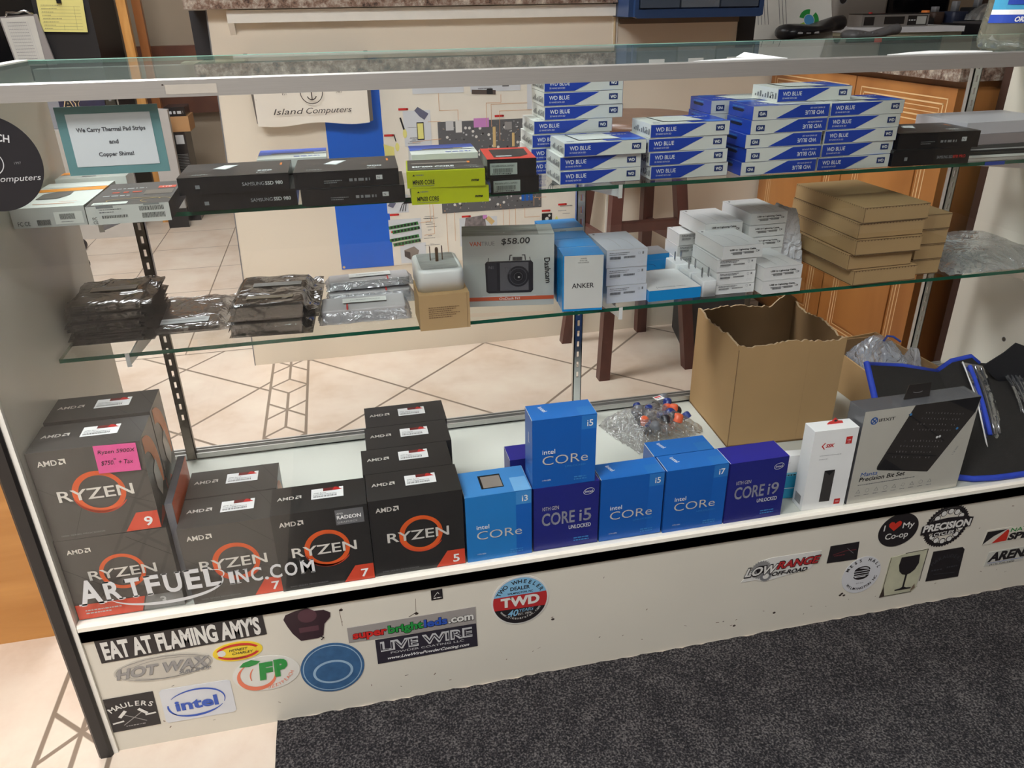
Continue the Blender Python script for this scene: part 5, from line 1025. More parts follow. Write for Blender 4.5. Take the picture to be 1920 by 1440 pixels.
for k in range(3):
    c = dup(k2, (1.060+0.0015*k, 0.3160, ZM+k*0.0237), (0, 0, 1.5-k)); tag(c, 'white cable box in the rear left stack of four, %s from the shelf' % ordn[k], None, gk)
c = dup(k2, (1.056, 0.3125, ZM+3*0.0237), (0, 0, 2)); c.scale = (1, 1, 1.12); tag(c, 'white cable box with a shaded lid on top of the rear stack', None, gk)
for k in range(5):
    c = dup(k2, (1.137+0.001*k, 0.3100, ZM+k*0.0222), (0, 0, 0.5*k)); c.scale = (1, 1, 0.93); tag(c, 'white cable box in the rear right stack, %s from the shelf' % ordn[k], None, gk)
# crumpled white bag
o = crumple('white_bag', 1.205, 1.262, 0.315, 0.40, ZM+0.0, 0.115, film('white_plastic_bag', (224, 224, 228), 0.85, 0.3, 0.12, 60, 0.012), 61, n=26, sharp=2.2, edge=0.22); tag(o, 'crumpled white plastic bag between the cable boxes and the brown mailers', 'plastic bag')
# kraft mailers
gm_ = 'flat brown cardboard mailers'
def mailer():
    W, D, H = 0.128, 0.205, 0.0272; b = MB(); f = carton(b, W, D, H, kraft2); pe = mat('mailer_edge', (100, 76, 50), 0.8); F = f['front']; Lf = f['left']
    F.line([(0.001, 0.002), (0.001, H-0.001)], 0.0009, pe); F.line([(0.0, H-0.0008), (W, H-0.0008)], 0.0009, pe)
    for k in range(20): F.rect(0.003+k*0.0062, H-0.0028, 0.0045+k*0.0062, H-0.0004, pe, 2)
    for k in range(34): Lf.rect(0.003+k*0.006, H-0.0022, 0.0042+k*0.006, H-0.0002, pe, 2)
    Lf.line([(0, 0.0010), (D, 0.0010)], 0.0013, pe); F.line([(0, 0.0010), (W, 0.0010)], 0.0013, pe)
    return b.build('cardboard_mailer')
ml = mailer(); posm = [(1.2865, 0.1955, 2.0), (1.2745, 0.201, 1.5), (1.2790, 0.194, 0.3), (1.2820, 0.199, 0.8), (1.2850, 0.196, 1.4)]
for k, (x, y, rz) in enumerate(posm):
    c = ml if k == 0 else dup(ml)
    c.location = (x, y, ZM+k*0.0275); c.rotation_euler[2] = math.radians(rz); tag(c, 'flat brown cardboard mailer, %s of the front stack of five' % (['bottom', 'second', 'third', 'fourth', 'topmost'][k]), 'mailer', gm_)
pr = MB(); F = Face(pr, (0, 0, 0), (1, 0, 0), (0, 1, 0)); 
for k in range(4):
    c = dup(ml, (1.4205+0.0015*k, 0.222, ZM+k*0.0275), (0, 0, 0.5*k-1)); c.scale = (0.45, 0.85, 1); tag(c, 'narrow brown mailer behind the front stack, %s from the shelf' % ordn[k], None, gm_)
# clear film bags at the right end of the middle shelf
o = crumple('plastic_bag', 1.492, 1.735, 0.203, 0.41, ZM+0.0003, 0.030, film('clear_wrap', (196, 202, 204), 0.30, 0.08, 0.35, 28, 0.012), 71, n=34, sharp=1.0, edge=0.2)
tag(o, 'clear crinkled plastic bag spread over the right end of the middle shelf', 'plastic bag')
b = MB(); b.rbox(0, 0.13, 0, 0.10, 0, 0.016, 0.006, mat('pale_board', (206, 210, 206), 0.4, noise=0.04)); o2 = b.build('contents', o, (1.545, 0.255, ZM+0.001), 24)

# ================================================================ STICKERS ON THE BASE PANEL
YS = -0.0003
def sticker(name, label, pts=None, ell=None, m=white, cat='sticker'):
    """die cut vinyl on the base panel; returns builder and printing face in panel coordinates"""
    q = MB()
    if ell: cx, cz, rx, rz = ell; pts = [(cx+rx*math.cos(2*math.pi*i/48), cz+rz*math.sin(2*math.pi*i/48)) for i in range(48)]
    q.prism(pts, 'y', YS-0.0006, YS, m) if m else None
    F = Face(q, (0, YS-0.0006, 0), (1, 0, 0), (0, 0, 1))
    def done(): return tag(q.build(name), label, cat)
    return F, done
vin = mat('vinyl_black', (34, 30, 32), 0.45); vwh = mat('vinyl_white', (214, 212, 206), 0.45); vsil = mat('vinyl_silver', (150, 148, 146), 0.4, 0.2)
F, d = sticker('banner_sticker', 'long black sticker reading EAT AT FLAMING AMYS in white capitals', [(0.0165, 0.179), (0.249, 0.184), (0.248, 0.2228), (0.016, 0.2225)], m=vin)
F.text("EAT AT FLAMING AMY'S", 0.023, 0.186, 0.0305, vwh, 1, w=0.219, bold=0.045, rot=0.012); d()
F, d = sticker('oval_sticker', 'grey outlined HOT WAX surf shop sticker beneath the black banner', ell=(0.096, 0.153, 0.069, 0.024), m=mat('vinyl_clear', (190, 184, 172), 0.4))
F.ring(0.096, 0.153, 0.066, 0.0215, 0.0007, grayink, 1); F.ring(0.103, 0.151, 0.060, 0.019, 0.0005, grayink, 1)
for k, (mm_, dz) in enumerate(((grayink, -0.0006), (vsil, 0.0))): F.text('HOT WAX', 0.030+dz, 0.1445+dz, 0.018, mm_, 2+k, w=0.128, bold=0.045-0.02*k, shear=0.3, rot=0.0)
F.text('SURF SHOP', 0.115, 0.136, 0.0055, grayink, 2, w=0.045, bold=0.03, shear=0.3); d()
F, d = sticker('oval_sticker', 'small yellow and red oval sticker below the black banner', ell=(0.203, 0.160, 0.036, 0.0185), m=mat('vinyl_yellow', (232, 200, 46), 0.4))
F.ring(0.203, 0.160, 0.032, 0.0155, 0.0042, redink, 1, a0=20, a1=160); F.ring(0.203, 0.160, 0.032, 0.0155, 0.0042, redink, 1, a0=200, a1=340); F.ell(0.203, 0.160, 0.027, 0.0105, MATS['vinyl_yellow'], 2); F.text('HONEST', 0.191, 0.162, 0.0045, ink, 3, w=0.026, shear=0.3, bold=0.02); F.text('CHARLEY', 0.194, 0.155, 0.0045, ink, 3, w=0.030, shear=0.3, bold=0.02); F.ell(0.180, 0.161, 0.006, 0.006, vwh, 3, n=14); F.text('SPEED SHOP', 0.203, 0.1465, 0.0024, ink, 3, al='c', w=0.02); d()
F, d = sticker('oval_sticker', 'white oval FUZZY PEACH sticker with a peach drawing and green letters', ell=(0.237, 0.107, 0.050, 0.035), m=mat('vinyl_offwhite', (216, 214, 206), 0.45))
pch = mat('peach_ink', (226, 120, 88), 0.45); grn = mat('leaf_green', (38, 140, 62), 0.45)
F.ring(0.222, 0.103, 0.029, 0.028, 0.001, pch, 1, a0=120, a1=375, t1=0.008); F.ring(0.232, 0.104, 0.020, 0.022, 0.001, pch, 1, a0=130, a1=200, t1=0.002)
F.poly([(0.200, 0.128), (0.207, 0.136), (0.219, 0.139), (0.232, 0.134), (0.226, 0.129), (0.214, 0.126)], grn, 2); F.text('F', 0.226, 0.098, 0.030, grn, 3, bold=0.07, w=0.020, shear=0.1); F.text('P', 0.249, 0.100, 0.030, grn, 3, bold=0.07, w=0.020, shear=0.05); F.arc('FUZZYPEACH', 0.236, 0.122, 0.046, math.radians(-62), 0.0058, pch, 3, inward=True, step=0.0062); d()
F, d = sticker('square_sticker', 'black MAULERS sticker with crossed hammers in the lower left corner', [(0.0015, 0.040), (0.070, 0.041), (0.072, 0.1095), (0.002, 0.109)], m=vin)
F.arc('MAULERS', 0.037, 0.030, 0.058, math.radians(90), 0.0095, vwh, 1, step=0.0088, bold=0.02)
F.line([(0.020, 0.052), (0.050, 0.074)], 0.0014, vsil, 1); F.line([(0.052, 0.054), (0.022, 0.074)], 0.0014, vsil, 1); F.line([(0.018, 0.070), (0.026, 0.079)], 0.005, vwh, 2); F.line([(0.047, 0.079), (0.055, 0.070)], 0.005, vwh, 2); F.line([(0.006, 0.058), (0.020, 0.060)], 0.003, vwh, 1); F.line([(0.054, 0.066), (0.067, 0.067)], 0.003, vwh, 1); F.scribble(0.022, 0.048, 0.050, 0.0018, vsil, 1, 3); d()
F, d = sticker('square_sticker', 'pale sticker with blue lettering inside a blue swirl near the floor', [(0.081, 0.040), (0.178, 0.039), (0.182, 0.043), (0.1825, 0.104), (0.178, 0.107), (0.084, 0.109), (0.080, 0.105), (0.078, 0.044)], m=mat('vinyl_pale_blue', (206, 208, 212), 0.35))
ib = mat('vinyl_blue', (48, 84, 176), 0.4); F.text('intel', 0.097, 0.062, 0.020, ib, 2, w=0.062, bold=0.035); F.ring(0.128, 0.073, 0.043, 0.028, 0.0008, ib, 1, a0=200, a1=325, rot=0.12, t1=0.0042); F.ring(0.128, 0.073, 0.043, 0.028, 0.0008, ib, 1, a0=-25, a1=140, rot=0.12, t1=0.0032); F.ring(0.128, 0.073, 0.043, 0.028, 0.0022, ib, 1, a0=165, a1=215, rot=0.12, t1=0.003); d()
F, d = sticker('armchair_sticker', 'die cut sticker of a dark winged armchair right of the black banner', [(0.276, 0.206), (0.280, 0.214), (0.292, 0.218), (0.312, 0.222), (0.322, 0.214), (0.336, 0.213), (0.345, 0.206), (0.344, 0.198), (0.334, 0.186), (0.330, 0.164), (0.322, 0.160), (0.296, 0.160), (0.286, 0.176), (0.280, 0.192)], m=mat('vinyl_plum', (50, 30, 38), 0.45))
F.ell(0.311, 0.207, 0.014, 0.013, mat('plum_light', (84, 52, 60), 0.45), 1, n=20); F.rect(0.296, 0.176, 0.325, 0.186, MATS['plum_light'], 1); F.line([(0.322, 0.166), (0.330, 0.160), (0.326, 0.156)], 0.0016, vin, 1); d()
F, d = sticker('round_sticker', 'blue oval sticker with a pale ring left of the black and white banners', ell=(0.336, 0.095, 0.049, 0.0505), m=mat('vinyl_steel_blue', (58, 96, 136), 0.45, noise=0.2, nscale=60))
F.ring(0.336, 0.095, 0.0455, 0.047, 0.0016, mat('pale_blue_ink', (150, 178, 200), 0.45), 1); F.ell(0.336, 0.087, 0.031, 0.024, MATS['pale_blue_ink'], 1); F.ell(0.336, 0.087, 0.027, 0.020, MATS['vinyl_steel_blue'], 2); d()
F, d = sticker('square_sticker', 'tiny black square sticker near the top of the white base panel', [(0.4985, 0.198), (0.5165, 0.198), (0.5165, 0.2175), (0.4985, 0.2175)], m=vin); F.line([(0.503, 0.205), (0.509, 0.213), (0.511, 0.209)], 0.0008, vwh, 1); F.scribble(0.502, 0.201, 0.514, 0.0018, vwh, 1, 2); d()
F, d = sticker('banner_sticker', 'grey banner sticker with red, green and blue superbrightleds lettering', [(0.366, 0.140), (0.567, 0.1365), (0.567, 0.171), (0.366, 0.170)], m=mat('vinyl_grey', (150, 144, 140), 0.45))
x = 0.373
for t_, mm_, w_ in (('super', redink, 0.054), ('bright', grn, 0.056), ('leds', ib, 0.038), ('.com', vwh, 0.042)): F.text(t_, x-0.0004, 0.147-0.0004, 0.0145, ink, 1, w=w_, bold=0.075); F.text(t_, x, 0.147, 0.0145, mm_, 2, w=w_-0.001, bold=0.035); x += w_+0.0005
d()
F, d = sticker('banner_sticker', 'dark banner sticker reading LIVE WIRE powder coating in silver', [(0.406, 0.086), (0.568, 0.088), (0.567, 0.136), (0.406, 0.1365)], m=mat('vinyl_indigo', (44, 40, 50), 0.45))
F.text('LIVE WIRE', 0.413, 0.112, 0.0185, ltgray, 1, w=0.147, bold=0.05); F.text('LIVE WIRE', 0.4135, 0.1135, 0.015, MATS['vinyl_indigo'], 2, w=0.146, bold=-0.012); F.text('POWDER COATING LLC', 0.487, 0.1035, 0.0042, ltgray, 1, al='c', w=0.118); F.text('www.LiveWirePowderCoating.com', 0.487, 0.0925, 0.0058, wink, 1, al='c', w=0.132, shear=0.4, bold=0.01); d()
F, d = sticker('round_sticker', 'round blue, red and black TWO WHEELER DEALER sticker', ell=(0.640, 0.1695, 0.0475, 0.0495), m=vwh)
lbm = mat('vinyl_sky', (126, 178, 210), 0.45); rdm = mat('vinyl_red', (176, 44, 46), 0.45)
F.ell(0.640, 0.1695, 0.0445, 0.0465, rdm, 1)
F.poly([(0.640+0.0445*math.cos(math.radians(a)), 0.1695+0.0465*math.sin(math.radians(a))) for a in range(15, 166, 5)], lbm, 2); F.poly([(0.640+0.0445*math.cos(math.radians(a)), 0.1695+0.0465*math.sin(math.radians(a))) for a in range(198, 343, 5)], vin, 2)
F.text('TWD', 0.640, 0.1605, 0.0175, vwh, 3, al='c', w=0.064, bold=0.05); F.arc('TWO WHEELER', 0.640, 0.1695, 0.0355, math.radians(90), 0.0072, vin, 3, step=0.0078, bold=0.02); F.text('DEALER', 0.640, 0.192, 0.0072, vin, 3, al='c', w=0.032, bold=0.02); F.text('WILMINGTON, NC', 0.640, 0.1845, 0.0038, vin, 3, al='c', w=0.042, bold=0.02)
F.text('40', 0.618, 0.1395, 0.0125, lbm, 3, w=0.017, shear=0.25, bold=0.02); F.text('YEARS', 0.637, 0.146, 0.0062, lbm, 3, w=0.024, shear=0.2); F.text('EST. 1974', 0.636, 0.1395, 0.0040, vwh, 3, w=0.022); F.arc('www.bikesarefun.com', 0.640, 0.1695, 0.0385, math.radians(-90), 0.0050, vwh, 3, inward=True, step=0.0043); d()
F, d = sticker('gear_sticker', 'white, black and red LOW RANGE off road sticker with cogwheels', [(1.030, 0.128), (1.060, 0.168), (1.084, 0.172), (1.178, 0.170), (1.162, 0.134), (1.118, 0.128), (1.074, 0.121), (1.060, 0.128)], m=vwh)
def cog(F, cx, cz, r, m_, l, n=28, hole=0.55, bgm=None):
    pts = []
    for i in range(n*2): a = math.pi*i/n; rr = r*(1.0 if i % 2 else 0.9); pts += [(cx+rr*math.cos(a-0.03), cz+rr*math.sin(a-0.03)), (cx+rr*math.cos(a+0.05), cz+rr*math.sin(a+0.05))]
    F.poly(pts, m_, l)
    if bgm: F.ell(cx, cz, r*hole, r*hole, bgm, l+1)
cog(F, 1.065, 0.150, 0.0195, vsil, 1, 24, 0.45, vin); cog(F, 1.076, 0.134, 0.0115, grayink, 2, 16, 0.5, vwh)
F.text('LOW', 1.034, 0.139, 0.0185, vin, 4, w=0.060, bold=0.08, shear=0.3); F.text('LOW', 1.035, 0.140, 0.017, vwh, 5, w=0.057, bold=0.03, shear=0.3); F.text('RANGE', 1.094, 0.146, 0.0155, vin, 4, w=0.080, bold=0.07, shear=0.3); F.text('RANGE', 1.0945, 0.1465, 0.0145, rdm, 5, w=0.078, bold=0.03, shear=0.3); F.text('OFF-ROAD', 1.086, 0.132, 0.0085, vin, 4, w=0.068, bold=0.03, shear=0.3); d()
F, d = sticker('square_sticker', 'small black landscape sticker with a faint red line left of the round white one', [(1.193, 0.139), (1.2525, 0.137), (1.250, 0.176), (1.194, 0.176)], m=vin); F.line([(1.202, 0.156), (1.225, 0.161), (1.246, 0.160)], 0.0012, mat('dull_red', (110, 50, 54), 0.5), 1); F.line([(1.228, 0.166), (1.242, 0.153)], 0.001, grayink, 1); F.scribble(1.205, 0.152, 1.226, 0.002, MATS['dull_red'], 1, 3); d()
F, d = sticker('round_sticker', 'round white MESS HALL sticker with a burger drawing', ell=(1.2695, 0.0985, 0.0385, 0.041), m=mat('vinyl_cool_white', (206, 206, 208), 0.45))
F.arc('MESS HALL', 1.2695, 0.0985, 0.0315, math.radians(88), 0.0064, vin, 1, step=0.0088, bold=0.03); F.arc('WILMINGTON NC', 1.2695, 0.0985, 0.0335, math.radians(-78), 0.0054, vin, 1, inward=True, step=0.0060, bold=0.02); F.text('EST. 2016', 1.2695, 0.079, 0.0026, grayink, 1, al='c')
F.ell(1.269, 0.109, 0.016, 0.0095, vin, 1, a0=0, a1=180); F.ell(1.269, 0.1095, 0.0135, 0.0065, MATS['vinyl_cool_white'], 2, a0=10, a1=120); F.rect(1.253, 0.104, 1.285, 0.1075, vin, 1); F.rect(1.254, 0.099, 1.284, 0.1025, vin, 1); F.ell(1.269, 0.0975, 0.0155, 0.009, vin, 1, a0=180, a1=360); F.rect(1.256, 0.0945, 1.278, 0.0965, MATS['vinyl_cool_white'], 2); d()
F, d = sticker('glass_sticker', 'worn cream sticker with a black wine glass symbol', [(1.320, 0.040), (1.327, 0.036), (1.386, 0.036), (1.3935, 0.044), (1.3985, 0.134), (1.352, 0.131), (1.336, 0.128), (1.323, 0.128)], m=mat('vinyl_aged', (186, 184, 158), 0.55, noise=0.12, nscale=40))
F.line([(1.352, 0.132), (1.398, 0.1335), (1.3975, 0.06)], 0.0012, vin, 1); F.line([(1.327, 0.0375), (1.385, 0.0375)], 0.0012, vin, 1); F.line([(1.322, 0.045), (1.324, 0.127)], 0.001, scuffd, 1)
F.poly([(1.3455, 0.124), (1.3835, 0.124), (1.3855, 0.104), (1.380, 0.090), (1.372, 0.083), (1.364, 0.081), (1.355, 0.084), (1.348, 0.092), (1.344, 0.106)], vin, 2); F.poly([(1.3628, 0.083), (1.3665, 0.083), (1.3665, 0.053), (1.372, 0.050), (1.382, 0.049), (1.382, 0.046), (1.348, 0.046), (1.348, 0.049), (1.358, 0.050), (1.3628, 0.053)], vin, 2); F.poly([(1.318, 0.036), (1.329, 0.037), (1.3225, 0.062)], scuffd, 2); F.poly([(1.382, 0.038), (1.391, 0.046), (1.388, 0.056), (1.384, 0.048)], scuff, 2); d()
F, d = sticker('round_sticker', 'round black sticker reading I heart My Co-op', ell=(1.3245, 0.188, 0.0395, 0.0355), m=vin)
F.text('I', 1.2935, 0.191, 0.012, vwh, 1, bold=0.02); F.text('My', 1.331, 0.191, 0.012, vwh, 1, w=0.0235, bold=0.01, shear=0.0); F.text('Co-op', 1.300, 0.171, 0.0125, vwh, 1, w=0.046, bold=0.01)
F.poly([(1.3145, 0.188), (1.303, 0.199), (1.3025, 0.205), (1.307, 0.2085), (1.312, 0.207), (1.3148, 0.2035), (1.318, 0.207), (1.323, 0.2085), (1.3275, 0.205), (1.327, 0.199)], mat('vinyl_heart_red', (196, 50, 36), 0.45), 1); d()
F, d = sticker('gear_sticker', 'black cogwheel sticker reading PRECISION CYCLES', [(1.4235+0.046*math.cos(2*math.pi*i/96)*(1 if (i//1) % 2 else 0.93), 0.1795+0.0465*math.sin(2*math.pi*i/96)*(1 if i % 2 else 0.93)) for i in range(96)], m=vin)
F.ell(1.4235, 0.1795, 0.0395, 0.040, panelw, 1); 
for k in range(14):
    a = 2*math.pi*k/14+0.2; F.ell(1.4235+0.0315*math.cos(a), 0.1795+0.0325*math.sin(a), 0.0066, 0.0066, vin, 2, n=18); F.ell(1.4235+0.0315*math.cos(a), 0.1795+0.0325*math.sin(a), 0.0052, 0.0052, vwh, 3, n=18)
F.ring(1.4235, 0.1795, 0.0395, 0.040, 0.004, vin, 2); F.poly([(1.372, 0.168), (1.474, 0.172), (1.476, 0.192), (1.455, 0.197), (1.420, 0.199), (1.390, 0.196), (1.372, 0.187)], vin, 4)
F.text('PRECISION', 1.375, 0.1745, 0.0145, vwh, 5, w=0.097, bold=0.045, shear=0.05); F.rect(1.398, 0.1600, 1.446, 0.1705, vin, 4); F.text('CYCLES', 1.4005, 0.1615, 0.0072, vwh, 5, w=0.041, bold=0.03); d()
F, d = sticker('square_sticker', 'black square sticker with faint grey drawing right of the wine glass symbol', [(1.412, 0.055), (1.482, 0.0535), (1.4785, 0.118), (1.473, 0.1235), (1.4115, 0.124)], m=vin)
dg = mat('faint_grey', (62, 62, 66), 0.5); F.arc('MARAUDERS', 1.446, 0.070, 0.035, math.radians(90), 0.0075, dg, 1, step=0.0075); F.scribble(1.418, 0.078, 1.440, 0.003, dg, 1, 3); F.scribble(1.450, 0.080, 1.474, 0.003, dg, 1, 4); F.line([(1.425, 0.070), (1.470, 0.066)], 0.001, dg, 1); d()
F, d = sticker('arrow_sticker', 'black and red slanted arrow sticker at the far right of the base panel', [(1.514, 0.120), (1.5165, 0.153), (1.566, 0.153), (1.590, 0.146), (1.618, 0.150), (1.618, 0.122), (1.560, 0.119)], m=panelw)
F.poly([(1.5145, 0.122), (1.518, 0.150), (1.561, 0.1495), (1.535, 0.138)], vin, 1); F.poly([(1.534, 0.121), (1.562, 0.149), (1.566, 0.144), (1.566, 0.1225)], MATS['vinyl_heart_red'], 1); F.line([(1.516, 0.121), (1.53, 0.131), (1.560, 0.149)], 0.0014, vwh, 2); F.text('NAT', 1.569, 0.141, 0.0085, grn, 1, w=0.036, bold=0.01, shear=0.1); F.text('SPE', 1.567, 0.123, 0.0145, vin, 1, w=0.044, bold=0.05, shear=0.2); d()
F, d = sticker('banner_sticker', 'cropped black ARE lettering sticker below the red arrow', [(1.534, 0.066), (1.620, 0.066), (1.620, 0.100), (1.536, 0.100)], m=mat('vinyl_faint', (196, 194, 184), 0.45))
F.text('ARENA', 1.538, 0.0775, 0.0195, vin, 1, w=0.100, bold=0.05, shear=0.2); F.line([(1.540, 0.0735), (1.618, 0.0735)], 0.0008, ib, 1); F.text('(919) 239-4400', 1.545, 0.067, 0.004, vin, 1, w=0.055); d()

# ================================================================ POSTER, BANNER AND STOOL BEHIND THE CASE
b = MB(); pb = mat('poster_blue', (22, 96, 204), 0.4, noise=0.05, nscale=5); pw = mat('poster_white', (226, 220, 206), 0.5); b.box(0.405, 1.165, 1.4425, 1.4442, 0.295, 0.90, pw); F = Face(b, (0, 1.4425, 0), (1, 0, 0), (0, 0, 1)); F.base = 2
F.rect(0.405, 0.295, 0.566, 0.90, pb, 0); pal = mat('poster_panel', (204, 208, 212), 0.5); pl_ = mat('poster_line', (214, 164, 120), 0.5); pcb = mat('pcb_dark', (92, 92, 94), 0.5); gpin = mat('pcb_gold', (206, 176, 120), 0.5); og = mat('pcb_orange', (224, 150, 84), 0.5); ramg = mat('ram_green', (52, 120, 60), 0.5); purp = mat('port_pink', (196, 130, 190), 0.5); cy = mat('conn_yellow', (222, 216, 130), 0.5)
F.ell(0.412, 0.302, 0.004, 0.004, gpin, 1, n=12)
F.rect(0.628, 0.655, 0.708, 0.755, pal, 1); F.rect(0.66, 0.80, 0.81, 0.86, pal, 1); F.rect(0.83, 0.80, 0.98, 0.86, pal, 1); F.rect(1.0, 0.745, 1.165, 0.88, pal, 1); F.rect(0.56, 0.46, 0.625, 0.515, pal, 1); F.rect(0.56, 0.375, 0.66, 0.44, pal, 1); F.rect(0.59, 0.30, 0.67, 0.362, pal, 1); F.rect(0.78, 0.34, 0.90, 0.43, pal, 1)
F.rect(0.728, 0.449, 1.045, 0.720, pcb, 2)
R = random.Random(77)
for k in range(420):
    x, z = R.uniform(0.731, 1.040), R.uniform(0.453, 0.716); a = R.uniform(0.001, 0.006); c_ = R.choice((ltgray, grayink, ink, pl_, grayink, ltgray, pcb)); F.rect(x, z, x+a, z+R.uniform(0.001, 0.005), c_, 3)
for k in range(60): x, z = R.uniform(0.732, 1.036), R.uniform(0.456, 0.712); F.ell(x, z, 0.0042, 0.0042, vwh, 4, n=12)
for k in range(14): x = R.uniform(0.74, 1.03); z = R.uniform(0.47, 0.70); F.line([(x, z), (x+R.uniform(-.05, .05), z)], 0.0014, og, 5)
F.rect(0.752, 0.695, 0.775, 0.722, ltgray, 5); F.rect(0.781, 0.688, 0.800, 0.724, vwh, 5); F.rect(0.836, 0.700, 0.882, 0.726, purp, 5); F.rect(0.893, 0.640, 0.902, 0.700, gpin, 5); F.rect(0.952, 0.640, 0.960, 0.680, gpin, 5); F.rect(0.93, 0.69, 0.952, 0.712, vsil, 5)
for k in range(3): F.rect(0.98+0.013*k, 0.472, 0.990+0.013*k, 0.505, bl_f, 5)
for (x, z) in ((0.616, 0.757), (0.539+0.03, 0.686), (0.566, 0.452), (0.566, 0.399), (0.574, 0.357), (0.90, 0.727), (0.788, 0.432), (1.046, 0.433), (1.10, 0.45), (1.12, 0.885), (0.99, 0.86)): F.rect(x, z, x+0.026, z+0.006, redink, 4); F.ell(x+0.026, z+0.003, 0.003, 0.003, redink, 4, n=10)
for z in (0.412, 0.372):
    for q_ in range(2):
        F.poly([(0.559+0.010*q_, z+0.008-0.014*q_), (0.650+0.004*q_, z+0.018-0.014*q_), (0.652+0.004*q_, z+0.008-0.014*q_), (0.561+0.010*q_, z-0.002-0.014*q_)], ramg, 4+q_*2)
        for k in range(8): x = 0.565+0.010*q_+k*0.0105; F.rect(x, z+0.001-0.014*q_+k*0.001, x+0.0065, z+0.008-0.014*q_+k*0.001, ink, 5+q_*2)
F.poly([(0.602, 0.342), (0.633, 0.352), (0.648, 0.338), (0.642, 0.318), (0.620, 0.310), (0.602, 0.322)], mat('psu_taupe', (132, 122, 114), 0.5), 4); F.poly([(0.602, 0.340), (0.620, 0.334), (0.620, 0.310), (0.602, 0.322)], mat('psu_dark', (72, 62, 60), 0.5), 5)
F.poly([(0.662, 0.755), (0.672, 0.765), (0.703, 0.745), (0.690, 0.728), (0.676, 0.738)], mat('conn_slate', (96, 98, 120), 0.5), 4); F.rect(0.666, 0.672, 0.687, 0.722, ink, 4); F.rect(0.668, 0.675, 0.685, 0.719, cy, 5); F.line([(0.620, 0.735), (0.628, 0.705)], 0.005, ink, 4); F.ell(0.630, 0.692, 0.006, 0.013, cy, 4, n=14)
F.poly([(0.535+0.03, 0.665), (0.595, 0.655), (0.595, 0.600), (0.57, 0.595)], cy, 4); F.line([(0.598, 0.69), (0.602, 0.672)], 0.003, ink, 4); F.ell(0.605, 0.655, 0.006, 0.012, cy, 4, n=14)
F.line([(0.838, 0.800), (0.900, 0.797)], 0.012, mat('cable_brown', (84, 72, 66), 0.5), 4); F.rect(0.878, 0.792, 0.896, 0.808, ink, 5); F.rect(0.925, 0.812, 0.945, 0.832, pcb, 4)
for k, c_ in enumerate((0, 1, 2)): F.line([(0.598+0.008*k, 0.465), (0.606+0.006*k, 0.485), (0.622, 0.498)], 0.0022, ink, 5)
F.rect(0.612, 0.487, 0.650, 0.505, ink, 5); F.poly([(0.562, 0.483), (0.572, 0.497), (0.588, 0.490), (0.578, 0.476)], mat('conn_slate', (96, 98, 120), 0.5), 4)
for k in range(3): F.line([(1.062+0.008*k, 0.495), (1.070+0.006*k, 0.515), (1.085, 0.527)], 0.0022, ink, 5)
F.rect(1.078, 0.515, 1.105, 0.530, ink, 5); F.rect(1.046, 0.392, 1.080, 0.428, ink, 4); F.ell(1.063, 0.410, 0.006, 0.006, vwh, 5, n=10); F.ell(1.071, 0.420, 0.004, 0.004, vwh, 5, n=10); F.ell(1.095, 0.405, 0.005, 0.011, cy, 4, n=12)
F.poly([(0.80, 0.43), (0.86, 0.436), (0.865, 0.40), (0.79, 0.37)], mat('chip_grey', (120, 112, 112), 0.5, noise=0.5, nscale=90), 4); F.poly([(0.862, 0.424), (0.874, 0.432), (0.893, 0.414), (0.882, 0.403)], gpin, 5); F.rect(0.855, 0.424, 0.868, 0.436, purp, 5)
for pts in ([(0.735, 0.80), (0.735, 0.752), (0.790, 0.752), (0.790, 0.722)], [(0.92, 0.79), (0.92, 0.768), (0.875, 0.768), (0.875, 0.70)], [(1.0, 0.764), (0.89, 0.764), (0.89, 0.70)], [(1.165, 0.744), (0.915, 0.744), (0.915, 0.66)], [(0.70, 0.722), (0.736, 0.722)], [(0.650, 0.665), (0.690, 0.670), (0.736, 0.672)], [(0.655, 0.425), (0.69, 0.428), (0.69, 0.53)], [(0.668, 0.385), (0.70, 0.388), (0.70, 0.55)], [(0.74, 0.45), (0.74, 0.31)], [(0.765, 0.45), (0.765, 0.36)], [(0.92, 0.45), (0.92, 0.33)], [(0.94, 0.45), (0.94, 0.33)], [(0.99, 0.45), (0.99, 0.42), (1.04, 0.42)], [(1.02, 0.455), (1.02, 0.48), (1.06, 0.48)], [(0.96, 0.45), (0.96, 0.34)]): F.line(pts, 0.0012, pl_, 6)
for k in range(40): x, z = R.choice(((0.635, 0.69), (1.02, 0.80), (0.67, 0.82), (0.85, 0.83), (0.665, 0.42), (1.10, 0.42), (0.665, 0.38))); F.scribble(x+R.uniform(0, 0.02), z+R.uniform(-.03, .03), x+R.uniform(0.025, 0.05), 0.0016, grayink, 3, k)
tag(b.build('hardware_poster'), 'blue and white computer hardware poster with a circuit board taped to the cream bar', 'poster')
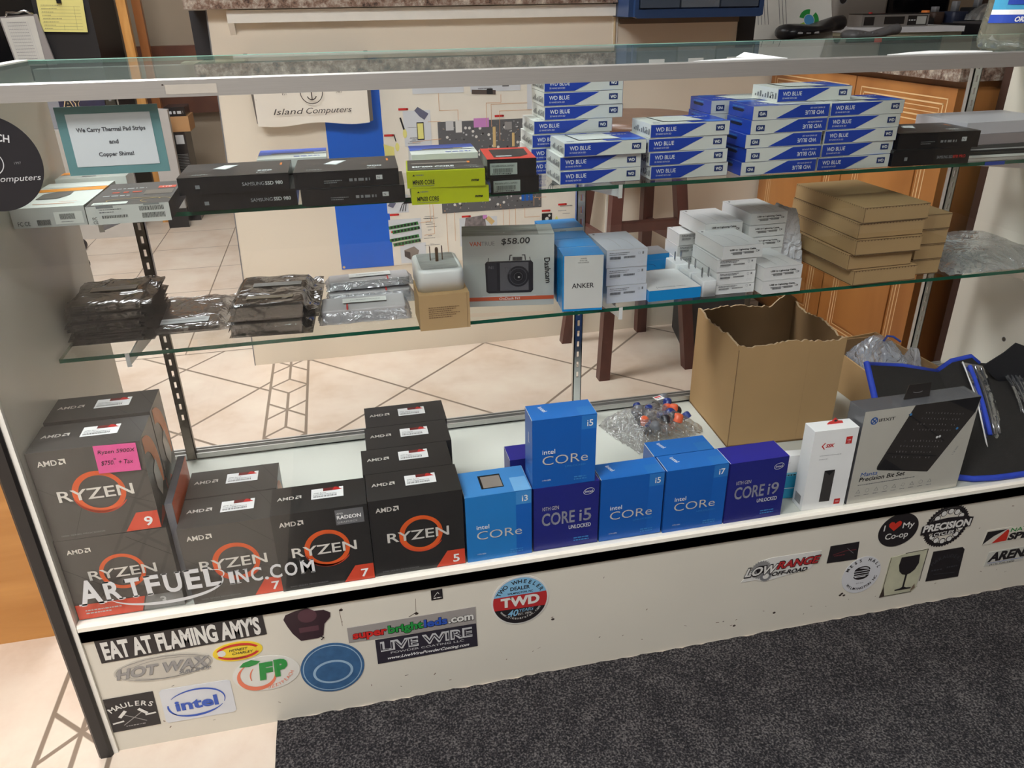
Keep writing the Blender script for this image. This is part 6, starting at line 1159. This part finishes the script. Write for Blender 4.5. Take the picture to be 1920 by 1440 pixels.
# cloth banner in a dark frame
r = empty('shop_banner', (0, 0, 0)); tag(r, 'white cloth banner with a shop name in script hanging above the poster', 'banner')
b = MB(); gf_ = mat('banner_frame_grey', (96, 88, 80), 0.6); b.prism([(0.212, 0.92), (0.222, 0.92), (0.232, 0.745), (0.230, 0.738), (0.222, 0.742)], 'y', 1.402, 1.425, gf_); b.build('frame_edge', r)
b = MB(); b.prism([(0.530, 0.92), (0.541, 0.92), (0.540, 0.738), (0.530, 0.735)], 'y', 1.402, 1.425, gf_); b.build('frame_edge', r)
b = MB(); cl = mat('banner_cloth', (224, 216, 202), 0.7, noise=0.04, nscale=8); n = 24; vs = []; fs = []
for j in range(9):
    for i in range(n+1):
        u, v = i/n, j/8; x = 0.224+0.306*u; z = 0.735+0.185*v-(0.004*math.sin(u*9)*(1-v)); vs.append((x, 1.400+0.002*math.sin(u*14+v*3)+0.003*(1-v)*math.sin(u*6), z))
for j in range(8):
    for i in range(n): a_ = j*(n+1)+i; fs.append((a_, a_+1, a_+n+2, a_+n+1))
b.mesh(vs, fs, cl, True); F = Face(b, (0, 1.391, 0), (1, 0, 0), (0, 0, 1)); bi = mat('banner_ink', (62, 54, 50), 0.6)
F.text('Island', 0.270, 0.7645, 0.0155, bi, 0, w=0.075, shear=0.45, bold=0.0); F.text('Computers', 0.355, 0.7645, 0.0155, bi, 0, w=0.124, shear=0.45, bold=0.0)
F.ring(0.378, 0.820, 0.031, 0.031, 0.0022, bi, 0); F.line([(0.378, 0.838), (0.378, 0.800)], 0.0028, bi, 1); F.ring(0.378, 0.814, 0.014, 0.015, 0.0028, bi, 1, a0=200, a1=340); F.line([(0.370, 0.834), (0.386, 0.834)], 0.002, bi, 1); F.text('EST.', 0.300, 0.815, 0.006, bi, 0); F.text('1997', 0.445, 0.815, 0.006, bi, 0)
b.build('cloth', r)
# bar stool
r = empty('bar_stool', (0, 0, 0)); tag(r, 'dark reddish brown wooden bar stool with a round seat behind the case', 'stool')
mah = woodmat('mahogany', (74, 42, 36), (96, 56, 48), (3, 3, 1), 0.4); sc = (1.275, 1.245)
b = MB(); b.lathe([(0.165, 0.0), (0.185, 0.008), (0.185, 0.026), (0.175, 0.034)], (sc[0], sc[1], 0.705), woodmat('stool_seat', (104, 76, 60), (120, 90, 72), (3, 3, 1), 0.35), 40); b.build('seat', r)
legs = [((1.115, 1.385), (1.185, 1.325)), ((1.146, 1.080), (1.20, 1.165)), ((1.394, 1.418), (1.355, 1.335)), ((1.43, 1.095), (1.365, 1.165))]
for (a_, c_) in legs: b = MB(); b.bar((*a_, 0.0), (*c_, 0.706), 0.033, 0.033, mah); b.build('leg', r)
def lerp(l, z): (a_, c_) = l; t_ = z/0.706; return (a_[0]+(c_[0]-a_[0])*t_, a_[1]+(c_[1]-a_[1])*t_, z)
for (i, j, z) in ((0, 1, 0.40), (1, 3, 0.26), (0, 2, 0.26), (2, 3, 0.40), (0, 1, 0.655), (1, 3, 0.655), (0, 2, 0.655), (2, 3, 0.655), (1, 3, 0.45)):
    b = MB(); b.rail(lerp(legs[i], z), lerp(legs[j], z), 0.030, 0.018, mah); b.build('rung', r)
b = MB(); b.box(0, 0.16, 0, 0.28, 0, 0.30, mat('charcoal_case', (46, 46, 48), 0.5), Matrix.Translation((1.452, 1.150, 0)) @ Matrix.Rotation(math.radians(-13), 4, 'Z')); tag(b.build('computer_tower'), 'dark charcoal tower on the floor right of the stool', 'computer')

# ================================================================ THINGS AT THE FAR LEFT
r = empty('file_cabinet', (-1.25, 3.45, 0)); tag(r, 'black cabinet near the far wall at the upper left with papers hung on it', 'cabinet'); b = MB(); b.box(0, 0.615, 0, 0.5, 0, 1.3, mat('black_metal', (30, 28, 30), 0.45)); b.box(0.03, 0.37, -0.006, 0, 0.75, 1.25, mat('black_gloss', (18, 18, 20), 0.2)); b.build('body', r)
b = MB(); yp = mat('yellow_form_paper', (226, 216, 134), 0.6); b.mesh([(-.851, 3.43, 1.085), (-.861, 3.43, .944), (-.664, 3.43, .938), (-.654, 3.43, 1.078), (-.851, 3.432, 1.085), (-.861, 3.432, .944), (-.664, 3.432, .938), (-.654, 3.432, 1.078)], [(0, 1, 2, 3), (7, 6, 5, 4)], yp); F = Face(b, (-0.861, 3.43, 0.944), (1, -0.0, -0.03), (0.07, 0, 1)); gi = mat('form_ink', (150, 142, 100), 0.6)
for k in range(8): F.line([(0.012, 0.010+k*0.014), (0.18, 0.010+k*0.014)], 0.001, gi, 1); F.scribble(0.015, 0.013+k*0.014, 0.05+0.015*(k % 4), 0.003, gi, 1, k)
F.line([(0.155, 0.01), (0.155, 0.11)], 0.001, gi, 1); F.line([(0.10, 0.008), (0.10, 0.03)], 0.001, gi, 1); tag(b.build('order_form'), 'yellow order form clipped to the black cabinet at the upper left', 'paper')
b = MB(); b.box(-0.765, -0.745, 3.418, 3.429, 1.062, 1.10, blk); tag(b.build('binder_clip'), 'small black clip holding the yellow form', 'clip')
r = empty('clipboard', (0, 0, 0)); tag(r, 'clipboard with a printed white form left of the yellow form', 'clipboard')
b = MB(); b.mesh([(-1.012, 3.40, 1.004), (-.993, 3.40, .80), (-.872, 3.40, .80), (-.872, 3.40, 1.012), (-1.012, 3.403, 1.004), (-.993, 3.403, .80), (-.872, 3.403, .80), (-.872, 3.403, 1.012)], [(0, 1, 2, 3), (7, 6, 5, 4)], mat('form_white', (206, 204, 196), 0.6)); F = Face(b, (-0.99, 3.40, 0.80), (1, 0, 0), (-0.05, 0, 1))
for k in range(12): F.line([(0.012+0.008*k, 0.03), (0.008+0.008*k, 0.19)], 0.0015, ltgray, 1); F.scribble(0.010, 0.03+0.014*k, 0.09, 0.002, grayink, 1, k)
b.build('paper', r)
b = MB(); b.prism([(-1.02, 1.01), (-.86, 1.02), (-.83, .80), (-1.0, .80)], 'y', 3.405, 3.42, mat('board_grey', (150, 144, 142), 0.5)); b.build('board', r); b = MB(); b.tube([(-.985, 3.395, 1.012), (-.975, 3.385, 1.030), (-.93, 3.385, 1.026), (-.90, 3.385, 1.034), (-.87, 3.395, 1.018)], 0.005, chrome); b.build('clamp', r)
b = MB(); r = empty('office_chair', (-1.15, 3.0, 0)); tag(r, 'dark office chair at the upper left edge with black castors', 'chair')
b.rbox(-0.25, 0.03, 0, 0.09, 0.60, 0.93, 0.03, mat('chair_navy', (44, 46, 56), 0.8, noise=0.1, nscale=60)); b.build('backrest', r); b = MB(); b.rbox(-0.25, 0.12, -0.3, 0.1, 0.42, 0.50, 0.04, MATS['chair_navy']); b.build('seat', r)
b = MB(); b.lathe([(0.02, 0.08), (0.02, 0.42)], (-0.05, -0.1, 0), blk, 14); b.build('column', r)
for k, (x, y) in enumerate(((0.335, 0.03), (0.43, -0.31), (-0.3, 0.0), (-0.2, -0.5), (0.1, -0.6))):
    b = MB(); b.bar((-0.05, -0.1, 0.085), (x-0.02, y, 0.075), 0.03, 0.03, blk); q = b.build('base_arm', r)
    b = MB(); b.lathe([(0.02, -0.02), (0.03, -0.014), (0.03, 0.014), (0.02, 0.02)], (0, 0, 0), mat('castor_rubber', (48, 44, 46), 0.5), 18); q = b.build('castor', r, (x, y, 0.031)); q.rotation_euler = (math.radians(90), 0, 0.5)
for x, z0, nm in ((-0.507, 0.0, 'orange pine post standing against the far wall, nearer of the two'), (-0.478, 0.0, 'browner pine post behind the orange one at the far wall')):
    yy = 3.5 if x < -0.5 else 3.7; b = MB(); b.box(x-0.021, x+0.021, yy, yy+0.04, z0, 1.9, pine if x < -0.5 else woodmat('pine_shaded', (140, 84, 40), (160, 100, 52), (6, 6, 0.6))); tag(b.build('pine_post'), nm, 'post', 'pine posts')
b = MB(); b.box(-0.93, -0.60, 3.30, 3.36, 0.525, 0.675, mat('grey_case_front', (150, 150, 156), 0.5)); F = Face(b, (-0.93, 3.30, 0.525), (1, 0, 0), (0, 0, 1)); F.rect(0.10, 0.04, 0.32, 0.150, mat('night_blue', (40, 40, 70), 0.4, noise=0.3), 1); F.text('AY', 0.112, 0.086, 0.052, mat('cream_letter', (224, 196, 150), 0.5), 2, w=0.095, bold=0.09, shear=0.0); F.text('AY', 0.117, 0.088, 0.045, ink, 3, w=0.084, bold=0.03); F.ell(0.235, 0.075, 0.022, 0.022, mat('planet_pink', (170, 130, 160), 0.5), 2)
tag(b.build('game_box'), 'grey and night blue box with cream letters AY behind the hanging sign', 'box')
b = MB(); b.box(-0.93, -0.60, 3.24, 3.44, 0.0, 0.523, mat('bone_metal', (196, 190, 182), 0.5)); b.box(-0.80, -0.68, 3.236, 3.24, 0.285, 0.312, mat('badge_navy', (40, 42, 64), 0.4)); tag(b.build('metal_cabinet'), 'bone coloured metal cabinet under the grey and blue box at far left', 'cabinet')
b = MB(); b.prism([(-0.47, 0.10), (-0.37, 0.10), (-0.368, 0.585), (-0.42, 0.59), (-0.47, 0.59)], 'y', 3.36, 3.40, mat('pale_panel', (186, 182, 178), 0.5)); b.prism([(-0.47, 0.0), (-0.37, 0.0), (-0.37, 0.1), (-0.47, 0.1)], 'y', 3.36, 3.40, blk); tag(b.build('upright_board'), 'pale upright panel right of the hanging sign in the far background', 'panel')
r = empty('computer_tower', (-0.47, 3.50, 0)); tag(r, 'black computer tower with stickers by the far wall beside the pale panel', 'computer'); b = MB(); b.box(0, 0.14, 0, 0.18, 0, 0.46, blk); F = Face(b, (0, 0, 0), (1, 0, 0), (0, 0, 1)); F.rect(0.09, 0.40, 0.13, 0.445, ltgray, 1)
for k in range(12): F.line([(0.085, 0.26+0.008*k), (0.135, 0.26+0.008*k)], 0.002, grayink, 1)
b.build('case', r); b = MB(); b.box(0, 0.17, 0.0, 0.17, 0, 0.075, mat('carton_tan', (186, 140, 92), 0.7)); tag(b.build('carton', None, (-0.47, 3.5, 0.461)), 'small tan carton on top of the far black computer tower', 'box')
b = MB(); b.box(0, 0.10, 0, 0.15, 0, 0.045, blk); Face(b, (0, 0, 0), (1, 0, 0), (0, 0, 1)).scribble(0.02, 0.012, 0.09, 0.014, ltgray, 1, 4); tag(b.build('graphics_box', None, (-0.41, 3.5, 0.5365)), 'black box with pale print on top of the small tan carton', 'box')
b = MB(); b.box(-0.60, -0.10, 3.97, 4.0495, 0.50, 0.85, woodmat('shading_brown', (84, 48, 34), (108, 66, 46), (1, 1, 1))); tag(b.build('shading_sheet'), 'brown sheet added as dark shading on the far wall behind the computer tower', 'board')  # brown fade of shading on the wall, put in as a flat sheet

# ================================================================ ABOVE THE GLASS, RIGHT SIDE
r = empty('parts_organizer', (1.300, 1.296, 0.9925)); r.scale = (0.93, 1, 1); tag(r, 'dark blue small parts organizer with clear drawers on the wall behind the case', 'storage bin')
nb = mat('organizer_navy', (34, 56, 92), 0.35); 
b = MB(); b.box(-0.045, 0.385, 0.014, 0.145, 0.0, 0.33, nb); b.prism([(-0.03, 0.0), (-0.02, -0.004), (0.375, -0.004), (0.385, 0.0), (0.385, 0.018), (-0.03, 0.018)], 'y', 0.0, 0.02, nb); b.box(-0.03, -0.018, 0.0, 0.02, 0.018, 0.33, nb); b.box(0.37, 0.385, 0, 0.02, 0.018, 0.33, nb); b.build('frame', r)
dcl = film('drawer_clear', (110, 118, 128), 0.5, 0.1, 0.25, 8, 0.003)
for k in range(3):
    for j in range(3):
        b = MB(); x0_ = -0.014+0.128*k; b.box(x0_, x0_+0.122, -0.004, 0.012, 0.022+0.1*j, 0.117+0.1*j, dcl if (k+j) % 2 else mat('drawer_smoke', (62, 70, 82), 0.2)); b.box(x0_+0.035, x0_+0.085, -0.0052, -0.0042, 0.052+0.1*j, 0.072+0.1*j, wink); b.build('drawer', r)
b = MB(); b.box(1.2755, 1.655, 1.43, 1.4455, 0.972, 0.987, mat('organizer_ledge', (110, 96, 82), 0.6)); struct(b.build('trim_2'))
b = MB(); b.tube([(1.262, 1.442, 1.2), (1.265, 1.440, 1.0), (1.268, 1.438, 0.6), (1.268, 1.438, 0.05)], 0.004, mat('cable_cream', (206, 186, 150), 0.5)); tag(b.build('wall_cable'), 'thin cream cable running down the bar end trim', 'cable')
# sign on the far front wall seen mirrored is not visible directly; items on the right worktop
Zc = 0.906
b = MB(); pp = mat('printed_paper', (216, 214, 206), 0.5)
for k in range(5):
    M_ = Matrix.Translation((1.855+0.006*k, 1.72+0.012*k, Zc+0.001)) @ Matrix.Rotation(math.radians(-4), 4, 'Z') @ Matrix.Rotation(math.radians(68+k*1.5), 4, 'X')
    if k == 0: PM = M_
    b.box(0, 0.30, 0, 0.20, 0, 0.0012, pp, M_)
F = Face(b, PM @ Vector((0, 0, 0.0012)), PM.to_3x3() @ Vector((1, 0, 0)), PM.to_3x3() @ Vector((0, 1, 0)))
for k in range(7): F.line([(0.03+0.012*k+(0.03 if k > 3 else 0), 0.05), (0.03+0.012*k+(0.03 if k > 3 else 0), 0.15-0.01*(k % 3))], 0.002, grayink, 1)
for a in (80, 200, 320): F.ring(0.215, 0.062, 0.036, 0.036, 0.016, grn if a != 200 else mat('logo_lime', (150, 190, 60), 0.5), 1, a0=a, a1=a+85)
F.ell(0.215, 0.062, 0.018, 0.018, mat('logo_sky', (70, 140, 190), 0.5), 2)
PM_l = b.build('brochures'); tag(PM_l, 'leaning sheaf of white brochures with a green and blue recycling logo', 'paper')
def lump(name, pts, r0_, m_, label, cat, flat=0.6):
    q = MB(); q.tube(pts, r0_, m_, 12); q.v = [(x, y, Zc+0.001+(z-Zc)*flat) for x, y, z in q.v]; zmin = min(v[2] for v in q.v); q.v = [(x, y, z-zmin+Zc) for x, y, z in q.v]
    return tag(q.build(name), label, cat)
def handset(x, y, L_, rz, tilt, wd, m_, m2, label):
    """cordless style handset: rounded slab, raised ends, earpiece slots"""
    q = MB(); n_ = 18; vs = []; fs = []; K = 14
    for i in range(n_+1):
        t_ = i/n_; w_ = wd*(0.55+0.45*math.sin(math.pi*min(1, t_*1.15+0.12))**0.5); h_ = wd*0.45*(0.55+0.45*abs(math.cos(math.pi*t_))); zc_ = 0.006*math.cos(2*math.pi*t_)+0.018+0.05*tilt*math.sin(math.pi*t_*0.6)
        if i in (0, n_): w_ *= 0.45; h_ *= 0.5
        for k_ in range(K): a_ = 2*math.pi*k_/K; vs.append((L_*t_, w_*0.5*math.cos(a_), zc_+h_*0.5*math.sin(a_)))
    for i in range(n_):
        for k_ in range(K): fs.append((i*K+k_, i*K+(k_+1) % K, (i+1)*K+(k_+1) % K, (i+1)*K+k_))
    fs += [tuple(range(K))[::-1], tuple(range(n_*K, (n_+1)*K))]
    zl = min(v[2] for v in vs); vs = [(a_, b__, c_-zl) for a_, b__, c_ in vs]; q.mesh(vs, fs, m_, True)
    r_ = empty('phone_handset', (x, y, Zc+0.0012), rz); tag(r_, label, 'phone'); q.build('body', r_)
    q = MB(); zz = 0.012; 
    for k_ in range(3): q.box(L_*(0.10+0.13*k_), L_*(0.17+0.13*k_), -wd*0.47, -wd*0.40, zz+0.008, zz+0.014, m2)
    q.build('buttons', r_); return r_
hb = mat('handset_black', (34, 34, 38), 0.3); hg = mat('handset_grey', (104, 104, 106), 0.35)
handset(1.915, 1.63, 0.27, 12, 0.55, 0.11, hb, ltgray, 'black curved handset with buttons in front of the brochures')
handset(2.06, 1.49, 0.23, 10, 0.3, 0.075, hg, grayink, 'grey streamlined handset beside the black one')
for k, (x, y, w_, d_, h_, rz, m_, lab) in enumerate((
    (2.26, 1.74, 0.42, 0.22, 0.012, -4, mat('paper_cream', (206, 202, 176), 0.6), 'cream bottom sheets of the paper pile on the worktop'),
    (2.25, 1.73, 0.42, 0.22, 0.018, -6, mat('paper_white', (220, 220, 222), 0.5), 'white sheets under the silver camera'))):
    b = MB(); b.box(0, w_, 0, d_, 0, h_, m_); tag(b.build('paper_pile', None, (x, y, Zc+(0 if k == 0 else 0.0125)), rz), lab, 'paper')
r = empty('pocket_camera', (2.30, 1.76, Zc+0.031), -5); r.scale = (0.85, 0.8, 0.65); tag(r, 'silver and black slab shaped pocket camera on the white papers', 'camera'); sv = mat('camera_silver', (150, 148, 146), 0.3, 0.6)
b = MB(); b.box(0, 0.30, 0, 0.12, 0, 0.060, sv); b.box(0, 0.30, 0.002, 0.118, 0.060, 0.066, blk); F = Face(b, (0, 0, 0), (1, 0, 0), (0, 0, 1)); F.rect(0.01, 0.008, 0.055, 0.050, blk, 1); F.rect(0.10, 0.012, 0.19, 0.050, blk, 1); F.rect(0.205, 0.006, 0.292, 0.054, blk, 1); F.rect(0.245, 0.010, 0.288, 0.050, mat('flash_panel', (176, 176, 170), 0.2), 2); F.scribble(0.21, 0.028, 0.24, 0.006, ltgray, 2, 3); b.build('body', r)
b = MB(); b.lathe([(0.008, 0), (0.008, 0.006)], (0.06, 0.05, 0.066), redink, 14); b.build('shutter_button', r)
r = empty('office_machine', (2.42, 2.12, Zc)); tag(r, 'pale grey machine with a dark slot and a knob behind the pocket camera', 'machine')
b = MB(); b.rbox(0, 0.24, 0, 0.20, 0, 0.42, 0.02, mat('machine_grey', (156, 150, 142), 0.5)); F = Face(b, (0, 0, 0), (1, 0, 0), (0, 0, 1)); F.base = 3; F.rect(0.07, 0.12, 0.235, 0.155, blk, 0); F.rect(0.20, 0.13, 0.235, 0.155, redink, 1); F.ell(0.03, 0.13, 0.018, 0.026, blk, 0); F.ring(0.03, 0.13, 0.020, 0.028, 0.003, grayink, 1); b.build('body', r)
b = MB(); b.rbox(0.0, 0.30, 0.0, 0.22, 0, 0.30, 0.03, mat('black_gloss', (18, 18, 20), 0.2)); tag(b.build('black_speaker', None, (2.67, 2.14, Zc)), 'tall black glossy box right of the pale grey machine', 'speaker')
b = MB(); b.lathe([(0.018, 0), (0.018, 0.12), (0.010, 0.14), (0.010, 0.30)], (0, 0, 0), chrome, 18); b.lathe([(0.019, 0.05), (0.019, 0.075)], (0, 0, 0), blk, 18); tag(b.build('microphone_stand', None, (2.275, 2.02, Zc)), 'slim chrome and black stem between brochures and grey machine', 'stand')
b = MB(); b.box(0, 0.60, 0, 0.30, 0, 0.035, blk); b.box(0.03, 0.57, 0.03, 0.27, 0.035, 0.04, mat('tray_grey', (70, 68, 70), 0.5)); tag(b.build('black_tray', None, (2.71, 1.62, Zc), -8), 'long flat black tray on the worktop left of the bottle', 'tray')
o = crumple('silver_wrapper', 2.88, 3.02, 1.84, 1.96, Zc+0.041, 0.07, mat('silver_foil', (196, 194, 190), 0.2, 0.8, bump=0.8, bscale=30), 91, n=16, sharp=1.2); tag(o, 'crumpled silver wrapper on the black tray', 'wrapper')
R = random.Random(31); mess = [mat('clutter_black', (26, 26, 28), 0.5), mat('clutter_brown', (62, 44, 34), 0.6), mat('clutter_blue', (34, 40, 60), 0.5)]
b = MB(); b.box(2.30, XR-0.35, 2.55, 2.75, 0.906, 1.5, mess[0]); tag(b.build('partition_board'), 'black upright panel closing off the worktop at the back right', 'panel')
for k in range(9):
    x = 2.72+0.085*k-0.02*(k % 3); h_ = R.uniform(0.05, 0.20); b = MB(); b.rbox(0, R.uniform(0.05, 0.08), 0, 0.10, 0, h_, 0.012, mess[k % 3]); b.rbox(0.01, 0.03, 0.01, 0.04, h_, h_+R.uniform(0.01, 0.05), 0.005, R.choice([orange2, grayink, chrome, blk]))
    tag(b.build('tool_holder', None, (x, 1.975+0.03*(k % 2), Zc)), 'dark desk clutter holder, %s from the left behind the black tray' % ['first', 'second', 'third', 'fourth', 'fifth', 'sixth', 'seventh', 'eighth', 'ninth'][k], 'holder', 'dark clutter behind the black tray')
b = MB(); b.tube([(2.72, 2.44, Zc+0.001), (2.76, 2.44, 1.10), (2.82, 2.44, 1.30)], 0.022, mat('pole_grey', (110, 106, 106), 0.4)); tag(b.build('grey_pole'), 'slanting grey pole in the dark background at the upper right', 'pole')

# on the top glass
TG = HT-0.0008
r = empty('spray_bottle', (1.352, 0.045, TG)); tag(r, 'clear cleaner bottle with a blue and orange label on the right of the top glass', 'bottle')
b = MB(); bg = film('bottle_plastic', (168, 170, 150), 0.28, 0.05, 0.3, 10, 0.01); b.lathe([(0.040, 0), (0.046, 0.004), (0.0485, 0.015), (0.047, 0.03), (0.0445, 0.05), (0.043, 0.075), (0.040, 0.10), (0.030, 0.135), (0.016, 0.160)], (0, 0, 0), bg, 36, sy=0.72); b.build('body', r)
b = MB(); lb1 = mat('label_cyan', (70, 160, 200), 0.35); lb2 = mat('label_navy', (40, 72, 170), 0.35); lb3 = mat('label_orange', (214, 110, 70), 0.35)
def band(q, z0_, z1_, ra, rb, a0_, a1_, m_, off=0.0006):
    n_ = 24
    for i in range(n_):
        a_, c_ = math.radians(a0_+(a1_-a0_)*i/n_), math.radians(a0_+(a1_-a0_)*(i+1)/n_)
        P_ = lambda t, r_, z_: ((r_+off)*math.cos(t), (r_+off)*0.72*math.sin(t), z_)
        q.face([P_(a_, ra, z0_), P_(c_, ra, z0_), P_(c_, rb, z1_), P_(a_, rb, z1_)], m_, True)
band(b, 0.034, 0.044, 0.0466, 0.0453, 185, 355, lb2, 0.0012); band(b, 0.044, 0.050, 0.0453, 0.0446, 185, 355, wink); band(b, 0.050, 0.080, 0.0446, 0.0425, 185, 355, lb1); band(b, 0.080, 0.100, 0.0425, 0.040, 185, 355, lb3); band(b, 0.056, 0.090, 0.0443, 0.0415, 215, 320, lb2, 0.0014)
b.build('label', r); b = MB(); Face(b, (-0.030, -0.0318, 0.0358), (0.92, -0.0, 0), (0, 0, 1)).text('ORIGINAL', 0.0, 0.0, 0.0058, wink, 3, w=0.032, bold=0.03, shear=0.2)
b.v = [(x, -0.0478*0.72*math.sqrt(max(0.02, 1-(x/0.0480)**2))-0.0010, z) for x, y, z in b.v]; b.build('label_text', r)
for k, (pts, lab) in enumerate((([(0.862, -0.004), (0.99, 0.002), (0.985, 0.032), (0.93, 0.024), (0.89, 0.010)], 'flat white scrap of paper on the front edge of the top glass'), ([(1.13, 0.002), (1.29, 0.006), (1.28, 0.024), (1.23, 0.050), (1.19, 0.035)], 'creased white paper left of the cleaner bottle'))):
    b = MB(); b.prism(pts, 'z', TG, TG+0.0012, wink); tag(b.build('paper_scrap'), lab, 'paper')
b = MB(); b.mesh([(0.950, 0.050, TG), (0.958, 0.054, TG+0.006), (0.990, 0.018, TG+0.001), (0.975, 0.010, TG+0.0005), (0.950, 0.060, TG), (0.986, 0.026, TG)], [(0, 3, 2, 1), (1, 2, 5, 4), (0, 1, 4), (0, 4, 5, 2, 3)], wink); tag(b.build('paper_scrap'), 'curled white slip of paper standing up on the top glass', 'paper')
b = MB(); b.box(0.214, 0.306, 0.40, 0.445, HT-0.0100, HT-0.0072, mat('receipt_cream', (206, 204, 170), 0.6)); F = Face(b, (0.214, 0.40, HT-0.0072), (1, 0, 0), (0, 1, 0)); F.scribble(0.01, 0.02, 0.085, 0.003, grayink, 0, 2); F.scribble(0.01, 0.01, 0.085, 0.002, grayink, 0, 5)
tag(b.build('receipt_slip'), 'cream slip tucked under the rear of the top glass at left', 'paper')
